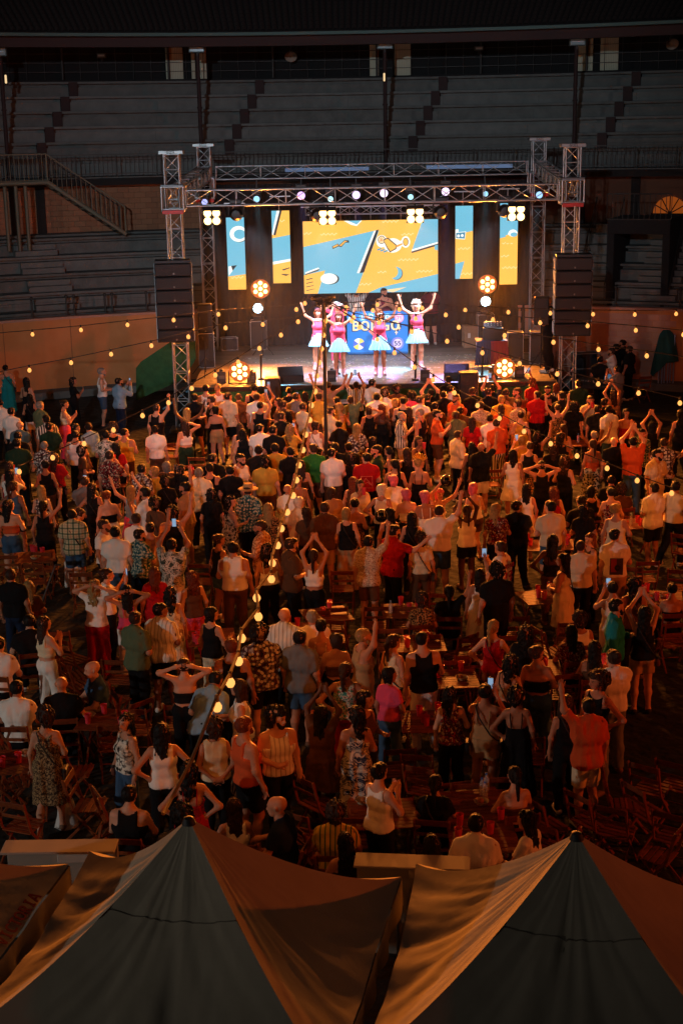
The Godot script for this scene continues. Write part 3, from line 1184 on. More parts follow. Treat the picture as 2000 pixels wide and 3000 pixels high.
	for s in [[889.0, 1282.0, 652.0, 852.0, "large LED screen of orange and blue cocktail graphics behind the singers"], [666.0, 718.0, 644.0, 843.0, "narrow LED banner with a white ring, the outermost on the left"], [798.0, 850.0, 624.0, 824.0, "narrow LED banner with blue band, between ring banner and main screen"], [1333.0, 1384.0, 610.0, 811.0, "narrow LED banner with cassette graphic right of the main screen"], [1463.0, 1515.0, 603.0, 827.0, "narrow LED banner mostly orange, beside the rear truss tower"]]:
		var zp := 48.4
		var c := at_d((s[0] + s[1]) * 0.5, (s[2] + s[3]) * 0.5, zp)
		var sc := (Vector3(c.x, c.y, c.z) - CAM).dot(-cam_basis.z) / FOCAL
		var size := Vector2((s[1] - s[0]) * sc, (s[3] - s[2]) * sc / 0.955)
		var o := thing("led_screen", s[4], "screen", c, 0.0, "LED screens at the back of the stage")
		box("frame", Vector3(size.x + 0.03, size.y + 0.03, 0.1), Vector3(0, 0, -0.055), black, o)
		var qm := QuadMesh.new()
		qm.size = size
		var m := StandardMaterial3D.new()
		m.albedo_color = Color.BLACK
		m.roughness = 0.6
		m.emission_enabled = true
		m.emission = Color.WHITE
		m.emission_operator = BaseMaterial3D.EMISSION_OP_MULTIPLY
		m.emission_energy_multiplier = 1.22
		m.emission_texture = art
		m.uv1_scale = Vector3((s[1] - s[0]) / 880.0, (s[3] - s[2]) / 260.0, 1)
		m.uv1_offset = Vector3((s[0] - 650.0) / 880.0, (s[2] - 600.0) / 260.0, 0)
		part("display", qm, m, o, Vector3(0, 0, 0.002))
		var bars := int(size.x / 0.5)
		for k in maxi(bars, 1):
			rod("hanger", Vector3(-size.x * 0.5 + 0.25 + 0.5 * k, size.y * 0.5, -0.05), Vector3(-size.x * 0.5 + 0.25 + 0.5 * k, size.y * 0.5 + 0.45, -0.05), 0.012, alu, o, 6)
		box("hanging_bar", Vector3(size.x + 0.1, 0.04, 0.04), Vector3(0, size.y * 0.5 + 0.46, -0.05), alu, o)
		var al := AreaLight3D.new()
		al.name = "screen_light"
		al.area_size = size
		al.light_color = Color("ffe0a8")
		al.light_energy = SCREEN_E * size.x * size.y
		al.shadow_enabled = true
		o.add_child(al, true)
		al.position = Vector3(0, 0, 0.02)
		al.rotation.y = PI
	# blinders on the front truss
	for p in [[621.0, 636.0], [959.0, 636.0], [1216.0, 631.0], [1512.0, 624.0]]:
		var c := at_d(p[0], p[1], 42.05)
		var o := thing("blinder_lamp", "four-cell warm blinder lamp glaring from the front truss", "stage light", c, 0.0, "blinders on the front truss")
		box("housing", Vector3(0.5, 0.44, 0.16), Vector3(0, 0, -0.12), black, o)
		for k in 4:
			var q := Vector3(-0.125 + 0.25 * (k % 2), -0.11 + 0.22 * (k / 2), -0.02)
			part("lamp_cell", lathe([[0.1, -0.02], [0.112, 0.0], [0.105, 0.025], [0.07, 0.04], [0.0, 0.045]], 16), glow("ffd08a", 4.0), o, q, Vector3(PI / 2, 0, 0))
		rod("clamp_pipe", Vector3(0, 0.22, -0.12), Vector3(0, 6.56 - c.y, -0.2), 0.025, black, o)
		box("barn_door", Vector3(0.5, 0.02, 0.2), Vector3(0, 0.235, 0.03), black, o, Vector3(0.5, 0, 0))
		spot(c + Vector3(0, 0, 0.1), Vector3(c.x * 1.1, -1.0, -27), "ff8a34", BLIND_E, 46.0, 0.2, o)
		o.get_child(-1).position = Vector3(0, 0, 0.12)
	# moving heads hung from the front truss, turned to the stage: their dark backs show beside the blinders
	for p in [[692.0, 628.0, 935.0, 1070.0], [930.0, 632.0, 1000.0, 1092.0], [1290.0, 622.0, 1115.0, 1090.0], [1478.0, 618.0, 1221.0, 1068.0]]:
		var c := at_d(p[0], p[1], 42.4)
		var o := thing("front_moving_head", "dark moving head under the front truss, turned away to the stage", "stage light", c, 0.0, "moving heads turned to the stage")
		moving_head(o, 0.17, glow("f4e4ff", 3.0), true, 6.56 - c.y)
		o.rotation.y = PI
		var l := spot(c, c + Vector3.FORWARD, "e2e8ff", FRONT_E, 33.0, 0.12, o)
		var q := on_deck(p[2], p[3]) + Vector3(0, 1.0, 0)
		l.global_transform = Transform3D(Basis.looking_at(q - c), c + (q - c).normalized() * 0.35)
	# hanging moving heads
	var heads := [[882.0, 573.0, 0.13, "e4b8ff"], [1043.0, 571.0, 0.13, "e0c8ff"], [1124.0, 566.0, 0.13, "ecdcff"], [1304.0, 561.0, 0.13, "f2dcff"], [968.0, 583.0, 0.09, "a8ecff"], [1202.0, 577.0, 0.09, "b0ecff"], [1421.0, 568.0, 0.085, "9adcff"], [752.0, 583.0, 0.1, "9adcff"], [600.0, 592.0, 0.1, "b0b8ff"], [1578.0, 571.0, 0.11, "a0d0ff"]]
	for i in heads.size():
		var h: Array = heads[i]
		var c := at_d(h[0], h[1], 48.2)
		var o := thing("moving_head", "moving-head stage light with %s lens under the rear truss" % ("violet" if h[2] > 0.125 else "cyan"), "stage light", c, 0.0, "%s moving heads under the roof" % ("violet" if h[2] > 0.125 else "cyan"))
		moving_head(o, h[2], glow(h[3], 1.7 if h[2] > 0.125 else 1.4), true, 7.05 - c.y)
		spot(Vector3.ZERO, Vector3.ONE, "b49cff" if h[2] > 0.125 else "9fe4ff", HEAD_E if h[2] > 0.125 else HEAD_E * 0.8, 7.0, 0.1, o)
		var l: SpotLight3D = o.get_child(-1)
		l.look_at_from_position(c + Vector3(0, -0.05, 0.3), Vector3(lerpf(c.x, xm, 0.3) + 0.3 * sin(i * 2.4), DECK, zf - 1.6 - 1.1 * sin(i * 1.7)))
		l.position = Vector3(0, -0.05, 0.3)
	# the tall grey louvres behind the truss: light bars
	for p in [[835.0, 1080.0, 498.0], [1248.0, 1500.0, 490.0]]:
		var a := at_d(p[0], p[2], 49.6)
		var b := at_d(p[1], p[2] - 4, 49.6)
		var o := thing("light_bar", "pale strip light bar lying behind the rear truss", "light bar", (a + b) * 0.5, 0.0, "light bars")
		box("strip_light", Vector3((b - a).length(), 0.12, 0.08), Vector3.ZERO, glow("7f9fd0", 0.35), o)
		box("bar_bracket", Vector3((b - a).length() * 0.9, 0.05, 0.08), Vector3(0, -0.09, -0.03), black, o)
	# sunflower lamps
	sunflower(at_d(763, 846, 47.2), "seven-cell amber lamp cluster above the left flight case", 0.17)
	sunflower(at_d(1427, 833, 47.2), "seven-cell amber lamp cluster above the right flight case", 0.17)
	sunflower(at_d(702, 1088, 42.0), "seven-cell amber lamp cluster on the stage floor by left wedge", 0.0)
	sunflower(at_d(1477, 1078, 42.0), "seven-cell amber lamp cluster on the stage floor by draped table", 0.0)
	stage_gear(black, green, xl, xr)
	# the haze that hangs over the stage
	var haze := FogVolume.new()
	haze.name = "stage_smoke"
	haze.shape = RenderingServer.FOG_VOLUME_SHAPE_ELLIPSOID
	haze.size = Vector3(15, 8.5, 12)
	var hm := FogMaterial.new()
	hm.density = HAZE
	hm.albedo = Color(0.9, 0.9, 0.9)
	haze.material = hm
	add_child(haze)
	haze.position = Vector3(xm, 3.6, -45.5)
	tag(haze, "thin theatrical smoke hanging over the stage", "smoke").set_meta("kind", "stuff")
	stage_people()

func moving_head(o: Node3D, r: float, lens: Material, hung: bool, drop: float) -> void:
	var black := mat("101114", 0.5)
	var s := 1.0 if hung else -1.0
	var k := r / 0.2
	part("head_shell", lathe([[0.0, -0.22 * k], [r * 0.7, -0.2 * k], [r * 1.12, 0.0], [r * 1.15, 0.1 * k], [r * 1.02, 0.12 * k]], 18), black, o, Vector3.ZERO, Vector3(PI / 2, 0, 0))
	part("lens", lathe([[r * 1.0, 0.10 * k], [r * 0.9, 0.125 * k], [r * 0.5, 0.14 * k], [0.0, 0.145 * k]], 18), lens, o, Vector3.ZERO, Vector3(PI / 2, 0, 0))
	for e in [-1.0, 1.0]:
		box("yoke_arm", Vector3(0.05, 0.34 * k, 0.12), Vector3(e * r * 1.28, s * 0.13 * k, -0.03), black, o, Vector3.ZERO, 0.02)
	box("yoke_bridge", Vector3(r * 2.7, 0.07, 0.16), Vector3(0, s * (0.31 * k), -0.03), black, o, Vector3.ZERO, 0.02)
	box("base_box", Vector3(0.34, 0.12, 0.26), Vector3(0, s * (0.31 * k + 0.1), -0.03), black, o, Vector3.ZERO, 0.015)
	if hung and drop > 0.31 * k + 0.16:
		rod("clamp_pipe", Vector3(0, 0.31 * k + 0.16, -0.03), Vector3(0, drop, -0.3), 0.02, alu, o)

func sunflower(at: Vector3, label: String, stand: float) -> void:
	var o := thing("sunflower_lamp", label, "stage light", at, 0.0, "amber lamp clusters")
	var black := mat("17120f", 0.6)
	part("back_dish", lathe([[0.0, -0.12], [0.24, -0.1], [0.31, -0.03], [0.315, 0.0]], 22), black, o, Vector3.ZERO, Vector3(PI / 2, 0, 0))
	part("reflector", lathe([[0.312, 0.0], [0.3, -0.03], [0.0, -0.045]], 22), mat("a8622c", 0.5), o, Vector3.ZERO, Vector3(PI / 2, 0, 0))
	for k in 7:
		var q := Vector3.ZERO if k == 6 else Vector3(sin(TAU * k / 6.0), cos(TAU * k / 6.0), 0) * 0.185
		part("lamp_cell", lathe([[0.062, -0.03], [0.07, 0.01], [0.06, 0.035], [0.035, 0.055], [0.0, 0.06]], 14), glow("ffc670", 7.0), o, q, Vector3(PI / 2, 0, 0))
		part("lamp_rim", lathe([[0.076, -0.04], [0.084, -0.02], [0.074, -0.012]], 14), black, o, q, Vector3(PI / 2, 0, 0))
	if stand > 0.0:
		rod("pole", Vector3(0, DECK - at.y, -0.2), Vector3(0, 0.1, -0.14), 0.02, black, o)
		for k in 3:
			rod("tripod_leg", Vector3(0, DECK - at.y + 0.5, -0.2), Vector3(sin(k * 2.1) * 0.4, DECK - at.y, -0.2 + cos(k * 2.1) * 0.4), 0.014, black, o)
	else:
		for s in [-1.0, 1.0]:
			rod("yoke_arm", Vector3(s * 0.33, DECK - at.y + 0.02, -0.05), Vector3(s * 0.32, 0, -0.05), 0.02, black, o)
		rod("floor_bar", Vector3(-0.35, DECK - at.y + 0.022, -0.05), Vector3(0.35, DECK - at.y + 0.022, -0.05), 0.02, black, o)
	spot(at, Vector3(at.x * 0.8, 2.0, -20), "ff8a2c", SUN_E if stand > 0.0 else SUN_E * 1.0, 62.0, 0.22, o)
	o.get_child(-1).position = Vector3(0, 0, 0.1)

func flight_case(at: Vector3, s: Vector3, turn: float, label: String) -> Node3D:
	var o := thing("flight_case", label, "case", at, turn, "black flight cases")
	box("panel", s - Vector3(0.03, 0.03, 0.03), Vector3(0, s.y * 0.5, 0), mat("15151a", 0.6), o)
	var e := 0.018
	for sx in [-1.0, 1.0]:
		for sz in [-1.0, 1.0]:
			box("edge_trim", Vector3(e, s.y, e), Vector3(sx * (s.x * 0.5 - e * 0.4), s.y * 0.5, sz * (s.z * 0.5 - e * 0.4)), alu, o, Vector3.ZERO, 0.003)
		for y in [e * 0.5, s.y - e * 0.5]:
			box("edge_trim", Vector3(e, e, s.z - 0.04), Vector3(sx * (s.x * 0.5 - e * 0.4), y, 0), alu, o, Vector3.ZERO, 0.003)
	for y in [e * 0.5, s.y - e * 0.5]:
		for sz in [-1.0, 1.0]:
			box("edge_trim", Vector3(s.x - 0.04, e, e), Vector3(0, y, sz * (s.z * 0.5 - e * 0.4)), alu, o, Vector3.ZERO, 0.003)
	for sx in [-0.3, 0.3]:
		for y in [0.15, 0.85]:
			box("latch", Vector3(0.11, 0.12, 0.02), Vector3(sx * s.x, y * s.y, s.z * 0.5 - 0.008), mat("2a2a2e", 0.4, 0.7), o)
	for sx in [-1.0, 1.0]:
		for sy in [0.02, 0.98]:
			part("corner_ball", ball(0.035, 10), alu, o, Vector3(sx * (s.x * 0.5 - 0.015), sy * s.y, s.z * 0.5 - 0.015))
	return o

func cabinet(at: Vector3, s: Vector3, turn: float, label: String, tilt := 0.0) -> Node3D:
	var o := thing("loudspeaker", label, "loudspeaker", at, turn)
	o.rotation.x = tilt
	box("cabinet", s, Vector3(0, s.y * 0.5, 0), mat("121214", 0.7), o, Vector3.ZERO, 0.03)
	box("grille", Vector3(s.x - 0.06, s.y - 0.06, 0.012), Vector3(0, s.y * 0.5, s.z * 0.5 + 0.004), grille_mat, o, Vector3.ZERO, 0.004)
	box("badge", Vector3(0.05, 0.03, 0.006), Vector3(0, 0.06, s.z * 0.5 + 0.012), mat("8a8a86", 0.4, 0.6), o)
	return o

func stage_gear(black: Material, green: Material, xl: float, xr: float) -> void:
	# line arrays
	for k in 2:
		var px := 506.0 if k == 0 else 1679.0
		var label := "hanging line array of stacked black loudspeakers on the %s front tower" % ("left" if k == 0 else "right")
		var c := at_d(px, 770 if k == 0 else 752, 41.6)
		var o := thing("line_array", label, "loudspeaker", c, (0.10 if k == 0 else -0.06), "line arrays")
		box("flying_frame", Vector3(1.0, 0.08, 0.6), Vector3(0, 0.05, 0), mat("202226", 0.5, 0.5), o)
		rod("chain", Vector3(0, 0.09, 0), Vector3(0, 6.4 - c.y, 0), 0.02, alu, o)
		var y := 0.0
		var z := 0.0
		for i in 6:
			var t := 0.02 * i
			var b := box("speaker_cabinet", Vector3(1.04, 0.355, 0.55), Vector3(0, y - 0.185, z), mat("141416", 0.65), o, Vector3(t, 0, 0), 0.02)
			box("grille", Vector3(0.98, 0.3, 0.012), Vector3(0, 0, 0.278), grille_mat, b, Vector3.ZERO, 0.004)
			box("badge", Vector3(0.045, 0.05, 0.01), Vector3(0.02, -0.1, 0.288), mat("7a7a76", 0.4, 0.6), b)
			for e in [-1.0, 1.0]:
				for j in 3:
					rod("side_rigging", Vector3(e * 0.53, -0.16, 0.22 - 0.2 * j), Vector3(e * 0.53, 0.16, 0.12 - 0.2 * j), 0.016, alu, b, 6)
			y -= 0.375
			z -= 0.008 * i
	# side fills, cases
	var p := on_deck(607, 1074)
	flight_case(p, Vector3(0.5, 1.1, 0.55), 0.1, "black flight case under the left side-fill loudspeaker")
	cabinet(p + Vector3(0, 1.1, 0), Vector3(0.46, 0.9, 0.42), 0.1, "black side-fill loudspeaker standing on a flight case, left of the stage")
	p = on_deck(760, 1022)
	flight_case(p, Vector3(0.55, 0.98, 0.55), 0.0, "flight case carrying a moving head beside the left lamp cluster")
	var o := thing("moving_head", "bright moving-head light standing on the left flight case", "stage light", p + Vector3(0, 1.4, 0))
	moving_head(o, 0.16, glow("bfe8ff", 12.0), false, 0)
	p = on_deck(1420, 1015)
	flight_case(p, Vector3(0.55, 1.12, 0.55), 0.0, "flight case carrying a moving head behind the mixer crate")
	o = thing("moving_head", "bright moving-head light standing on the right flight case", "stage light", p + Vector3(0, 1.54, 0))
	moving_head(o, 0.16, glow("bfe8ff", 12.0), false, 0)
	flight_case(on_deck(1507, 1053), Vector3(0.5, 0.9, 0.5), -0.05, "flight case standing beside the red draped table")
	flight_case(on_deck(1574, 1062), Vector3(0.52, 1.0, 0.55), -0.1, "flight case under the tripod loudspeaker, with metal corners")
	flight_case(on_deck(1545, 1030), Vector3(0.5, 0.5, 0.5), 0.1, "low open flight case between two tall cases")
	flight_case(on_deck(672, 1024), Vector3(0.55, 0.42, 0.4), 0.2, "small rack case with a blue display behind the left side fill")
	# tripod speaker on the right, behind the line array
	p = on_deck(1582, 1102)
	var tri := thing("speaker_stand", "black tripod speaker stand at the right edge of the stage", "stand", p)
	rod("pole", Vector3(0, 0.25, 0), Vector3(0, 1.55, 0), 0.022, black, tri)
	for k in 3:
		rod("leg", Vector3(0, 0.75, 0), Vector3(sin(k * TAU / 3 + 0.5) * 0.5, 0.015, cos(k * TAU / 3 + 0.5) * 0.5), 0.016, black, tri)
		rod("brace", Vector3(0, 0.3, 0), Vector3(sin(k * TAU / 3 + 0.5) * 0.26, 0.39, cos(k * TAU / 3 + 0.5) * 0.26), 0.01, black, tri)
	cabinet(p + Vector3(0, 1.55, 0), Vector3(0.44, 0.82, 0.42), -0.15, "black loudspeaker on a tripod behind the right line array")
	p = on_deck(604, 1100)
	tri = thing("microphone_stand", "black tripod stand leaning at the left front corner of the stage", "stand", p)
	rod("pole", Vector3(0, 0.1, 0), Vector3(0, 1.0, 0), 0.015, black, tri)
	for k in 3:
		rod("leg", Vector3(0, 0.55, 0), Vector3(sin(k * TAU / 3) * 0.5, 0.012, cos(k * TAU / 3) * 0.5), 0.012, black, tri)
	# wedges
	for a in [[851.0, 1120.0, 0.12, "black wedge monitor on the stage floor by the left singer"], [1338.0, 1112.0, -0.1, "black wedge monitor on the stage floor near the right-hand singer"]]:
		p = on_deck(a[0], a[1])
		o = thing("wedge_monitor", a[3], "loudspeaker", p + Vector3(0, 0, -0.2), a[2] + PI)
		var prof := [Vector2(-0.27, 0), Vector2(0.27, 0), Vector2(0.27, 0.2), Vector2(-0.02, 0.44), Vector2(-0.27, 0.4)]
		var m := poly("cabinet", prof, mat("16161a", 0.6), o, Vector3.ZERO, 0.74)
		m.rotation.y = PI / 2
		box("grille", Vector3(0.66, 0.34, 0.01), Vector3(0, 0.325, -0.135), grille_mat, o, Vector3(0.88, 0, 0))
		box("handle_plate", Vector3(0.22, 0.12, 0.014), Vector3(0, 0.24, 0.272), mat("0a0a0c", 0.5), o)
		for e in [-0.045, 0.045]:
			box("handle_slot", Vector3(0.06, 0.08, 0.012), Vector3(e, 0.24, 0.281), mat("050506", 0.9), o)
	cabinet(at_d(799, 1140, 41.2) * Vector3(1, 0, 1), Vector3(0.45, 1.72, 0.5), 0.0, "tall brown-black subwoofer standing before the stage front by left lamp")
	cabinet(at_d(1371, 1130, 41.2) * Vector3(1, 0, 1), Vector3(0.56, 1.78, 0.5), 0.0, "tall black subwoofer standing before the stage front under right wedge")
	# pyro posts and floor effects along the edge
	for a in [[765.0, 1112.0], [988.0, 1096.0], [1216.0, 1114.0], [1411.0, 1104.0]]:
		p = on_deck(a[0], a[1])
		o = thing("effect_tube", "short dark upright tube on a foot at the stage edge", "stage effect", p, 0.0, "upright tubes along the stage edge")
		rod("tube", Vector3(0, 0.03, 0), Vector3(0.02, 0.75, 0), 0.032, black, o)
		box("foot", Vector3(0.2, 0.05, 0.2), Vector3(0, 0.025, 0), black, o)
	for a in [[738.0, 1121.0], [972.0, 1117.0], [1244.0, 1115.0], [1443.0, 1107.0], [650.0, 1120.0], [1520.0, 1105.0]]:
		p = on_deck(a[0], a[1])
		o = thing("effect_box", "small black effect machine on the stage edge", "stage effect", p, 0.0, "effect machines along the stage edge")
		box("case", Vector3(0.26, 0.34, 0.26), Vector3(0, 0.17, 0), mat("16161a", 0.6), o)
		box("nozzle", Vector3(0.1, 0.06, 0.1), Vector3(0, 0.365, 0), mat("2a2a2c", 0.5), o)
		box("side_plate", Vector3(0.18, 0.1, 0.006), Vector3(0, 0.17, 0.132), mat("3a3a3e", 0.5), o)
	booth()
	# draped table with crate and the cardboard box
	p = on_deck(1440, 1072)
	o = thing("draped_table", "table under a navy and red cloth at the right of the stage", "table", p + Vector3(0, 0, -0.35))
	cloth_table(o, 0.95, 0.78, 0.7)
	p = on_deck(1445, 1072) + Vector3(0, 0.79, -0.4)
	o = thing("mixer_crate", "black mixer crate with small lit knobs on the draped table", "mixer", p)
	box("body", Vector3(0.62, 0.36, 0.45), Vector3(0, 0.18, 0), mat("131316", 0.6), o)
	box("panel", Vector3(0.58, 0.3, 0.02), Vector3(0, 0.42, 0.05), mat("20222a", 0.4), o, Vector3(-0.7, 0, 0))
	for k in 18:
		part("knob", ball(0.014, 8), mat("d8d4cc" if k % 3 else "5a7ab0", 0.4), o, Vector3(-0.25 + 0.1 * (k % 6), 0.44 + 0.05 * (k / 6), 0.065 - 0.045 * (k / 6)))
	p = on_deck(1386, 1016)
	o = thing("cardboard_box", "large brown cardboard box standing on the stage by the mixer", "box", p, 0.12)
	box("carton", Vector3(0.72, 0.74, 0.45), Vector3(0, 0.37, 0), noisy("8a6a50", "9c7a5e", 0.02, 1.0, 0.9), o)
	box("tape", Vector3(0.04, 0.5, 0.004), Vector3(0.22, 0.44, 0.228), mat("b89a78", 0.5), o, Vector3(0, 0, 0.4))
	box("shipping_label", Vector3(0.09, 0.16, 0.004), Vector3(-0.2, 0.42, 0.2275), mat("cfcabf", 0.8), o)
	# ramp boards at the left, mixing place at the right
	o = thing("green_ramp_panel", "tall green painted board sloping down beside the left tower", "board", at_d(480, 1120, 44.6) * Vector3(1, 0, 1))
	var pts := []
	for a in [[400.0, 1172.0], [399.0, 1078.0], [413.0, 1060.0], [549.0, 968.0], [560.0, 956.0], [571.0, 960.0], [575.0, 1050.0], [540.0, 1110.0]]:
		var q := at_d(a[0], a[1], 44.6)
		pts.append(Vector2(q.x - o.position.x, maxf(q.y, 0.02)))
	poly("board", pts, noisy("1c4a26", "2a5c34", 0.02, 1.5, 0.85, true, 1.0, 51), o, Vector3.ZERO, 0.05)
	for k in 6:
		box("edge_cleat", Vector3(0.16, 0.05, 0.03), Vector3(0.0 + 0.19 * k, 0.25 + 0.13 * k, 0.045), mat("5f8a9c", 0.6), o, Vector3(0, 0, 0.6))
	flight_case(at_y(1710, 1150, 0.0), Vector3(0.85, 0.85, 0.6), 0.15, "large rack case with metal edges right of the right tower")
	flight_case(at_y(1710, 1150, 0.0) + Vector3(0, 0.85, 0), Vector3(0.8, 0.5, 0.55), 0.15, "rack case with a pale printed emblem, stacked on another case")
	p = at_y(1745, 1215, 0.0)
	o = thing("mixing_desk", "sloping sound desk with lit faders at the right of the stage", "mixing desk", p, -0.5)
	for sx in [-0.6, 0.6]:
		for sz in [-0.3, 0.3]:
			rod("leg", Vector3(sx, 0, sz), Vector3(sx, 0.85, sz), 0.025, alu, o)
	box("body", Vector3(1.35, 0.12, 0.75), Vector3(0, 0.91, 0), mat("1a1b20", 0.5), o)
	box("surface", Vector3(1.3, 0.03, 0.62), Vector3(0, 1.02, 0), mat("26282e", 0.4), o, Vector3(0.16, 0, 0))
	for k in 24:
		box("fader", Vector3(0.03, 0.02, 0.045), Vector3(-0.58 + 0.05 * k, 1.045, 0.1 + 0.12 * sin(k * 1.9)), mat("c8c4bc" if k % 4 else "a83a34", 0.4), o)
	box("display", Vector3(0.3, 0.2, 0.02), Vector3(0.3, 1.14, -0.25), glow("4a7a9c", 0.5), o, Vector3(-0.3, 0, 0))
	# folded gazebo
	p = at_r(1946, 1108, 24.6)
	o = thing("folded_gazebo", "folded gazebo frame half covered in teal cloth against the wall", "gazebo", Vector3(p.x, 0.24, p.z + 0.1))
	for k in 6:
		rod("frame_leg", Vector3(-0.24 + 0.096 * k, 0.0, 0.06 * (k % 2)), Vector3(-0.24 + 0.096 * k, 1.62, 0.06 * (k % 2)), 0.03, mat("8c98b4", 0.4, 0.6), o, 4)
	var rows := []
	for i in 14:
		var row := []
		for k in 25:
			var a := TAU * k / 24.0
			var t := i / 13.0
			var rr := lerpf(0.1, 0.42, sqrt(t)) * (1.0 + 0.12 * sin(a * 5.0 + 2.0 * t) + 0.06 * sin(a * 9.0))
			row.append(Vector3(cos(a) * rr - 0.05, 1.78 - t * (1.05 + 0.5 * maxf(0.0, -cos(a))), sin(a) * rr * 0.7))
		rows.append(row)
	part("cover", sheet(rows), mat("0f4a4c", 0.85), o)
	# low pit barrier in front of the stage
	o = thing("pit_table", "long white-topped table standing before the stage", "table", at_d(1130, 1155, 41.0) * Vector3(1, 0, 1))
	box("top", Vector3(3.4, 0.04, 0.45), Vector3(0, 1.0, 0), mat("cfc6c4", 0.6), o)
	for sx in [-1.6, 0.0, 1.6]:
		box("trestle", Vector3(0.06, 0.98, 0.4), Vector3(sx, 0.49, 0), black, o)

func cloth_table(o: Node3D, w: float, h: float, d: float) -> void:
	var a := mat("23243a", 0.9)
	var b := mat("8f2028", 0.9)
	box("top", Vector3(w, 0.03, d), Vector3(0, h - 0.03, 0), mat("2a2a2e", 0.7), o)
	for sx in [-1.0, 1.0]:
		for sz in [-1.0, 1.0]:
			rod("leg", Vector3(sx * (w * 0.5 - 0.05), 0, sz * (d * 0.5 - 0.05)), Vector3(sx * (w * 0.5 - 0.05), h - 0.045, sz * (d * 0.5 - 0.05)), 0.02, alu, o)
	for s in 2:
		var rows := []
		for i in 6:
			var row := []
			for k in 30:
				var t := k / 29.0
				var x0 := -w * 0.5 if s == 0 else -0.04
				var x1 := 0.02 if s == 0 else w * 0.5
				var flare := 1.0 + 0.16 * i / 5.0
				row.append(Vector3(lerpf(x0, x1, t) * flare, h + 0.006 - (h - 0.02) * i / 5.0, d * 0.5 + 0.03 + 0.02 * i / 5.0 + 0.03 * (i / 5.0) * sin(k * 1.3)))
			rows.append(row)
		part("cloth_panel", sheet(rows), a if s == 0 else b, o)
	box("cloth_top", Vector3(w + 0.02, 0.008, d + 0.05), Vector3(0, h, 0), a, o, Vector3.ZERO, 0.002)

func booth() -> void:
	var p := on_deck(1106, 1038)
	var s := (p + Vector3(0, 0.7, 0) - CAM).dot(-cam_basis.z) / FOCAL
	var w := 178.0 * s
	var h := 1.42
	var o := thing("dj_booth", "bright blue show board with cream lettering and bingo balls before the players", "booth", p)
	box("board", Vector3(w, h, 0.06), Vector3(0, h * 0.5 + 0.01, 0), mat("1478c4", 0.6), o)
	box("rim", Vector3(w, 0.05, 0.02), Vector3(0, 0.06, 0.042), mat("0f5a94", 0.6), o)
	box("table", Vector3(w - 0.1, 0.04, 0.7), Vector3(0, 1.02, -0.4), mat("18181a", 0.6), o)
	var cream := mat("f2e2a0", 0.6)
	var navy := mat("16305c", 0.6)
	var pink := mat("e89ab4", 0.6)
	text("title_shadow", "BONGO", 0.34, navy, o, Vector3(-0.03, 0.93, 0.034), Vector3.ZERO, 900, 0.004)
	text("title", "BONGO", 0.32, cream, o, Vector3(-0.05, 0.95, 0.042), Vector3.ZERO, 900, 0.008)
	for i in 4:
		var c := Vector3(-0.48 + 0.27 * i, 1.24 + 0.03 * sin(i * 2.0), 0.034)
		part("letter_disc", lathe([[0.13, 0.0], [0.13, 0.006], [0.0, 0.007]], 20), mat("5ac0ee", 0.6), o, c, Vector3(PI / 2, 0, 0))
		text("letter", "LOCO"[i], 0.15, mat("f4f4ee", 0.6), o, c + Vector3(0, 0, 0.012), Vector3.ZERO, 900)
	for b in [[0.72, 1.2, 0.15, "71", "e89ab4"], [0.66, 0.36, 0.21, "55", "7a86d8"], [-0.98, 1.2, 0.12, "12", "5ac0ee"]]:
		if absf(b[0]) > w * 0.5 - b[2]:
			b[0] = signf(b[0]) * (w * 0.5 - b[2] - 0.02)
		var c := Vector3(b[0], b[1], 0.034)
		part("bingo_ball", lathe([[b[2], 0.0], [b[2], 0.006], [0.0, 0.007]], 26), mat(b[4], 0.6), o, c, Vector3(PI / 2, 0, 0))
		part("ball_face", lathe([[b[2] * 0.7, 0.006], [b[2] * 0.7, 0.011], [0.0, 0.012]], 26), mat("dcd4f0", 0.6), o, c, Vector3(PI / 2, 0, 0))
		if b[3] != "12":
			text("ball_number", b[3], b[2] * 0.75, navy if b[3] == "55" else mat("c0406a", 0.6), o, c + Vector3(0, 0, 0.016), Vector3.ZERO, 900)
	var bc := Vector3(-0.62, 0.36, 0.036)
	for k in 6:
		var pts := [Vector2.ZERO]
		for j in 6:
			var a := TAU * (k + j / 5.0) / 6.0 + 0.4
			pts.append(Vector2(cos(a), sin(a)) * 0.19)
		poly("beach_ball_wedge", pts, mat(["e8d45a", "f0f0ea", "4a6ac8"][k % 3], 0.6), o, bc, 0.008)
	poly("bottle_shape", [Vector2(-0.2, 0.0), Vector2(0.12, -0.34), Vector2(0.3, -0.2), Vector2(0.0, 0.14)], mat("e8806a", 0.6), o, Vector3(-0.1, 0.78, 0.034), 0.006)
	for c in [Vector3(0.62, 0.72, 0.036), Vector3(0.72, 0.86, 0.036)]:
		poly("sparkle", [Vector2(0, 0.1), Vector2(0.018, 0.018), Vector2(0.06, 0), Vector2(0.018, -0.018), Vector2(0, -0.1), Vector2(-0.018, -0.018), Vector2(-0.06, 0), Vector2(-0.018, 0.018)], cream, o, c, 0.006)

func on_stage(px: float, head: float, feet: float, line: String, tone: int, label: String) -> Node3D:
	var p := on_deck(px, feet)
	var t := at_d(px, head, -p.z)
	var r := ("0 0 " + line).split(" ")
	var o := person(r, p, -deg_to_rad(float(r[4])), (t.y - DECK) / 1.76, 0.97, tone, "performers and crew on the stage")
	o.set_meta("label", label)
	return o

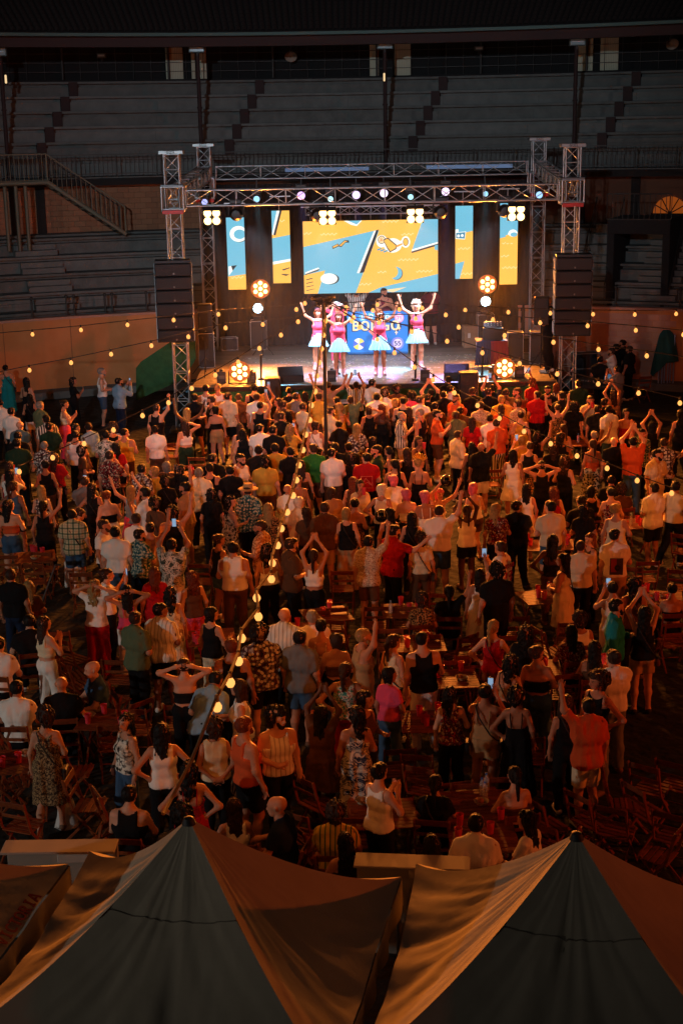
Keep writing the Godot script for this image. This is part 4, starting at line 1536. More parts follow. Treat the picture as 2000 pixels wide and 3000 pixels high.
func stage_people() -> void:
	var dancer_no := 0
	for d in [[935.0, 906.0, 1082.0, "r"], [995.0, 916.0, 1102.0, "r"], [1113.0, 908.0, 1098.0, "o"], [1221.0, 884.0, 1080.0, "w"]]:
		var lab: String = ["dancer with red wig, pink top and pale blue skirt, arms high, beside the booth's edge", "dancer with dark red wig, pink top, pale blue skirt before the spangled performer", "dancer with long orange wig, pink top and pale blue skirt before the booth", "dancer with curly white wig, pink top and pale blue skirt, arms high, head back"][dancer_no]
		var o := on_stage(d[0], d[1], d[2], "f V %d 0d kpk mmlb" % (180 if dancer_no != 3 else 172), [2, 0, 1, 2][dancer_no], "person " + lab.trim_prefix("dancer "))
		o.set_meta("label", "person with " + lab.trim_prefix("dancer with "))
		var s := skeleton("f", "V")
		var w := part("wig", hair_mesh("a" if dancer_no == 3 else "w" if dancer_no < 2 else "c"), hair_mat(d[3]), o)
		w.transform = s.head.scaled_local(Vector3.ONE * 1.12)
		var g := part("white_glasses", tube_mesh([Vector3(-0.075, 0.015, -0.105), Vector3(-0.035, 0.035, -0.118), Vector3(0, 0.014, -0.12), Vector3(0.035, 0.035, -0.118), Vector3(0.075, 0.015, -0.105), Vector3(0.035, -0.008, -0.116), Vector3(0, 0.012, -0.12), Vector3(-0.035, -0.008, -0.116), Vector3(-0.075, 0.015, -0.105)], 0.007, 5), mat("f4f2ee", 0.4), o)
		g.transform = s.head
		for k in 2:
			part("boot", garment("f", "V", "boots%d" % k), mat("d8a0b0", 0.5), o)
		part("collar", lathe([[0.075, 1.44], [0.085, 1.46], [0.07, 1.49]], 16), mat("d8ecf4", 0.7), o)
		dancer_no += 1
	var pink := on_stage(990, 884, 1062, "f N 170 wp lpk jpk", 0, "person in spangled pink shirt with white hat behind the red-wigged dancers")
	part("hat", lathe([[0.17, 0.04], [0.15, 0.06], [0.1, 0.07], [0.09, 0.12], [0.0, 0.14]], 18), mat("e8e0da", 0.5), pink).transform = skeleton("f", "N").head
	var cp := on_stage(1046, 838, 1022, "m C 180 kd tst pnv", 1, "person in striped T-shirt and blue cap behind the booth, both arms raised")
	cp.get_node("cap").material_override = mat("3a86b8", 0.8)
	on_stage(1126, 844, 1024, "m K 165 sd kmr pbk", 5, "person in maroon tank top playing records behind the booth")
	on_stage(1262, 834, 1010, "m P -8 sd tmr Sbk", 2, "person in maroon polo shirt and black shorts turned to the big screen")
	on_stage(1604, 869, 1090, "m X -60 0d tbk pbk", 2, "person in black T-shirt behind the right line array, reaching for it")
	# sound crew on the ground by the wall
	for c in [[1793.0, 1018.0, "m Z -70 sb twh pdn", "person in white T-shirt pointing over the sound desk"], [1823.0, 994.0, "m A -60 sd tbk pbk", "person in black T-shirt looking over the crew's shoulders, rearmost at the sound desk"], [1843.0, 1012.0, "m A -50 sb lbk pbk", "person in black short-sleeved shirt standing behind the one who points"], [1804.0, 1006.0, "m A -40 sd tbk pbk", "person in black T-shirt half hidden behind the white T-shirt at the desk"], [1808.0, 1070.0, "m P -40 sd tgy Sgy", "person in grey T-shirt leaning on the sound desk with both hands"], [1757.0, 1042.0, "m B 30 sd tbk pbk", "person in black T-shirt crouched behind the rack cases"]]:
		var r: PackedStringArray = ("0 0 " + c[2]).split(" ")
		var g := at_y(c[0], c[1], 1.78)
		g.y = 0.0
		person(r, g, -deg_to_rad(float(r[4])), 1.0, 1.0, 1, "sound crew").set_meta("label", c[3])

func screen_art() -> ImageTexture:
	var w := 1760
	var h := 520
	var im := Image.create(w, h, false, Image.FORMAT_RGB8)
	var orange := Color("ffbc50")
	var cyan := Color("68b6d0")
	var white := Color("f4f6ec")
	var ink := Color("1d2a33")
	im.fill(orange)
	var wave := func(x: float, y: float, n: int):
		for k in n * 12:
			var yy := y + 2.2 * sin(k * TAU / 12.0)
			fill_poly(im, [[x + k, yy - 1.1], [x + k + 1.3, yy - 1.1], [x + k + 1.3, yy + 1.3], [x + k, yy + 1.3]], Color("ffdc9c"))
	for a in [[890, 685, 2], [940, 688, 4], [1120, 656, 4], [1175, 692, 3], [1165, 762, 5], [1105, 795, 4], [1218, 795, 4], [1050, 828, 3], [800, 652, 3], [675, 809, 3], [1340, 727, 3], [1335, 797, 4], [1470, 712, 3], [1466, 748, 2], [1470, 780, 4]]:
		wave.call(a[0], a[1], a[2])
	# main screen
	fill_poly(im, [[889, 722], [1105, 679], [1110, 682], [1040, 853], [928, 853], [951, 788], [889, 800]], cyan)
	fill_poly(im, [[1095, 682], [1103, 680], [1052, 797], [1044, 797]], white)
	fill_poly(im, [[1102, 680], [1110, 677], [1065, 795], [1052, 797]], ink)
	fill_poly(im, [[1238, 650], [1283, 650], [1283, 716], [1206, 736]], cyan)
	fill_poly(im, [[1206, 734], [1283, 714], [1283, 720], [1204, 741]], white)
	fill_poly(im, [[1204, 740], [1283, 719], [1283, 724], [1206, 744]], ink)
	fill_poly(im, [[1075, 853], [1112, 838], [1283, 803], [1283, 853]], cyan)
	fill_poly(im, [[1120, 846], [1190, 838], [1150, 852]], Color("ffd9a0"))
	fill_poly(im, [[893, 792], [932, 779], [935, 783], [893, 797]], white)
	fill_poly(im, [[893, 797], [935, 783], [932, 788], [893, 800]], ink)
	fill_poly(im, [[1008, 652], [1062, 652], [1046, 667], [1030, 664]], white)
	fill_poly(im, [[1020, 652], [1058, 652], [1046, 663]], cyan)
	disc(im, 967, 812, 25, 15, ink)
	disc(im, 962, 811, 25, 15, white)
	fill_poly(im, [[973, 722], [990, 714], [993, 719], [1010, 705], [1022, 706], [1023, 712], [1012, 712], [1000, 724], [992, 722], [975, 729]], ink)
	fill_poly(im, [[976, 722], [989, 716], [993, 721], [1010, 707], [1020, 708], [1012, 710], [1000, 721], [991, 720], [976, 726]], orange)
	for k in 4:
		fill_poly(im, [[895.0, 812 + k * 10], [912.0 + k * 3, 808 + k * 10], [915.0, 810 + k * 10], [896.0, 814 + k * 10]], ink)
	disc(im, 1118, 710, 16, 17, white)
	disc(im, 1150, 722, 26, 20, white)
	disc(im, 1188, 713, 13, 16, white)
	fill_poly(im, [[1150, 712], [1185, 708], [1185, 722], [1150, 734]], white)
	disc(im, 1118, 706, 11, 11, ink)
	disc(im, 1118, 706, 9.5, 9.5, Color("ffe2b0"))
	for k in 4:
		var a := k * PI / 4
		fill_poly(im, [[1118 - cos(a) * 9, 706 - sin(a) * 9], [1118 + cos(a) * 9, 706 + sin(a) * 9], [1118 + cos(a + 0.15) * 9, 706 + sin(a + 0.15) * 9], [1118 - cos(a - 0.15) * 9, 706 - sin(a - 0.15) * 9]], Color("d88a3a"))
	fill_poly(im, [[1122, 706], [1136, 700], [1163, 722], [1160, 732], [1142, 741], [1134, 730]], ink)
	fill_poly(im, [[1124, 708], [1135, 703], [1160, 723], [1158, 730], [1143, 738], [1136, 728]], orange)
	fill_poly(im, [[1160, 722], [1178, 716], [1179, 720], [1161, 728]], Color("e8a04a"))
	disc(im, 1188, 713, 8, 11, ink)
	disc(im, 1188, 713, 6.5, 9.5, orange)
	for k in 3:
		fill_poly(im, [[1104 + k * 9, 732 + k * 3], [1116 + k * 9, 728 + k * 3], [1118 + k * 9, 731 + k * 3], [1106 + k * 9, 736 + k * 3]], Color("3a96b4"))
	disc(im, 1161, 800, 18, 18, ink)
	disc(im, 1159, 799, 18, 18, cyan)
	disc(im, 1148, 795, 17, 17, orange)
	fill_poly(im, [[1272, 724], [1283, 722], [1283, 738], [1272, 736]], cyan)
	# banners
	fill_poly(im, [[660, 600], [722, 600], [722, 800], [668, 806], [660, 806]], cyan)
	fill_poly(im, [[660, 640], [690, 640], [700, 652], [722, 648], [722, 700], [660, 700]], cyan)
	disc(im, 703, 690, 26, 22, ink)
	disc(im, 701, 689, 26, 22, white)
	disc(im, 704, 690, 17, 13, cyan)
	fill_poly(im, [[668, 778], [692, 776], [668, 804]], white)
	fill_poly(im, [[676, 777], [693, 775], [680, 790]], ink)
	fill_poly(im, [[793, 600], [826, 600], [800, 690], [793, 690]], cyan)
	fill_poly(im, [[815, 618], [826, 618], [806, 690], [797, 690]], white)
	fill_poly(im, [[824, 618], [830, 618], [808, 692], [802, 690]], ink)
	fill_poly(im, [[793, 700], [853, 690], [853, 756], [793, 768]], cyan)
	fill_poly(im, [[793, 765], [853, 756], [853, 763], [793, 773]], white)
	fill_poly(im, [[824, 786], [848, 780], [846, 783], [828, 789]], ink)
	fill_poly(im, [[824, 798], [846, 800], [836, 804], [822, 800]], ink)
	fill_poly(im, [[1328, 600], [1388, 600], [1388, 678], [1328, 690]], cyan)
	fill_poly(im, [[1333, 682], [1364, 680], [1361, 702], [1333, 700]], white)
	fill_poly(im, [[1335, 684], [1362, 682], [1360, 700], [1335, 698]], Color("3a86a8"))
	disc(im, 1342, 692, 4, 4, white)
	disc(im, 1353, 691, 4, 4, white)
	fill_poly(im, [[1333, 674], [1342, 673], [1342, 681], [1333, 682]], white)
	fill_poly(im, [[1328, 770], [1360, 762], [1346, 811], [1328, 811]], cyan)
	fill_poly(im, [[1458, 600], [1520, 600], [1520, 686], [1458, 700]], cyan)
	disc(im, 1501, 690, 15, 15, white)
	disc(im, 1504, 694, 11, 11, orange)
	fill_poly(im, [[1480, 691], [1520, 682], [1520, 712], [1480, 712]], orange)
	disc(im, 1501, 686, 13, 9, white)
	disc(im, 1504, 689, 10, 6, cyan)
	return ImageTexture.create_from_image(im)

func fill_poly(im: Image, pts: Array, c: Color) -> void:      # photo pixels; the picture holds 650..1530 by 600..860 at double size
	var p := []
	var lo := 1e9
	var hi := -1e9
	for q in pts:
		var v := Vector2((q[0] - 650.0) * 2.0, (q[1] - 600.0) * 2.0)
		p.append(v)
		lo = minf(lo, v.y)
		hi = maxf(hi, v.y)
	for y in range(maxi(0, int(lo)), mini(im.get_height() - 1, int(hi)) + 1):
		var xs := []
		for i in p.size():
			var a: Vector2 = p[i]
			var b: Vector2 = p[(i + 1) % p.size()]
			var yy := y + 0.5
			if (a.y <= yy) != (b.y <= yy):
				xs.append(a.x + (b.x - a.x) * (yy - a.y) / (b.y - a.y))
		xs.sort()
		for i in xs.size() / 2:
			var x0 := int(round(xs[i * 2]))
			im.fill_rect(Rect2i(x0, y, int(round(xs[i * 2 + 1])) - x0, 1).intersection(Rect2i(0, 0, im.get_width(), im.get_height())), c)

func disc(im: Image, x: float, y: float, rx: float, ry: float, c: Color) -> void:
	var pts := []
	for k in 32:
		pts.append([x + cos(TAU * k / 32.0) * rx, y + sin(TAU * k / 32.0) * ry])
	fill_poly(im, pts, c)
# ---------------------------------------------------------------- clothes and people
const DYES := {"wh": ["e6e2da", "white"], "cr": ["d6c6a6", "cream"], "bk": ["131316", "black"], "nv": ["1a2740", "navy"], "gy": ["6c6d70", "grey"], "rd": ["a3161d", "red"],
	"or": ["c4532a", "coral"], "pk": ["d24a6c", "pink"], "gn": ["58644a", "olive green"], "gg": ["2c7030", "bright green"], "tl": ["1b8288", "turquoise"], "bl": ["7f9fb6", "light blue"], "dn": ["3a5674", "denim"],
	"br": ["573a27", "brown"], "tn": ["ab875e", "tan"], "ye": ["c29a3c", "yellow"], "ru": ["76391e", "rust"], "gb": ["586c72", "grey-blue"], "dg": ["1d3628", "dark green"], "jj": ["e6e2da", "white basketball"], "lb": ["86cbe8", "pale blue pleated"], "mr": ["702634", "maroon"]}
const PRINTS := {   # name, metres per tile, frequency, cellular?, thresholds and colours
	"le": ["leopard print", 0.34, 0.05, true, [0.0, "1c1410", 0.42, "a87a48"]], "lw": ["black and white spotted", 0.42, 0.045, true, [0.0, "dcd6c6", 0.44, "121216"]],
	"pd": ["polka dot", 0.4, 0.035, true, [0.0, "17120f", 0.38, "d8ccb4"]], "pr": ["dark patchwork print", 0.5, 0.04, true, [0.0, "d8d0c2", 0.3, "2a2a2e", 0.5, "73302a", 0.6, "17181c"]],
	"lf": ["leaf print", 0.5, 0.022, false, [0.0, "35423a", 0.42, "cfcab8", 0.62, "3f4a44", 0.7, "d8d4c4"]], "fw": ["pale floral", 0.4, 0.04, false, [0.0, "7c5a44", 0.38, "d4c8b0", 0.66, "9a6f58"]],
	"fr": ["dark red floral", 0.4, 0.03, false, [0.0, "c8b8a0", 0.3, "4a1418", 0.55, "1c1214", 0.68, "9c2a2a"]], "fl": ["teal print", 0.36, 0.035, true, [0.0, "c8c8a8", 0.3, "1d5c64", 0.55, "12414a"]],
	"fo": ["orange floral", 0.4, 0.035, false, [0.0, "70341c", 0.4, "c08858", 0.6, "d8b890"]], "fb": ["brown and beige floral", 0.36, 0.035, false, [0.0, "3a2a20", 0.46, "b49468", 0.62, "54402c"]],
	"ft": ["tropical print", 0.45, 0.03, false, [0.0, "3c8c84", 0.36, "d8d2c0", 0.55, "c85a60", 0.66, "3f7a5c"]], "nl": ["navy and white leaf", 0.6, 0.02, false, [0.0, "d6d2c4", 0.42, "1c2a48", 0.56, "d6d2c4", 0.68, "1c2a48"]]}
const STRIPES := {"st": ["black and white striped", "17171a", "d8d2c4", 0.5], "sw": ["white pinstriped", "a8a296", "dedad0", 0.22], "yg": ["yellow and green striped", "1e5a34", "c8a838", 0.2]}
const HAIRS := {"d": "0f0c0b", "b": "35221a", "y": "a8854e", "g": "8a8680", "r": "6a2c16", "o": "8a4a20", "p": "e86a84", "w": "e6dcc4"}
const TOPS := {"t": ["T-shirt", "shirt"], "l": ["short-sleeved shirt", "shirt"], "L": ["long-sleeved shirt", "shirt"], "k": ["tank top", "tank_top"], "v": ["sleeveless top", "tank_top"], "c": ["crop top", "crop_top"], "s": ["strappy top", "strappy_top"], "n": ["strapless top", "strapless_top"], "d": ["short dress", "dress"], "D": ["long dress", "dress"]}
const LOWERS := {"p": ["trousers", "trousers"], "j": ["wide trousers", "trousers"], "S": ["shorts", "shorts"], "mm": ["pleated mini skirt", "skirt"], "kk": ["short skirt", "skirt"], "KK": ["long skirt", "skirt"]}
const DOING := {"A": "standing", "B": "arms folded", "C": "arms raised", "V": "arms spread overhead", "R": "right arm raised", "L": "left arm raised", "H": "clapping overhead", "P": "filming by phone", "Q": "phone held up", "O": "filming with raised hands", "W": "hands on hips", "N": "hands behind head", "M": "hand on head", "S": "sitting", "U": "sitting, arm raised", "D": "drinking", "K": "clapping", "F": "leaning forward", "G": "walking", "E": "hands behind back", "X": "reaching out", "Z": "pointing", "7": "arms high", "8": "waving overhead", "9": "arms up forward", "1": "left hand forward", "2": "right hand forward", "3": "at ease", "4": "clapping softly", "5": "stepping", "6": "hand on hip"}

func cloth(code: String) -> StandardMaterial3D:
	var key := "cloth " + code
	if mats.has(key):
		return mats[key]
	var m := StandardMaterial3D.new()
	m.roughness = 0.92
	m.metallic_specular = 0.3
	if PRINTS.has(code):
		var p: Array = PRINTS[code]
		var n := FastNoiseLite.new()
		n.seed = code.hash() % 1000
		n.frequency = p[2]
		if p[3]:
			n.noise_type = FastNoiseLite.TYPE_CELLULAR
			n.fractal_type = FastNoiseLite.FRACTAL_NONE
		else:
			n.fractal_octaves = 2
		var g := Gradient.new()
		g.interpolation_mode = Gradient.GRADIENT_INTERPOLATE_CONSTANT
		var offs := PackedFloat32Array()
		var cols := PackedColorArray()
		for i in p[4].size() / 2:
			offs.append(p[4][i * 2])
			cols.append(Color(p[4][i * 2 + 1]))
		g.offsets = offs
		g.colors = cols
		var t := NoiseTexture2D.new()
		t.width = 192
		t.height = 192
		t.seamless = true
		t.noise = n
		t.color_ramp = g
		m.albedo_texture = t
		m.uv1_triplanar = true
		m.uv1_scale = Vector3.ONE / p[1]
	elif STRIPES.has(code) or code == "pl":
		var im := Image.create(64, 64, false, Image.FORMAT_RGB8)
		for y in 64:
			for x in 64:
				var c: Color
				if code == "pl":
					var k := int(x % 32 < 9) + int(y % 32 < 9)
					c = [Color("c4b896"), Color("6c7c60"), Color("3c4a44")][k]
					if x % 32 == 20 or y % 32 == 20:
						c = Color("8c4c34")
				else:
					c = Color(STRIPES[code][1]) if x % 16 < STRIPES[code][3] * 16.0 else Color(STRIPES[code][2])
				im.set_pixel(x, y, c)
		m.albedo_texture = ImageTexture.create_from_image(im)
		m.uv1_triplanar = true
		m.uv1_triplanar_sharpness = 6.0
		m.uv1_scale = Vector3.ONE * (4.0 if code != "pl" else 4.6)
	else:
		m.albedo_color = Color(DYES[code][0])
	mats[key] = m
	return m

func dye_name(code: String) -> String:
	if PRINTS.has(code):
		return PRINTS[code][0]
	if STRIPES.has(code):
		return STRIPES[code][0]
	return "plaid" if code == "pl" else DYES[code][1]

func skin(k: int) -> StandardMaterial3D:
	var key := "skin %d" % k
	if not mats.has(key):
		var m := StandardMaterial3D.new()
		m.albedo_color = Color(["b98265", "a56e52", "c69276", "8a573f", "54331f", "b37a5c"][k])
		m.vertex_color_use_as_albedo = true
		m.roughness = 0.55
		m.metallic_specular = 0.4
		mats[key] = m
	return mats[key]

func hair_mat(c: String) -> StandardMaterial3D:
	var key := "hair " + c
	if not mats.has(key):
		var base := Color(HAIRS[c])
		var m := StandardMaterial3D.new()
		m.albedo_texture = noise_tex(0.06, base.darkened(0.3), base.lightened(0.06), 128, 4, 0.0, 9)
		m.uv1_triplanar = true
		m.uv1_scale = Vector3(9, 1.6, 9)
		m.normal_enabled = true
		m.normal_texture = strands
		m.roughness = 0.6 if c not in ["p", "w"] else 0.4
		m.metallic_specular = 0.3
		mats[key] = m
	return mats[key]

# one person; r is a line of the table: x y sex pose facing hair top lower. Returns [node, label base, skeleton]
func person(r: PackedStringArray, at: Vector3, turn: float, tall: float, wide: float, tone: int, group: String) -> Node3D:
	var sex := r[2]
	var code := r[3]
	var hs := r[5][0]
	var hc := r[5][1]
	var s := skeleton(sex, code)
	var o := thing("person", person_label(r), "person", at, turn, group)
	o.scale = Vector3(tall * wide, tall, tall * wide)
	var bk := "body %s %s" % [sex, code]
	if not shapes.has(bk):
		shapes[bk] = body_mesh(sex, code)
	part("body", shapes[bk], skin(tone), o)
	var tk := r[6].substr(0, 1)
	var worn := part(TOPS[tk][1], garment(sex, code, tk), cloth(r[6].substr(1)), o)
	if r[6] == "vjj":
		var ink := mat("a3161d", 0.8)
		text("player_name", "JORDAN", 0.075, ink, worn, Vector3(0, 1.33, 0.148), Vector3(-0.12, 0, 0), 700)
		text("player_number", "23", 0.21, ink, worn, Vector3(0, 1.135, 0.145), Vector3(0.06, 0, 0), 700)
		poly("bull_emblem", [Vector2(-0.035, 0.02), Vector2(-0.02, 0.0), Vector2(-0.012, -0.03), Vector2(0, -0.036), Vector2(0.012, -0.03), Vector2(0.02, 0.0), Vector2(0.035, 0.02), Vector2(0.018, 0.014), Vector2(-0.018, 0.014)], ink, worn, Vector3(0, 1.43, 0.118), 0.006).rotation.x = -0.3
	if r[7] != "-":
		var lk := r[7].substr(0, r[7].length() - 2)
		part(LOWERS[lk][1], garment(sex, code, lk), cloth(r[7].right(2)), o)
	var shoe: String = ["d8d4cc", "1a1a1c", "6a4a34"][absi((r[0] + r[1]).hash()) % 3]
	for k in 2:
		part("shoe", garment(sex, code, "shoe%d" % k), mat(shoe, 0.7), o)
	back_print("%s %s" % [r[0], r[1]], worn)
	if hs != "0":
		var h: MeshInstance3D
		if hs == "h":
			h = part("straw_hat", hair_mesh("h"), mat("b08a58", 0.9), o)
			h.transform = s.head
			h = part("hair", hair_mesh("z"), hair_mat("b"), o)
		elif hs == "k":
			h = part("cap", lathe([[0.094, 0.02], [0.098, 0.05], [0.085, 0.095], [0.05, 0.128], [0.0, 0.138]], 18), mat("8a8678" if hc == "g" else "161618", 0.9), o)
			h.transform = s.head
			part("brim", cbox(Vector3(0.15, 0.012, 0.11), 0.004), mat("8a8678" if hc == "g" else "161618", 0.9), h, Vector3(0, 0.03, -0.12))
			h = part("hair", hair_mesh("z"), hair_mat("b"), o)
		else:
			h = part("wig" if hs == "w" else "hair", hair_mesh(hs), hair_mat(hc), o)
		h.transform = s.head
		if sex == "m" and absf(float(r[4])) > 40.0:
			part("beard", hair_mesh("beard"), hair_mat("d" if hc == "p" else hc), o).transform = s.head
	return o

func wears(r: PackedStringArray) -> String:               # a short name for what somebody wears on top
	return "%s %s" % [dye_name(r[6].substr(1)), {"t": "T-shirt", "l": "shirt", "L": "shirt", "k": "tank top", "d": "dress", "D": "dress"}.get(r[6].substr(0, 1), "top")]

func person_label(r: PackedStringArray) -> String:
	var l := "person in %s %s" % [dye_name(r[6].substr(1)), TOPS[r[6].substr(0, 1)][0]]
	if r[6] == "vjj":
		l = "person in white basketball jersey numbered 23"
	if r[7] != "-":
		l += ", %s %s" % [dye_name(r[7].right(2)), LOWERS[r[7].substr(0, r[7].length() - 2)][0]]
	return l + ", " + DOING[r[3]]

func hand_of(o: Node3D, sex: String, code: String, k: int) -> Vector3:
	var a: Array = skeleton(sex, code).arms[k]
	return o.transform * (a[2] + a[3] * 0.09)

func build_crowd() -> void:
	var rng := RandomNumberGenerator.new()
	rng.seed = 77
	var rows := []
	for line in CROWD:
		var r: PackedStringArray = line.split(" ")
		if r[3] == "A":
			r[3] = "AA123345612"[rng.randi() % 11]
			r[4] = str(float(r[4]) + rng.randf_range(-14, 14) + (rng.randf_range(45, 130) * (1.0 if rng.randf() < 0.5 else -1.0) if rng.randf() < 0.1 else 0.0))
		elif r[3] == "C":
			r[3] = "C789"[rng.randi() % 4]
		var s := skeleton(r[2], r[3])
		var tall := (1.0 if r[2] == "m" else 0.945) * rng.randf_range(0.965, 1.035)
		var turn := -deg_to_rad(float(r[4]) + rng.randf_range(-16, 16))
		var top: Vector3 = s.head * Vector3(0, 0.125, 0.01) * tall
		var px := float(r[0])
		var g := at_y(px, float(r[1]), top.y)
		g -= Basis(Vector3.UP, turn) * Vector3(top.x, 0, top.z)
		g.y = 0.0
		rows.append({"r": r, "at": g, "turn": turn, "tall": tall, "wide": rng.randf_range(0.92, 1.04) if r[2] == "m" else rng.randf_range(0.91, 1.06), "tone": rng.randi() % 5 if rng.randf() < 0.12 else [0, 1, 2, 5][rng.randi() % 4]})
	for pass_ in 12:                                            # nobody stands inside anybody else
		for i in rows.size():
			for j in range(i + 1, rows.size()):
				var d: Vector3 = rows[j].at - rows[i].at
				var need := 0.43 if rows[i].r[3] != "S" and rows[j].r[3] != "S" else 0.58
				var l := d.length()
				if l < need and l > 0.001:
					var push := d / l * (need - l) * 0.5
					rows[i].at -= push
					rows[j].at += push
	var labels := {}
	for a in rows:
		a.label = person_label(a.r)
		labels[a.label] = labels.get(a.label, 0) + 1
	for a in rows:
		if labels[a.label] > 1:   # tell look-alikes apart by who stands nearest
			var best := 9.0
			var who := ""
			for b in rows:
				var d: float = (b.at - a.at).length()
				if b != a and d < best and b.r[6] != a.r[6] and b.r[6].substr(1) not in ["bk", "wh"]:
					best = d
					who = wears(b.r)
			if who:
				a.label += ", near " + who
	for a in rows:
		var r: PackedStringArray = a.r
		crowd_rows = rows
		var o := person(r, a.at, a.turn, a.tall, a.wide, a.tone, "crowd watching the show")
		if a.label.split(" ").size() > 16:
			a.label = a.label.replace(", " + DOING[r[3]], "")
		o.set_meta("label", " ".join(a.label.split(" ").slice(0, 16)))
		a.node = o
		if r[3] in ["P", "Q", "O"]:
			var h := hand_of(o, r[2], r[3], 1)
			if r[3] != "Q":
				h = (h + hand_of(o, r[2], r[3], 0)) * 0.5
			phone(h + Vector3(0, 0.03, 0) + Basis(Vector3.UP, a.turn) * Vector3(0, 0, -0.025), a.turn, wears(r))
		elif r[3] == "D":
			cup(hand_of(o, r[2], r[3], 1) + Basis(Vector3.UP, a.turn) * Vector3(-0.03, -0.06, -0.03), "red plastic cup held by person in " + wears(r), "cups held in the crowd")
		elif r[3] in ["S", "U"]:
			var back := Basis(Vector3.UP, a.turn) * Vector3(0, 0, 0.02)
			chair(a.at + back, a.turn, "brown slatted folding chair occupied, " + between(a.at))
		if (r[2] == "f" and rng.randf() < 0.14) or [r[0], r[1]] in [["205", "1489"], ["129", "2076"], ["1000", "1487"]]:
			handbag(o, wears(r), r[3] in ["S", "U"])

func handbag(o: Node3D, whose: String, sitting: bool) -> void:
	var b := thing("crossbody_bag", "small dark crossbody bag worn by person in " + whose, "bag", Vector3.ZERO, 0.0, "crossbody bags")
	b.transform = o.transform
	var dy := -0.385 if sitting else 0.0
	var pts := []
	for q in [[-0.10, 1.49, -0.02], [-0.105, 1.45, 0.085], [-0.05, 1.33, 0.158], [0.03, 1.2, 0.152], [0.11, 1.07, 0.142], [0.18, 0.98, 0.08], [0.21, 0.93, 0.0]]:
		pts.append(Vector3(q[0], q[1] + dy, q[2]))
	part("strap", tube_mesh(pts, 0.011, 5), mat("151416", 0.6), b)
	box("pouch", Vector3(0.06, 0.15, 0.2), Vector3(0.235, 0.87 + dy, 0.0), mat(["151416", "3a2a20", "6a3a2a"][whose.length() % 3], 0.6), b, Vector3(0, 0, 0.1), 0.02)
	box("flap", Vector3(0.066, 0.06, 0.2), Vector3(0.238, 0.925 + dy, 0.0), mat("1c1a1c", 0.6), b, Vector3(0, 0, 0.1), 0.015)

func back_print(key: String, worn: Node3D) -> void:             # what is printed on the backs of three shirts
	match key:
		"1434 1214":
			var ink := mat("17171a", 0.9)
			for k in 5:
				var a := -0.7 + 0.35 * k
				part("coral_print", tube_mesh([Vector3(0, 1.05, 0.158), Vector3(sin(a) * 0.07, 1.13, 0.16), Vector3(sin(a) * 0.1, 1.2 + 0.03 * cos(a * 3.0), 0.158)], 0.014, 5), ink, worn)
				part("coral_print", tube_mesh([Vector3(sin(a) * 0.06, 1.12, 0.16), Vector3(sin(a + 0.4) * 0.11, 1.17, 0.158)], 0.011, 5), ink, worn)
		"1800 1550":
			box("picture_print", Vector3(0.24, 0.3, 0.008), Vector3(0, 1.14, 0.158), mat("3c2a2a", 0.9), worn, Vector3(0.03, 0, 0), 0.002)
			box("picture_print", Vector3(0.1, 0.24, 0.008), Vector3(-0.05, 1.16, 0.162), mat("8a2420", 0.9), worn, Vector3(0.03, 0, 0), 0.002)
			part("round_print", lathe([[0.055, 0.0], [0.055, 0.006], [0.02, 0.007], [0.02, 0.0]], 16), mat("0f0f12", 0.8), worn, Vector3(0.02, 1.12, 0.164), Vector3(PI / 2, 0, 0))
		"1072 1328":
			var pale := mat("c8786c", 0.9)
			for e in [[-0.12, 1.02, 0.12, 1.02], [0.12, 1.02, 0.12, 1.28], [0.12, 1.28, -0.12, 1.28], [-0.12, 1.28, -0.12, 1.02], [-0.11, 1.08, -0.02, 1.24], [-0.02, 1.24, 0.11, 1.08], [-0.06, 1.1, 0.02, 1.15], [0.02, 1.15, 0.08, 1.09]]:
				rod("outline_print", Vector3(e[0], e[1], 0.158), Vector3(e[2], e[3], 0.158), 0.006, pale, worn, 5)
		"1228 1343":
			for k in 9:
				var a := -1.1 + 0.275 * k
				rod("headdress_ray", Vector3(sin(a) * 0.08, 1.70 + cos(a) * 0.05, 0.01), Vector3(sin(a) * 0.19, 1.72 + cos(a) * 0.17, 0.02), 0.013, mat("d8a83a", 0.35, 0.6), worn, 5)

func phone(at: Vector3, turn: float, whose: String) -> void:
	var o := thing("phone", "mobile phone filming, held up by person in " + whose, "phone", at, turn, "phones held up in the crowd")
	box("case", Vector3(0.078, 0.155, 0.009), Vector3.ZERO, mat("141416", 0.4), o, Vector3.ZERO, 0.003)
	box("screen", Vector3(0.07, 0.142, 0.002), Vector3(0, 0, 0.006), phone_screen, o, Vector3.ZERO, 0.0005)

func cup(at: Vector3, label: String, group: String) -> Node3D:
	var o := thing("plastic_cup", label, "cup", at, 0.0, group)
	part("wall", lathe([[0.0, 0.0], [0.034, 0.0], [0.047, 0.14], [0.049, 0.143], [0.046, 0.143], [0.034, 0.02]], 12), cup_mat, o)
	part("drink", lathe([[0.036, 0.11], [0.0, 0.112]], 12), mat("8a2a1a", 0.2), o)
	return o

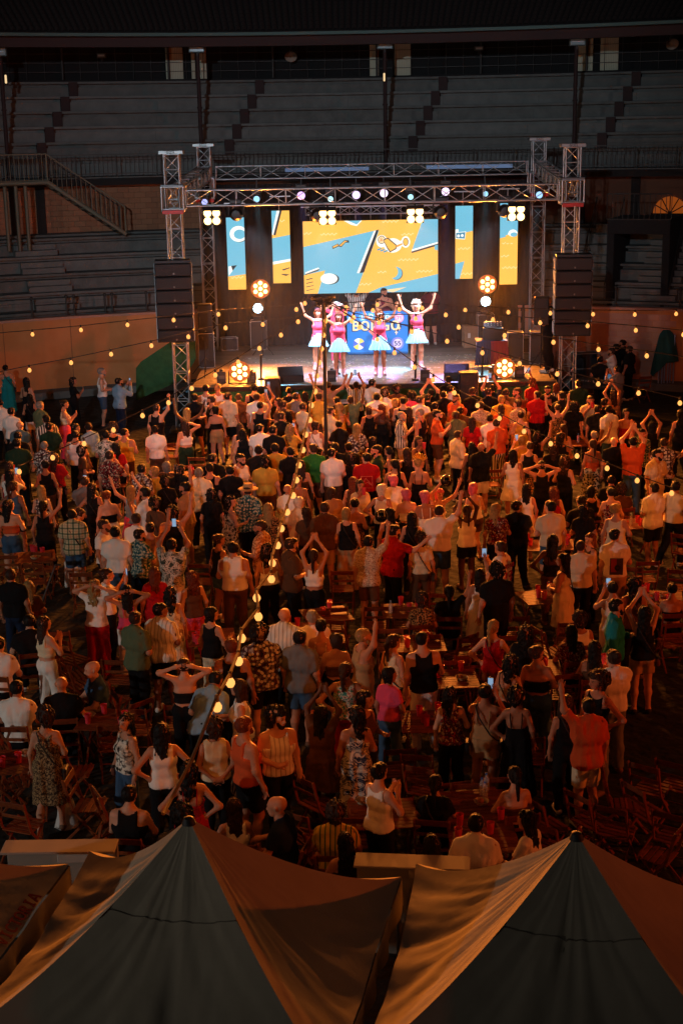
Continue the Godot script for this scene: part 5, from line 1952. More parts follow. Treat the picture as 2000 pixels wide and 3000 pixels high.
func chair(at: Vector3, turn: float, label: String, tilt := Vector3.ZERO, group := "wooden folding chairs") -> Node3D:
	if chair0 == null:
		chair0 = thing("folding_chair", label, "chair", at, turn, group)
		for sx in [-1.0, 1.0]:
			var x: float = sx * 0.205
			var leg := part("leg", tube_box(Vector3(x, 0.0, -0.22), Vector3(x, 0.45, 0.13), 0.022, 0.034), wood, chair0)
			leg = part("leg", tube_box(Vector3(sx * 0.18, 0.0, 0.26), Vector3(sx * 0.18, 0.46, -0.19), 0.022, 0.034), wood, chair0)
			part("back_post", tube_box(Vector3(x, 0.4505, 0.13), Vector3(x, 0.86, 0.24), 0.022, 0.036), wood, chair0)
		for k in 5:
			box("seat_slat", Vector3(0.40, 0.016, 0.062), Vector3(0, 0.432 - 0.004 * k, -0.19 + 0.076 * k), wood2 if k % 2 else wood, chair0, Vector3.ZERO, 0.004)
		box("back_rail", Vector3(0.43, 0.085, 0.016), Vector3(0, 0.80, 0.205), wood2, chair0, Vector3(0.26, 0, 0), 0.004)
		box("back_rail", Vector3(0.43, 0.05, 0.014), Vector3(0, 0.63, 0.16), wood, chair0, Vector3(0.26, 0, 0), 0.004)
		rod("stretcher", Vector3(-0.2, 0.12, -0.13), Vector3(0.2, 0.12, -0.13), 0.01, wood, chair0)
		return chair0
	var c := copy_of(chair0, "folding_chair", at, turn, label, group)
	c.rotation = Vector3(tilt.x, turn, tilt.z)
	return c

func tube_box(a: Vector3, b: Vector3, w: float, h: float) -> Mesh:   # a square bar from a to b, w across x
	var d := (b - a).normalized()
	var x := Vector3.RIGHT
	var z := x.cross(d).normalized()
	var st := SurfaceTool.new()
	st.begin(Mesh.PRIMITIVE_TRIANGLES)
	st.append_from(cbox(Vector3(w, (b - a).length(), h), 0.004), 0, Transform3D(Basis(x, d, z), (a + b) * 0.5))
	return st.commit()
# ---------------------------------------------------------------- string lights, tents, tables
func build_strings() -> void:
	var wire := mat("191512", 0.7)
	var o := thing("light_pole", "tall dark pole in the crowd with string lights tied to its top", "pole", at_y(959, 1475, 0.0))
	var top := Vector3(0, 4.85, 0)
	rod("shaft", Vector3.ZERO, top, 0.045, mat("0d0b0a", 0.7), o, 10)
	box("foot", Vector3(0.5, 0.04, 0.5), Vector3(0, 0.02, 0), mat("1e1712", 0.7), o)
	for k in 7:
		part("cable_coil", tube_mesh(range(9).map(func(j): return Vector3(cos(j * 0.785 + k) * (0.1 + 0.03 * k), 4.72 + 0.03 * k + 0.04 * sin(j * 1.3 + k), sin(j * 0.785 + k) * (0.1 + 0.02 * k))), 0.012, 5), wire, o)
	var knot: Vector3 = o.position + top
	var pole := o.position
	# the string that comes towards the tents: evenly spaced, its height read from the photograph
	var near := [[954, 939], [947, 981], [942, 1021], [935, 1061], [928, 1101], [923, 1145], [912, 1186], [907, 1229], [895, 1272], [887, 1317], [876, 1361], [868, 1405], [858, 1450], [841, 1499], [824, 1547], [813, 1596], [798, 1648], [795, 1695], [752, 1750], [757, 1805], [708, 1868], [699, 1935], [675, 1998], [636, 2069]]
	var pts := [knot]
	var bulbs := []
	var d0 := -pole.z
	for k in near.size():
		var d := d0 - 0.75 - k * 0.82
		var p := at_d(near[k][0], near[k][1], d)
		bulbs.append(p)
		pts.append(p + Vector3(0, 0.1, 0))
	pts.append(at_d(560, 2230, 13.2))
	pts.append(at_d(478, 2385, 12.3))
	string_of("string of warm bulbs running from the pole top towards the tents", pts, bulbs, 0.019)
	var fans := [
		["string of warm bulbs high along the left wall from the pole", Vector3(-10.5, 0, -37.0), [[893, 888], [868, 906], [640, 920], [509, 937], [374, 951], [238, 966], [96, 979], [-40, 990]]],
		["string of warm bulbs passing under the left line array", Vector3(-10.5, 0, -32.0), [[873, 942], [770, 950], [661, 960], [552, 986], [444, 1012], [326, 1037], [209, 1062], [87, 1084], [-30, 1108]]],
		["string of warm bulbs dipping across the left of the crowd", Vector3(-6.6, 0, -25.5), [[823, 981], [760, 1020], [698, 1060], [631, 1098], [562, 1137], [494, 1179], [418, 1217], [333, 1259], [247, 1299], [155, 1340], [57, 1381]]],
		["string of warm bulbs high along the right wall from the pole", Vector3(10.5, 0, -37.5), [[1014, 900], [1105, 892], [1169, 906], [1236, 902], [1362, 908], [1488, 914], [1611, 917], [1736, 920], [1858, 921], [1979, 919]]],
		["string of warm bulbs passing under the right line array", Vector3(10.5, 0, -33.5), [[1011, 917], [1092, 909], [1111, 935], [1217, 933], [1305, 922], [1443, 936], [1581, 945], [1720, 954], [1861, 967], [2000, 980]]],
		["string of warm bulbs crossing before the sound desk", Vector3(10.0, 0, -29.5), [[1030, 940], [1206, 967], [1343, 958], [1477, 982], [1620, 1002], [1752, 1023], [1893, 1042], [2020, 1062]]],
		["string of warm bulbs dropping past the right front tower", Vector3(9.0, 0, -27.5), [[1036, 930], [1110, 945], [1206, 972], [1309, 999], [1412, 1033], [1521, 1064], [1631, 1095], [1751, 1124], [1869, 1151], [1990, 1180]]],
		["string of warm bulbs dipping across the right of the crowd", Vector3(6.8, 0, -25.0), [[1053, 958], [1105, 994], [1155, 1033], [1213, 1075], [1268, 1111], [1330, 1150], [1398, 1187], [1462, 1225], [1534, 1263], [1612, 1299], [1689, 1335], [1777, 1371], [1865, 1407], [1966, 1444]]],
	]
	for f in fans:
		var line := [knot]
		var bs := []
		for q in f[2]:
			var p := at_plane(q[0], q[1], knot, f[1])
			bs.append(p)
			line.append(p + Vector3(0, 0.1, 0))
		string_of(f[0], line, bs)

func string_of(label: String, pts: Array, bulbs: Array, thick := 0.011) -> void:
	var wire := mat("191512", 0.7) if thick < 0.015 else mat("6a5236", 0.8)  # thick cable: the golden light of the bulbs is put into its tan colour
	var o := thing("string_light", label, "string light")
	var curve := []
	for i in pts.size() - 1:
		for k in 3:
			curve.append(pts[i].lerp(pts[i + 1], k / 3.0))
	curve.append(pts[-1])
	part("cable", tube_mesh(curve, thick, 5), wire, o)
	for b in bulbs:
		var s := part("socket", lathe([[0.0, 0.05], [0.024, 0.05], [0.022, 0.12], [0.0, 0.125]], 10), wire, o, b)
		part("bulb", lathe([[0.0, -0.062], [0.03, -0.052], [0.047, -0.022], [0.047, 0.005], [0.03, 0.035], [0.018, 0.049]], 12), glow("ffac58", BULB_GLOW), s).scale = Vector3.ONE * (1.05 if thick > 0.015 else 0.95)
		omni(b, "ff8c30", BULB_E, 0.04, o)

func build_tents() -> void:
	var canvas := StandardMaterial3D.new()
	canvas.albedo_texture = noise_tex(0.02, Color("b3a78f"), Color("cabea6"), 256, 4, 0.0, 61)
	canvas.uv1_triplanar = true
	canvas.uv1_scale = Vector3.ONE / 2.5
	canvas.roughness = 0.95
	canvas.normal_enabled = true
	canvas.normal_texture = noise_tex(0.008, Color.BLACK, Color.WHITE, 512, 5, 2.2, 63)
	canvas.backlight_enabled = true
	canvas.backlight = Color(0.12, 0.10, 0.07)
	var labels := ["cream peaked canvas tent beside the end of the string of bulbs", "cream peaked canvas tent next to the one under the string lights", "cream canvas tent with red lettering printed along its sloping edge"]
	var turn := -0.2
	for i in 3:
		var apex: Vector3 = [at_d(553, 2396, 10.55), at_d(1688, 2440, 10.2), Vector3(-4.35, 3.2, -10.9)][i]
		var o := thing("canvas_tent", labels[i], "tent", Vector3(apex.x, 0, apex.z), turn, "cream canvas tents")
		var h := 1.49
		var eave := 2.05
		var top := apex.y
		var cs := [Vector3(-h, eave, -h), Vector3(h, eave, -h), Vector3(h, eave, h), Vector3(-h, eave, h)]
		for s in 4:
			var a: Vector3 = cs[s]
			var b: Vector3 = cs[(s + 1) % 4]
			var rows := []
			for r in 41:
				var t := r / 40.0
				var row := []
				var sag := top + (eave - top) * (1.0 - pow(1.0 - t, 1.45))
				for k in 41:
					var u := k / 40.0
					var p := a.lerp(b, u) * Vector3(t, 0, t)
					var mid := 4.0 * u * (1.0 - u)
					var fold := t * mid * (0.085 * (1.0 - 0.8 * t) * folds.get_noise_2d((u - 0.5) * 95.0 / (0.5 + 0.5 * t), 31.0 * s + 7.0 * i + 4.0 * t) + 0.05 * folds.get_noise_2d((u - 0.5) * 34.0 + 9.0 * t, 50.0 + 17.0 * s + 3.0 * i + 12.0 * t))
					if s == 2 and absf(t - 0.36) < 0.03:
						fold -= 0.012
					p.y = sag - 0.16 * mid * t * t * (1.0 - 0.35 * t) - 0.05 * mid * sin(PI * t) + fold
					p += Vector3(p.x, 0, p.z) * (-0.03 * mid * t)
					row.append(p)
				rows.append(row)
			var panel := part("roof_panel", sheet(rows), canvas, o)
			# valance hanging from the eave
			var low := []
			for r in 4:
				var row := []
				for k in 41:
					var u := k / 40.0
					var e: Vector3 = rows[40][k]
					var out := Vector3(e.x, 0, e.z).normalized()
					row.append(e + Vector3(0, -0.02 - 0.28 * r / 3.0, 0) + out * (0.01 + 0.025 * sin(k * 0.8) * r / 3.0))
				low.append(row)
			part("valance", sheet(low), canvas, panel)
			if i < 2 and s == 2:
				part("seam", tube_mesh(range(41).map(func(k): return rows[14][k] + Vector3(0, 0.006, 0)), 0.006, 4), mat("8a8070", 0.9), panel)
		for c in cs:
			rod("leg", Vector3(c.x, 0, c.z) * 0.985, Vector3(c.x * 0.985, eave - 0.03, c.z * 0.985), 0.022, mat("b8bcc0", 0.4, 0.7), o)
		rod("mast", Vector3(0, eave, 0), Vector3(0, top - 0.03, 0), 0.025, mat("b8bcc0", 0.4, 0.7), o)
		part("peak_cap", lathe([[0.06, top - 0.05], [0.04, top + 0.0], [0.0, top + 0.015]], 12), mat("3a3a3c", 0.6), o)
		if i == 2:                                              # printed lettering along the right edge of the roof
			var ink := mat("8c1f18", 0.9)
			var word := "VICTORIA"
			var spots := []
			for k in 9:
				var y := 2.3
				for n in 8:
					var g := o.transform.affine_inverse() * at_y(8.0 + 13.5 * k, 2768.0 - 18.5 * k, y)
					var m := clampf(maxf(absf(g.x), absf(g.z)) / h, 0.0, 1.0)
					var u := 0.5 + 0.5 * clampf((g.z if absf(g.x) > absf(g.z) else g.x) / maxf(m * h, 0.01), -1.0, 1.0)
					var mid := 4.0 * u * (1.0 - u)
					y = top + (eave - top) * (1.0 - pow(1.0 - m, 1.45)) - 0.16 * mid * m * m * (1.0 - 0.35 * m) - 0.05 * mid * sin(PI * m)
				spots.append(o.transform.affine_inverse() * (at_y(8.0 + 13.5 * k, 2768.0 - 18.5 * k, y) + Vector3(0, 0.035, 0)))
			for k in 8:
				var x: Vector3 = (spots[k + 1] - spots[k]).normalized()
				var nrm := (Vector3(0.35, 0.93, 0.0) - x * x.dot(Vector3(0.35, 0.93, 0.0))).normalized()
				var l := text("letter", word[k], 0.11, ink, o, spots[k], Vector3.ZERO, 700, 0.006)
				l.basis = Basis(x, nrm.cross(x), nrm)
	# white counter boards behind the tents
	for b in [[20.0, 345.0, 2492.0, "long white counter board behind the left tents"], [1045.0, 1375.0, 2528.0, "long white counter board between the two peaked tents"]]:
		var p := at_y(b[0], b[2] - 22, 1.15)
		var q := at_y(b[1], b[2] - 10 if b[0] > 500 else b[2] - 26, 1.15)
		var o := thing("counter_board", b[3], "board", (p + q) * 0.5 * Vector3(1, 0, 1), -atan2(q.z - p.z, q.x - p.x), "white counter boards")
		box("panel", Vector3((q - p).length(), 1.15, 0.04), Vector3(0, 0.575, 0), mat("8f8a80", 0.8), o)
		box("top_edge", Vector3((q - p).length() + 0.02, 0.03, 0.3), Vector3(0, 1.165, 0.13), mat("9a948a", 0.8), o)
		box("sign_plate", Vector3((q - p).length() * 0.42, 0.12, 0.02), Vector3(0.2, 0.98, 0.032), mat("a8a298", 0.8), o)

func build_tables() -> void:
	var rng := RandomNumberGenerator.new()
	rng.seed = 31
	var spots := [[495, 1303], [576, 1401], [527, 1392], [1688, 1294], [112, 1623], [1666, 1601], [1853, 1534], [1608, 1757], [1568, 1600], [1186, 1788], [918, 1770], [290, 2103], [567, 1870], [67, 2229], [1230, 1884], [1337, 1987], [1253, 2103], [878, 1846], [1608, 1951], [1186, 2390], [1345, 2368], [1443, 2420], [1010, 1415], [300, 1420], [1930, 1750], [760, 1560]]
	var first: Node3D = null
	var n := 0
	for s in spots:
		var p := at_y(s[0], s[1], 0.74)
		p.y = 0.0
		var near := ""
		var best := 3.0
		for a in crowd_rows:
			var d: Vector3 = a.at - p
			if d.length() < 0.62:                               # a table does not stand in a person
				p -= d / maxf(d.length(), 0.05) * (0.62 - d.length())
			if d.length() < best and a.r[6].substr(1) not in ["bk", "wh"]:
				best = d.length()
				near = wears(a.r)
		var label := "slatted wooden folding table " + between(p)
		var turn := rng.randf_range(-0.25, 0.25)
		var o: Node3D
		if first == null:
			first = thing("folding_table", label, "table", p, turn, "wooden folding tables")
			o = first
			for k in 9:
				box("top_slat", Vector3(0.78, 0.018, 0.078), Vector3(0, 0.731, -0.34 + 0.085 * k), wood2 if k % 3 else wood, o, Vector3.ZERO, 0.004)
			for sx in [-1.0, 1.0]:
				part("leg", tube_box(Vector3(sx * 0.32, 0, -0.3), Vector3(sx * 0.32, 0.71, 0.28), 0.022, 0.04), wood, o)
				part("leg", tube_box(Vector3(sx * 0.29, 0, 0.3), Vector3(sx * 0.29, 0.71, -0.28), 0.022, 0.04), wood, o)
				box("bearer", Vector3(0.03, 0.03, 0.7), Vector3(sx * 0.35, 0.706, 0), wood, o)
		else:
			o = copy_of(first, "folding_table", p, turn, label)
		n += 1
		var where := "wooden table near the " + near
		for k in rng.randi_range(4, 6):
			var q := o.transform * Vector3(rng.randf_range(-0.3, 0.3), 0.741, -0.3 + 0.115 * k)
			match rng.randi() % 6:
				0:
					var b := thing("water_bottle", "small clear plastic bottle on the " + where, "bottle", q, 0, "bottles on the tables")
					part("bottle_wall", lathe([[0.0, 0.0], [0.032, 0.003], [0.034, 0.1], [0.033, 0.15], [0.013, 0.2], [0.013, 0.215]], 12), clear_mat, b)
					part("screw_cap", lathe([[0.015, 0.212], [0.015, 0.232], [0.0, 0.233]], 10), mat("3a6ac0", 0.5), b)
				1:
					var b := thing("food_tray", "crumpled paper food tray on the " + where, "tray", q, rng.randf() * 3.0, "food trays on the tables")
					part("paper", lathe([[0.0, 0.0], [0.07, 0.004], [0.1, 0.045], [0.095, 0.046], [0.065, 0.012]], 7), mat("b8a888", 0.85), b)
					part("leftovers", ball(0.04, 8), mat("9a5a28", 0.8), b, Vector3(0.01, 0.03, 0))
				_:
					cup(q, "pink plastic cup on the " + where, "plastic cups on the tables")
	# loose chairs: photo pixel of the back rail, facing, tilt
	var seats := [[492, 1292, 0], [560, 1330, 5], [536, 1358, -5], [600, 1372, 20], [30, 1618, 10], [103, 1643, -5], [245, 1668, 4], [138, 1592, 0], [589, 1643, 0], [1003, 1663, 2], [1101, 1766, -5], [1186, 1766, 10], [938, 1757, 0], [1293, 1728, 5], [1889, 1636, -8], [1850, 1652, 20], [1983, 1547, 30], [1992, 1660, 20], [1577, 1503, 0], [1666, 1545, 0], [170, 1839, 0], [232, 1857, 40], [210, 1906, 60], [192, 1942, 50], [339, 1973, 30], [393, 2062, 0], [330, 2107, 0], [326, 2040, -40], [54, 2120, 60], [531, 2053, 0], [348, 1920, 0], [983, 1804, 10], [927, 1763, 0], [1141, 1830, 5], [1244, 1835, 0], [1190, 1917, 0], [1329, 1920, 0], [1342, 1853, -40], [1371, 1857, 0], [1362, 1906, 0], [1505, 1795, 0], [1496, 1850, 0], [1662, 1812, 0], [1612, 1839, 70], [1666, 1964, 0], [1970, 1803, 0], [1833, 1790, 0], [214, 2176, 90], [22, 2212, 60], [290, 2386, -60], [446, 2444, 0], [241, 2270, 90], [887, 2363, 30], [918, 2410, 60], [1163, 2176, 0], [1275, 2183, 0], [1244, 2229, 30], [1320, 2270, -20], [1052, 2372, 0], [1362, 2274, 5], [1456, 2256, -10], [1590, 2337, 60], [1728, 2314, 50], [1805, 2345, 40], [1907, 2225, 30], [1894, 2292, 60], [1938, 2412, -50], [1978, 2363, 30], [1985, 2216, 40], [1620, 2400, 50], [340, 2300, 60], [1460, 1290, 0], [1440, 1370, 0], [1880, 1100, -20], [1560, 1830, 30], [1750, 2250, 90], [820, 2150, 20], [900, 2260, 40], [1540, 2150, 0], [60, 2330, 20]]
	for s in seats:
		var p := at_y(s[0], s[1], 0.84)
		p.y = 0.0
		for a in crowd_rows:
			var d: Vector3 = a.at - p
			if d.length() < 0.48:
				p -= d / maxf(d.length(), 0.05) * (0.48 - d.length())
		chair(p, -deg_to_rad(float(s[2])) + rng.randf_range(-0.15, 0.15), "empty brown folding chair " + between(p))
	for b in [[1116.0, 1512.0, 1079.0, 1570.0, "printed shirt"], [1307.0, 1408.0, 1290.0, 1475.0, "white T-shirt"]]:
		var d := -at_y(b[2], b[3], 1.75).z
		var ball_at := at_d(b[0], b[1], d)
		var bo := thing("black_ball", "glossy black ball with gold stripes held up by wearer of " + b[4], "ball", ball_at)
		part("shell", ball(0.115, 18), mat("0b0b0d", 0.2), bo)
		for k in 4:
			rod("gold_stripe", Vector3(-0.06 + 0.04 * k, 0.02, 0.105), Vector3(-0.05 + 0.033 * k, 0.1, 0.06), 0.006, mat("d8b050", 0.4, 0.4), bo, 5)
	# a crutch, leaning on the plaid shirt's table
	var c := thing("crutch", "silver crutch leaning beside the person in a plaid shirt", "crutch", at_y(120, 1775, 0.0))
	var q := at_y(163, 1655, 0.9) - c.position
	rod("shaft", Vector3(0, 0.01, 0), q, 0.012, alu, c)
	rod("rubber_foot", Vector3(0, 0.0, 0), q * 0.05, 0.02, mat("1a1a1a", 0.8), c)
	rod("handle", q, q + Vector3(0.1, 0.0, -0.02), 0.016, mat("2a2a2c", 0.7), c)
	var bag := thing("carrier_bag", "white plastic carrier bag on the ground by the floral dress", "bag", at_y(197, 2420, 0.0))
	var rows := []
	for i in 9:
		var row := []
		for k in 17:
			var a := TAU * k / 16.0
			var t := i / 8.0
			var r := 0.15 * (1.0 - 0.35 * t) * (1.0 + 0.12 * sin(a * 3.0 + t * 4.0))
			row.append(Vector3(cos(a) * r, 0.38 * t, sin(a) * r * 0.6))
		rows.append(row)
	part("sack", sheet(rows), mat("c8c4c0", 0.5), bag)
	part("bottom", lathe([[0.0, 0.004], [0.14, 0.004], [0.15, 0.02]], 12), mat("c8c4c0", 0.5), bag)

func between(p: Vector3) -> String:                          # the two people nearest to a place, by their clothes
	var list := []
	for a in crowd_rows:
		list.append([(a.at - p).length(), wears(a.r)])
	list.sort_custom(func(a, b): return a[0] < b[0])
	var other: String = list[1][1]
	for k in range(1, 6):
		if list[k][1] != list[0][1]:
			other = list[k][1]
			break
	return "between %s and %s" % [list[0][1], other]
# ---------------------------------------------------------------- smooth bodies: tapered capsules joined and meshed as surface nets
# bone: [a, b, radius a, radius b, cut at b]
func net(bones: Array, cell: float, k: float, style := "", inv := Transform3D(), rough := 0.0, ncell := 9.0) -> Array:
	var lo := Vector3.ONE * 1e9
	var hi := -lo
	for b in bones:
		var m: float = maxf(b[2], b[3])
		lo = lo.min(b[0] - Vector3.ONE * m).min(b[1] - Vector3.ONE * m)
		hi = hi.max(b[0] + Vector3.ONE * m).max(b[1] + Vector3.ONE * m)
	lo -= Vector3.ONE * (cell * 3.0 + rough)
	hi += Vector3.ONE * (cell * 3.0 + rough)
	var nx := int((hi.x - lo.x) / cell) + 2
	var ny := int((hi.y - lo.y) / cell) + 2
	var nz := int((hi.z - lo.z) / cell) + 2
	var sy := nx
	var sz := nx * ny
	var f := PackedFloat32Array()
	f.resize(nx * ny * nz)
	f.fill(0.2)
	for b in bones:
		var a: Vector3 = b[0]
		var ba: Vector3 = b[1] - a
		var ra: float = b[2]
		var dr: float = b[3] - ra
		var inv_l := 1.0 / maxf(ba.length_squared(), 1e-8)
		var ln := ba.normalized()
		var len_ := ba.length()
		var cut: bool = b.size() > 4 and b[4]
		var pad := maxf(b[2], b[3]) + k + cell * 2.0
		var p0 := a.min(b[1]) - Vector3.ONE * pad - lo
		var p1 := a.max(b[1]) + Vector3.ONE * pad - lo
		var x0 := maxi(0, int(p0.x / cell))
		var x1 := mini(nx - 1, int(p1.x / cell) + 1)
		for z in range(maxi(0, int(p0.z / cell)), mini(nz - 1, int(p1.z / cell) + 1) + 1):
			for y in range(maxi(0, int(p0.y / cell)), mini(ny - 1, int(p1.y / cell) + 1) + 1):
				var i := z * sz + y * sy + x0
				var q := Vector3(lo.x + x0 * cell, lo.y + y * cell, lo.z + z * cell) - a
				for x in range(x0, x1 + 1):
					var t := clampf(q.dot(ba) * inv_l, 0.0, 1.0)
					var d := (q - ba * t).length() - ra - dr * t
					if cut:
						d = maxf(d, q.dot(ln) - len_)
					var g := f[i]
					var h := maxf(k - absf(g - d), 0.0) / k
					f[i] = minf(g, d) - h * h * k * 0.25
					i += 1
					q.x += cell
	if style or rough > 0.0:
		for z in nz:
			for y in ny:
				var i := z * sz + y * sy
				for x in nx:
					if f[i] < 0.09:
						var p := lo + Vector3(x, y, z) * cell
						if rough > 0.0:
							f[i] += folds.get_noise_3d(p.x * ncell * 10.0, p.y * ncell * 4.0, p.z * ncell * 10.0) * rough
						if style:
							f[i] = maxf(f[i], clip(style, inv * p))
					i += 1
	var ids := PackedInt32Array()
	ids.resize(nx * ny * nz)
	ids.fill(-1)
	var verts := PackedVector3Array()
	var norms := PackedVector3Array()
	var off := [0, 1, sy, sy + 1, sz, sz + 1, sz + sy, sz + sy + 1]
	var far := cell * 1.8
	for z in nz - 1:
		for y in ny - 1:
			var i := z * sz + y * sy
			for x in nx - 1:
				var g := f[i]
				if g < far and g > -far:
					var c0 := g
					var c1 := f[i + 1]
					var c2 := f[i + sy]
					var c3 := f[i + sy + 1]
					var c4 := f[i + sz]
					var c5 := f[i + sz + 1]
					var c6 := f[i + sz + sy]
					var c7 := f[i + sz + sy + 1]
					var neg := int(c0 < 0.0) + int(c1 < 0.0) + int(c2 < 0.0) + int(c3 < 0.0) + int(c4 < 0.0) + int(c5 < 0.0) + int(c6 < 0.0) + int(c7 < 0.0)
					if neg > 0 and neg < 8:
						var s := Vector3.ZERO
						var n := 0
						if (c0 < 0.0) != (c1 < 0.0): s += Vector3(c0 / (c0 - c1), 0, 0); n += 1
						if (c2 < 0.0) != (c3 < 0.0): s += Vector3(c2 / (c2 - c3), 1, 0); n += 1
						if (c4 < 0.0) != (c5 < 0.0): s += Vector3(c4 / (c4 - c5), 0, 1); n += 1
						if (c6 < 0.0) != (c7 < 0.0): s += Vector3(c6 / (c6 - c7), 1, 1); n += 1
						if (c0 < 0.0) != (c2 < 0.0): s += Vector3(0, c0 / (c0 - c2), 0); n += 1
						if (c1 < 0.0) != (c3 < 0.0): s += Vector3(1, c1 / (c1 - c3), 0); n += 1
						if (c4 < 0.0) != (c6 < 0.0): s += Vector3(0, c4 / (c4 - c6), 1); n += 1
						if (c5 < 0.0) != (c7 < 0.0): s += Vector3(1, c5 / (c5 - c7), 1); n += 1
						if (c0 < 0.0) != (c4 < 0.0): s += Vector3(0, 0, c0 / (c0 - c4)); n += 1
						if (c1 < 0.0) != (c5 < 0.0): s += Vector3(1, 0, c1 / (c1 - c5)); n += 1
						if (c2 < 0.0) != (c6 < 0.0): s += Vector3(0, 1, c2 / (c2 - c6)); n += 1
						if (c3 < 0.0) != (c7 < 0.0): s += Vector3(1, 1, c3 / (c3 - c7)); n += 1
						ids[i] = verts.size()
						verts.append(lo + (Vector3(x, y, z) + s / n) * cell)
						norms.append(Vector3(c1 + c3 + c5 + c7 - c0 - c2 - c4 - c6, c2 + c3 + c6 + c7 - c0 - c1 - c4 - c5, c4 + c5 + c6 + c7 - c0 - c1 - c2 - c3).normalized())
				i += 1
	var idx := PackedInt32Array()
	for z in range(1, nz - 1):
		for y in range(1, ny - 1):
			var i := z * sz + y * sy + 1
			for x in range(1, nx - 1):
				if ids[i] >= 0:
					var g := f[i] < 0.0
					if g != (f[i + 1] < 0.0):
						quad(idx, ids[i], ids[i - sy], ids[i - sy - sz], ids[i - sz], not g)
					if g != (f[i + sy] < 0.0):
						quad(idx, ids[i], ids[i - sz], ids[i - 1 - sz], ids[i - 1], not g)
					if g != (f[i + sz] < 0.0):
						quad(idx, ids[i], ids[i - 1], ids[i - 1 - sy], ids[i - sy], not g)
				i += 1
	return [verts, norms, idx]

func quad(idx: PackedInt32Array, a: int, b: int, c: int, d: int, flip: bool) -> void:
	if a < 0 or b < 0 or c < 0 or d < 0:
		return
	if flip:
		idx.append_array([a, b, c, a, c, d])
	else:
		idx.append_array([a, c, b, a, d, c])

func net_mesh(n: Array, colors := PackedColorArray()) -> ArrayMesh:
	var arr := []
	arr.resize(Mesh.ARRAY_MAX)
	arr[Mesh.ARRAY_VERTEX] = n[0]
	arr[Mesh.ARRAY_NORMAL] = n[1]
	arr[Mesh.ARRAY_INDEX] = n[2]
	if colors.size():
		arr[Mesh.ARRAY_COLOR] = colors
	var m := ArrayMesh.new()
	m.add_surface_from_arrays(Mesh.PRIMITIVE_TRIANGLES, arr)
	return m

# where a garment or a head of hair ends (positive: outside), in the axes of the trunk or of the head
func clip(style: String, q: Vector3) -> float:
	match style:
		"t": return maxf(0.93 - q.y, 0.088 - (q - Vector3(0, 1.53, -0.02)).length())
		"tf": return maxf(0.97 - q.y, 0.10 - (q - Vector3(0, 1.52, -0.02)).length())
		"l": return maxf(0.85 + 0.02 * sin(q.x * 14.0) - q.y, 0.083 - (q - Vector3(0, 1.535, -0.03)).length())
		"k": return maxf(maxf(0.92 - q.y, minf(q.y - 1.30, absf(q.x) - 0.125)), 0.13 - (q - Vector3(0, 1.51, 0)).length())
		"v": return maxf(maxf(0.94 - q.y, minf(q.y - 1.28, absf(q.x) - 0.155)), 0.10 - (q - Vector3(0, 1.52, 0)).length())
		"c": return maxf(maxf(1.10 - q.y, minf(q.y - 1.28, absf(q.x) - 0.105)), 0.14 - (q - Vector3(0, 1.50, 0)).length())
		"s": return maxf(0.98 - q.y, q.y - 1.25 + (0.06 if q.z > 0.03 else 0.0))
		"n": return maxf(1.08 - q.y, q.y - 1.25)
		"d": return maxf(maxf(0.46 - q.y, minf(q.y - 1.30, absf(q.x) - 0.11)), 0.14 - (q - Vector3(0, 1.50, 0)).length())
		"D": return maxf(maxf(0.10 - q.y, minf(q.y - 1.28, absf(q.x) - 0.10)), 0.15 - (q - Vector3(0, 1.48, 0)).length())
		"top1.06": return q.y - 1.06
		"k_": return maxf(0.58 - q.y, q.y - 1.07)
		"m_": return maxf(0.68 - q.y, q.y - 1.08)
		"K_": return maxf(0.16 - q.y, q.y - 1.08)
		"hs": return maxf(minf(0.055 - q.y, 0.0 - q.z), -0.045 - q.y)
		"hl": return maxf(minf(0.06 - q.y, -0.01 - q.z - 0.25 * absf(q.x)), -0.42 - q.y)
		"hw": return minf(0.052 - q.y, -0.02 - q.z - 0.2 * absf(q.x))
		"body": return -1.0
	return -1.0

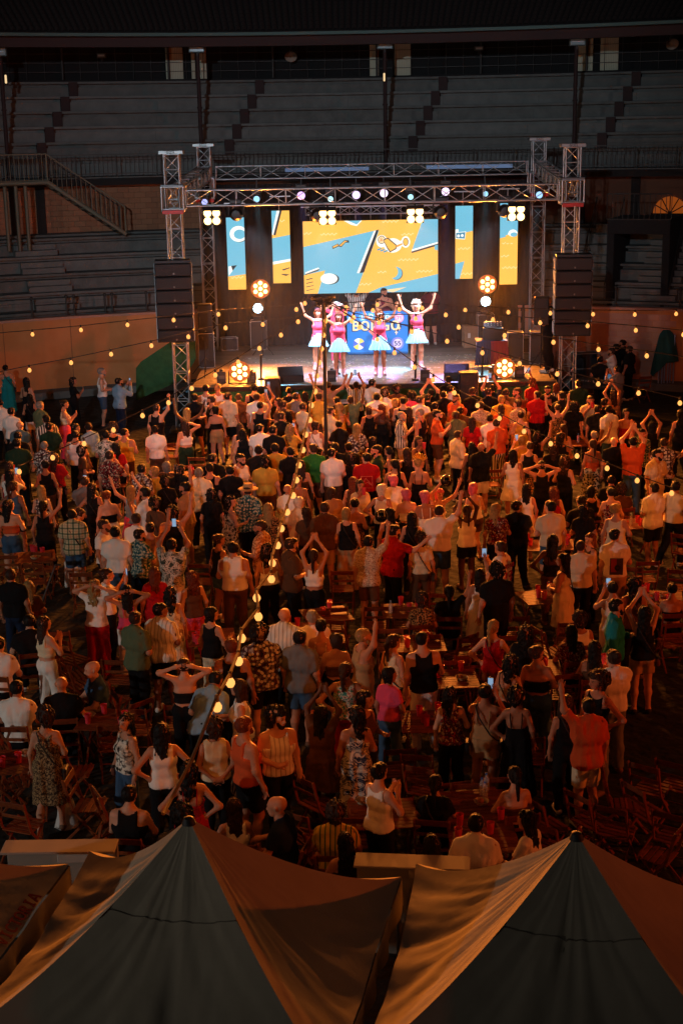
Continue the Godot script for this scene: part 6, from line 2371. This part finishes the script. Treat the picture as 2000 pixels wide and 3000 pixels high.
func limb(pose: String, side: float) -> Array:              # [elbow, wrist, palm direction] of one arm
	var s := Vector3(side, 1, 1)
	match pose:
		"side": return [Vector3(0.25, 1.15, 0.03) * s, Vector3(0.27, 0.91, -0.05) * s, Vector3(-0.1, -1, -0.25) * s]
		"fold": return [Vector3(0.26, 1.15, 0.0) * s, Vector3(0.07, 1.12, -0.24) * s, Vector3(-1, 0.1, -0.1) * s]
		"up": return [Vector3(0.34, 1.63, -0.04) * s, Vector3(0.37, 1.90, -0.06) * s, Vector3(0.15, 1, -0.1) * s]
		"wide": return [Vector3(0.40, 1.58, -0.04) * s, Vector3(0.50, 1.85, -0.06) * s, Vector3(0.3, 1, -0.1) * s]
		"clap_up": return [Vector3(0.25, 1.67, -0.10) * s, Vector3(0.05, 1.91, -0.16) * s, Vector3(-0.15, 1, -0.1) * s]
		"phone": return [Vector3(0.25, 1.27, -0.22) * s, Vector3(0.08, 1.52, -0.33) * s, Vector3(-0.25, 1, -0.2) * s]
		"phone_up": return [Vector3(0.27, 1.62, -0.18) * s, Vector3(0.13, 1.86, -0.26) * s, Vector3(-0.2, 1, -0.1) * s]
		"hips": return [Vector3(0.40, 1.18, 0.08) * s, Vector3(0.19, 1.02, 0.04) * s, Vector3(-0.6, -0.3, -0.6) * s]
		"head": return [Vector3(0.38, 1.56, 0.03) * s, Vector3(0.12, 1.67, 0.10) * s, Vector3(-1, 0.2, 0.0) * s]
		"drink": return [Vector3(0.27, 1.20, -0.14) * s, Vector3(0.07, 1.47, -0.19) * s, Vector3(-0.5, 0.7, 0.0) * s]
		"clap": return [Vector3(0.26, 1.16, -0.10) * s, Vector3(0.05, 1.31, -0.28) * s, Vector3(-0.1, 0.8, -0.5) * s]
		"hold": return [Vector3(0.26, 1.16, -0.02) * s, Vector3(0.17, 1.17, -0.27) * s, Vector3(-0.3, 0.3, -1) * s]
		"behind": return [Vector3(0.27, 1.16, 0.10) * s, Vector3(0.05, 0.98, 0.19) * s, Vector3(-1, -0.1, 0.1) * s]
		"reach": return [Vector3(0.36, 1.36, -0.18) * s, Vector3(0.50, 1.55, -0.30) * s, Vector3(0.5, 0.6, -0.4) * s]
		"table": return [Vector3(0.27, 1.17, -0.12) * s, Vector3(0.16, 1.16, -0.36) * s, Vector3(-0.5, 0, -1) * s]
	return limb("side", side)

const POSES := {   # left arm, right arm, legs, lean (degrees forward)
	"A": ["side", "side", "stand", 0], "B": ["fold", "fold", "stand", 0], "C": ["up", "up", "stand", 0], "V": ["wide", "wide", "stand", -4],
	"R": ["side", "up", "stand", 0], "L": ["up", "side", "stand", 0], "H": ["clap_up", "clap_up", "stand", 0], "P": ["phone", "phone", "stand", 0],
	"Q": ["side", "phone_up", "stand", 0], "O": ["phone_up", "phone_up", "stand", 0], "W": ["hips", "hips", "stand", 0], "N": ["head", "head", "stand", 0], "M": ["side", "head", "stand", 0],
	"S": ["table", "table", "sit", 6], "U": ["table", "up", "sit", 2], "D": ["side", "drink", "stand", 0], "K": ["clap", "clap", "stand", 0],
	"F": ["hold", "hold", "stand", 32], "G": ["side", "hold", "walk", 2], "E": ["behind", "behind", "stand", 0], "X": ["hold", "reach", "stand", 3],
	"Z": ["reach", "hold", "walk", 2],
	"7": ["up", "wide", "stand", 2], "8": ["wide", "clap_up", "shift", 0], "9": ["up", "reach", "shift", 3],
	"1": ["hold", "side", "shift", 0], "2": ["side", "hold", "shift", 2], "3": ["side", "side", "shift", -2], "4": ["clap", "clap", "shift", 0], "5": ["side", "fold", "walk", 1], "6": ["hips", "side", "shift", 0],
}

func skeleton(sex: String, code: String) -> Dictionary:
	var key := sex + code
	if frames.has(key):
		return frames[key]
	var p: Array = POSES[code]
	var man := sex == "m"
	var sit: bool = p[2] == "sit"
	var drop := -0.385 if sit else 0.0
	var t := Transform3D(Basis(Vector3.RIGHT, -deg_to_rad(float(p[3]))), Vector3.ZERO)
	var hip := Vector3(0, 0.93 + drop, 0)
	if p[2] == "shift":
		t.basis = Basis(Vector3.BACK, 0.035) * t.basis
	t.origin = hip - t.basis * Vector3(0, 0.93, 0)
	var trunk := []
	if man:
		trunk = [[Vector3(-0.07, 0.955, 0), Vector3(0.07, 0.955, 0), 0.118, 0.118], [Vector3(-0.055, 1.09, 0), Vector3(0.055, 1.09, 0), 0.112, 0.112],
			[Vector3(-0.092, 1.27, 0.005), Vector3(0.092, 1.27, 0.005), 0.122, 0.122], [Vector3(-0.14, 1.39, 0.015), Vector3(0.14, 1.39, 0.015), 0.076, 0.076],
			[Vector3(-0.10, 1.43, 0.02), Vector3(0, 1.49, 0.02), 0.05, 0.055], [Vector3(0.10, 1.43, 0.02), Vector3(0, 1.49, 0.02), 0.05, 0.055]]
	else:
		trunk = [[Vector3(-0.072, 0.955, 0.01), Vector3(0.072, 0.955, 0.01), 0.112, 0.112], [Vector3(-0.05, 1.10, 0), Vector3(0.05, 1.10, 0), 0.098, 0.098],
			[Vector3(-0.06, 1.26, 0), Vector3(0.06, 1.26, 0), 0.104, 0.104], [Vector3(-0.10, 1.38, 0.01), Vector3(0.10, 1.38, 0.01), 0.062, 0.062],
			[Vector3(-0.065, 1.25, -0.085), Vector3(0.065, 1.25, -0.085), 0.056, 0.056],
			[Vector3(-0.08, 1.42, 0.015), Vector3(0, 1.48, 0.015), 0.043, 0.048], [Vector3(0.08, 1.42, 0.015), Vector3(0, 1.48, 0.015), 0.043, 0.048]]
	var g := 0.092 if man else 0.094
	trunk.append([Vector3(-0.06, 0.92, 0.05), Vector3(0.06, 0.92, 0.05), g, g])
	var out := {"t": t, "trunk": [], "arms": [], "legs": [], "man": man, "sit": sit}
	for b in trunk:
		out.trunk.append([t * b[0], t * b[1], b[2], b[3]])
	out.neck = [t * Vector3(0, 1.45, 0.015), t * Vector3(0, 1.58, -0.005), 0.056 if man else 0.046, 0.052 if man else 0.044]
	var look: float = {"1": 0.5, "2": -0.6, "3": 0.25, "4": -0.2, "5": 0.7, "6": -0.35, "B": 0.3, "W": -0.2, "K": 0.2}.get(code, 0.0)
	out.head = t * Transform3D(Basis(Vector3.UP, look) * Basis(Vector3.BACK, look * 0.15), Vector3(0, 1.635, -0.012))
	var sx := 0.195 if man else 0.158
	for k in 2:
		var side := -1.0 if k == 0 else 1.0
		var l := limb(p[k], side)
		var raised: bool = l[0].y > 1.5
		var sh := Vector3(side * (sx - (0.015 if raised else 0.0)), 1.405 + (0.035 if raised else 0.0), 0.01)
		var w := Vector3(0.94, 1, 0.97) if not man else Vector3.ONE
		out.arms.append([t * sh, t * (l[0] * w), t * (l[1] * w), (t.basis * l[2]).normalized(), side])
	for k in 2:
		var side := -1.0 if k == 0 else 1.0
		var hj := hip + Vector3(side * 0.09, -0.03, 0.0)
		var kn := Vector3(side * 0.105, 0.49, -0.03)
		var an := Vector3(side * 0.115, 0.085, 0.03)
		if sit:
			kn = Vector3(side * 0.13, 0.50, -0.43)
			an = Vector3(side * 0.13, 0.085, -0.38)
		elif p[2] == "shift":
			kn += Vector3(-0.02, 0.01 if side > 0 else 0.0, -0.05 if side > 0 else 0.02)
			an += Vector3(0.05 if side > 0 else 0.0, 0.0, -0.03 if side > 0 else 0.0)
		elif p[2] == "walk":
			kn += Vector3(0, 0.01, -0.12 * side)
			an += Vector3(0, 0.0 if side > 0 else 0.03, -0.16 * side + (0.12 if side < 0 else 0.0))
		out.legs.append([hj, kn, an, side])
	frames[key] = out
	return out

func body_mesh(sex: String, code: String) -> Mesh:
	var s := skeleton(sex, code)
	var m := 1.0 if s.man else 0.86
	var bones: Array = s.trunk.duplicate()
	bones.append(s.neck)
	for a in s.arms:
		bones.append([a[0], a[1], 0.057 * m, 0.043 * m])
		bones.append([a[1], a[2], 0.043 * m, 0.029 * m])
		bones.append([a[2], a[2] + a[3] * 0.075, 0.030 * m, 0.031 * m])
	for l in s.legs:
		bones.append([l[0], l[1], 0.094, 0.062])
		bones.append([l[1] + Vector3(0, 0.0, 0.0), l[1].lerp(l[2], 0.35) + Vector3(0, 0, 0.018), 0.056, 0.056])
		bones.append([l[1].lerp(l[2], 0.35) + Vector3(0, 0, 0.018), l[2], 0.055, 0.038])
		bones.append([l[2] + Vector3(0, -0.035, 0.02), l[2] + Vector3(l[3] * 0.03, -0.047, -0.15), 0.042, 0.034])
	var n := net(bones, 0.0205, 0.05)
	# the head, on a finer grid of its own
	var hd: Array = head_net(sex)
	var at: Transform3D = s.head
	var verts: PackedVector3Array = n[0]
	var norms: PackedVector3Array = n[1]
	var idx: PackedInt32Array = n[2]
	var cols := PackedColorArray()
	cols.resize(verts.size())
	cols.fill(Color.WHITE)
	var base := verts.size()
	for i in hd[0].size():
		verts.append(at * hd[0][i])
		norms.append(at.basis * hd[1][i])
	for i in hd[2]:
		idx.append(base + i)
	cols.append_array(hd[3])
	# fingers
	for a in s.arms:
		var d: Vector3 = a[3]
		var palm: Vector3 = a[2] + d * 0.075
		var across := d.cross(Vector3(0, 0, 1)).normalized() if absf(d.z) < 0.9 else Vector3.RIGHT
		var curl := across.cross(d) * (0.012 if a[2].y > a[0].y else 0.022)
		for k in 4:
			var o := across * (k - 1.5) * 0.0175 * m
			var ln: float = [0.062, 0.074, 0.078, 0.066][k] * m
			var f0: Vector3 = palm + o * 1.0 - d * 0.01
			add_finger(verts, norms, idx, cols, [f0, f0 + (d * 0.5 + o * 1.6) * ln + curl * 0.4, f0 + (d + o * 2.6) * ln + curl * 1.8], [0.0095 * m, 0.0088 * m, 0.006 * m])
		var th: Vector3 = a[2] + d * 0.03 + across * a[4] * -0.022
		add_finger(verts, norms, idx, cols, [th, th + (d * 0.6 - across * a[4] * 0.8) * 0.035, th + (d * 1.0 - across * a[4] * 0.75) * 0.06], [0.012 * m, 0.0105 * m, 0.007 * m])
	return net_mesh([verts, norms, idx], cols)

func add_finger(verts: PackedVector3Array, norms: PackedVector3Array, idx: PackedInt32Array, cols: PackedColorArray, pts: Array, radii: Array) -> void:
	var base := verts.size()
	for i in 3:
		var d: Vector3 = (pts[mini(i + 1, 2)] - pts[maxi(i - 1, 0)]).normalized()
		var x := d.cross(Vector3(0.3, 0.2, 0.9)).normalized()
		var y := x.cross(d)
		for k in 5:
			var v := x * cos(TAU * k / 5.0) + y * sin(TAU * k / 5.0)
			verts.append(pts[i] + v * radii[i])
			norms.append(v)
			cols.append(Color.WHITE)
	verts.append(pts[2] + (pts[2] - pts[1]).normalized() * radii[2])
	norms.append((pts[2] - pts[1]).normalized())
	cols.append(Color.WHITE)
	for i in 2:
		for k in 5:
			var a := base + i * 5 + k
			var b := base + i * 5 + (k + 1) % 5
			idx.append_array([a, b + 5, a + 5, a, b, b + 5])
	for k in 5:
		idx.append_array([base + 10 + k, base + 10 + (k + 1) % 5, base + 15])

func head_net(sex: String) -> Array:
	if shapes.has("head" + sex):
		return shapes["head" + sex]
	var j := 1.0 if sex == "m" else 0.88
	var bones := [[Vector3(0, 0.035, -0.018), Vector3(0, 0.035, 0.036), 0.080, 0.083], [Vector3(0, 0.0, -0.03), Vector3(0, -0.06, -0.045), 0.068, 0.052 * j],
		[Vector3(-0.022, -0.075, -0.062), Vector3(0.022, -0.075, -0.062), 0.028 * j, 0.028 * j], [Vector3(-0.03, 0.032, -0.082), Vector3(0.03, 0.032, -0.082), 0.018, 0.018],
		[Vector3(0, 0.012, -0.098), Vector3(0, -0.022, -0.116), 0.009, 0.014], [Vector3(-0.014, -0.027, -0.1), Vector3(0.014, -0.027, -0.1), 0.009, 0.009],
		[Vector3(-0.018, -0.05, -0.093), Vector3(0.018, -0.05, -0.093), 0.010, 0.010],
		[Vector3(-0.079, -0.012, 0.008), Vector3(-0.085, 0.022, 0.014), 0.011, 0.016], [Vector3(0.079, -0.012, 0.008), Vector3(0.085, 0.022, 0.014), 0.011, 0.016],
		[Vector3(0, -0.03, 0.01), Vector3(0, -0.10, 0.012), 0.06 * j, 0.052 * j]]
	var n := net(bones, 0.0085, 0.02)
	var cols := PackedColorArray()
	for v in n[0]:
		var c := Color.WHITE
		if v.z < -0.06:
			for s in [-1.0, 1.0]:
				var e: Vector3 = v - Vector3(s * 0.032, 0.012, -0.09)
				if Vector2(e.x * 0.7, e.y).length() < 0.0085:
					c = Color(0.12, 0.09, 0.08)
				var b: Vector3 = v - Vector3(s * 0.033, 0.032, -0.095)
				if absf(b.x) < 0.021 and absf(b.y) < 0.0055:
					c = Color(0.25, 0.18, 0.14)
			var l: Vector3 = v - Vector3(0, -0.05, -0.1)
			if absf(l.x) < 0.025 and absf(l.y) < 0.0095:
				c = Color(0.72, 0.40, 0.38)
		cols.append(c)
	n.append(cols)
	shapes["head" + sex] = n
	return n

func grown(bones: Array, by: float) -> Array:
	var o := []
	for b in bones:
		o.append([b[0], b[1], b[2] + by, b[3] + by])
	return o

func garment(sex: String, code: String, style: String) -> Mesh:
	var key := "%s %s %s" % [sex, code, style]
	if shapes.has(key):
		return shapes[key]
	var s := skeleton(sex, code)
	var m := 1.0 if s.man else 0.86
	var bones := []
	var clipped := style
	var wrinkle := 0.013
	var inv: Transform3D = s.t.affine_inverse()
	match style:
		"t", "l", "L":
			bones = grown(s.trunk, 0.026 if style == "t" else 0.034)
			if s.man and style == "t":
				bones.append([s.t * Vector3(-0.06, 1.02, 0), s.t * Vector3(0.06, 1.02, 0), 0.13, 0.13])
			var upto := 0.66 if style == "t" else 0.85
			for a in s.arms:
				bones.append([a[0], a[0].lerp(a[1], upto), 0.079 * m, 0.07 * m, true] if style != "L" else [a[0], a[1], 0.08 * m, 0.062 * m])
				if style == "L":
					bones.append([a[1], a[1].lerp(a[2], 0.9), 0.06 * m, 0.046 * m, true])
			if style != "t":
				bones.append([s.t * Vector3(-0.08, 0.92, 0.015), s.t * Vector3(0.08, 0.92, 0.015), 0.15, 0.15])
				clipped = "l"
				wrinkle = 0.018
			elif not s.man:
				clipped = "tf"
		"k", "v", "c", "s", "n":
			bones = grown(s.trunk, 0.021 if style != "v" else 0.03)
			for a in s.arms:
				if style == "v":
					bones.append([a[0], a[0].lerp(a[1], 0.2), 0.075 * m, 0.07 * m, true])
			wrinkle = 0.007
		"d", "D":
			bones = grown(s.trunk, 0.014)
			var foot := 0.42 if style == "d" else 0.08
			if s.sit:
				for l in s.legs:
					bones.append([l[0], l[1], 0.13, 0.10])
			else:
				for side in [-1.0, 1.0]:
					bones.append([Vector3(side * 0.07, 0.98, 0.01), Vector3(side * 0.10, foot, 0.01), 0.13, 0.165])
			wrinkle = 0.02
		"p", "j":
			bones = [grown([s.trunk[0]], 0.011)[0], grown([s.trunk[-1]], 0.01)[0]]
			var w := 0.0 if style == "p" else 0.018
			for l in s.legs:
				bones.append([l[0], l[1], 0.106 + w, 0.082 + w])
				bones.append([l[1], l[1].lerp(l[2], 0.35) + Vector3(0, 0, 0.014), 0.08 + w, 0.076 + w])
				bones.append([l[1].lerp(l[2], 0.35) + Vector3(0, 0, 0.014), l[2] + Vector3(0, -0.02, 0), 0.076 + w, 0.064 + w, true])
			clipped = "top1.06"
			wrinkle = 0.014
		"S":
			bones = [grown([s.trunk[0]], 0.011)[0], grown([s.trunk[-1]], 0.011)[0]]
			for l in s.legs:
				bones.append([l[0], l[0].lerp(l[1], 0.82 if s.man else 0.55), 0.112, 0.098 if s.man else 0.105, true])
			clipped = "top1.06"
		"kk", "KK":
			bones = [grown([s.trunk[0]], 0.012)[0], grown([s.trunk[-1]], 0.012)[0]]
			if s.sit:
				for l in s.legs:
					bones.append([l[0], l[1], 0.13, 0.10])
				clipped = "top1.06"
			else:
				for side in [-1.0, 1.0]:
					bones.append([Vector3(side * 0.07, 0.98, 0.01), Vector3(side * 0.12, 0.5 if style == "kk" else 0.1, 0.01), 0.125, 0.20])
				clipped = "k_" if style == "kk" else "K_"
			wrinkle = 0.024
		"mm":
			bones = [grown([s.trunk[0]], 0.012)[0], grown([s.trunk[-1]], 0.012)[0], [Vector3(0, 1.06, 0.0), Vector3(0, 0.60, 0.0), 0.12, 0.31]]
			clipped = "m_"
			wrinkle = 0.0
		"shoe0", "shoe1", "boots0", "boots1":
			for l in [s.legs[int(style.right(1))]]:
				bones.append([l[2] + Vector3(0, -0.04, 0.03), l[2] + Vector3(l[3] * 0.03, -0.045, -0.16), 0.051, 0.045])
				if style.begins_with("boots"):
					bones.append([l[2] + Vector3(0, -0.02, 0.0), l[2] + Vector3(0, 0.13, 0), 0.055, 0.062, true])
			clipped = ""
			wrinkle = 0.0
	var n := net(bones, 0.021, 0.045, clipped, inv, wrinkle)
	if style == "mm":                                         # pleats, deeper towards the hem
		for i in n[0].size():
			var v: Vector3 = n[0][i]
			var deep := clampf((1.05 - v.y) * 0.14, 0.0, 0.05)
			var a := atan2(v.z, v.x)
			n[0][i] = v + Vector3(v.x, 0, v.z).normalized() * sin(a * 17.0) * deep
			n[1][i] = (n[1][i] + Vector3(-sin(a), 0, cos(a)) * -cos(a * 17.0) * deep * 16.0).normalized()
	if style == "s":                                          # thin straps over the shoulders
		var cols := PackedColorArray()
		for side in [-1.0, 1.0]:
			add_finger(n[0], n[1], n[2], cols, [s.t * Vector3(side * 0.075, 1.18, 0.125), s.t * Vector3(side * 0.09, 1.36, 0.105), s.t * Vector3(side * 0.085, 1.475, 0.02)], [0.009, 0.009, 0.009])
			add_finger(n[0], n[1], n[2], cols, [s.t * Vector3(side * 0.085, 1.47, 0.02), s.t * Vector3(side * 0.09, 1.38, -0.08), s.t * Vector3(side * 0.075, 1.22, -0.135)], [0.009, 0.009, 0.009])
	shapes[key] = net_mesh(n)
	return shapes[key]

func hair_mesh(style: String) -> Mesh:
	var key := "hair " + style
	if shapes.has(key):
		return shapes[key]
	var cap := [[Vector3(0, 0.042, -0.012), Vector3(0, 0.042, 0.04), 0.087, 0.092], [Vector3(0, 0.0, 0.035), Vector3(0, -0.02, 0.04), 0.082, 0.07]]
	var bones := []
	var cut := "hs"
	var rough := 0.009
	var fine := 26.0
	match style:
		"s": bones = cap
		"z":
			bones = [[Vector3(0, 0.04, -0.008), Vector3(0, 0.04, 0.037), 0.081, 0.086], [Vector3(0, 0.0, 0.03), Vector3(0, -0.02, 0.035), 0.077, 0.066]]
			rough = 0.004
		"l", "c":
			var r := 1.0 if style == "l" else 1.18
			bones = cap + [[Vector3(-0.042, 0.0, 0.03), Vector3(-0.06, -0.26, 0.09), 0.064 * r, 0.036 * r], [Vector3(0.042, 0.0, 0.03), Vector3(0.055, -0.29, 0.09), 0.064 * r, 0.034 * r], [Vector3(0, 0.0, 0.05), Vector3(0.005, -0.34, 0.105), 0.066 * r, 0.03 * r]]
			cut = "hl"
			rough = 0.016 if style == "l" else 0.034
			fine = 26.0 if style == "l" else 19.0
		"a":
			bones = [[Vector3(0, 0.06, 0.0), Vector3(0, 0.05, 0.045), 0.115, 0.12], [Vector3(0, 0.0, 0.05), Vector3(0, -0.06, 0.05), 0.11, 0.08]]
			cut = "hl"
			rough = 0.034
			fine = 20.0
		"b", "w":
			var r := 1.0 if style == "b" else 1.08
			bones = cap + [[Vector3(-0.042, 0.0, 0.018), Vector3(-0.05, -0.10, 0.012), 0.06 * r, 0.036 * r], [Vector3(0.042, 0.0, 0.018), Vector3(0.05, -0.10, 0.012), 0.06 * r, 0.036 * r], [Vector3(0, 0.0, 0.045), Vector3(0, -0.12, 0.045), 0.07 * r, 0.042 * r]]
			if style == "w":
				bones.append([Vector3(-0.025, 0.05, -0.035), Vector3(0.025, 0.05, -0.035), 0.072, 0.072])
			cut = "hw"
			rough = 0.009
			fine = 26.0
		"u":
			bones = cap + [[Vector3(0, 0.075, 0.12), Vector3(0, 0.085, 0.125), 0.046, 0.042]]
			rough = 0.010
		"p":
			bones = cap + [[Vector3(0, 0.045, 0.12), Vector3(0, -0.02, 0.155), 0.03, 0.04], [Vector3(0, -0.02, 0.155), Vector3(0, -0.27, 0.135), 0.04, 0.018]]
			cut = "hl"
			rough = 0.010
		"h":
			shapes[key] = lathe([[0.20, 0.035], [0.205, 0.045], [0.19, 0.055], [0.105, 0.06], [0.10, 0.12], [0.08, 0.155], [0.0, 0.145]], 22)
			return shapes[key]
		"beard":
			bones = [[Vector3(-0.05, -0.045, -0.045), Vector3(-0.02, -0.085, -0.07), 0.026, 0.028], [Vector3(0.05, -0.045, -0.045), Vector3(0.02, -0.085, -0.07), 0.026, 0.028], [Vector3(-0.02, -0.085, -0.075), Vector3(0.02, -0.085, -0.075), 0.026, 0.026]]
			cut = ""
			rough = 0.006
	var n := net(bones, 0.0115, 0.03, cut, Transform3D(), rough, fine)
	shapes[key] = net_mesh(n)
	return shapes[key]
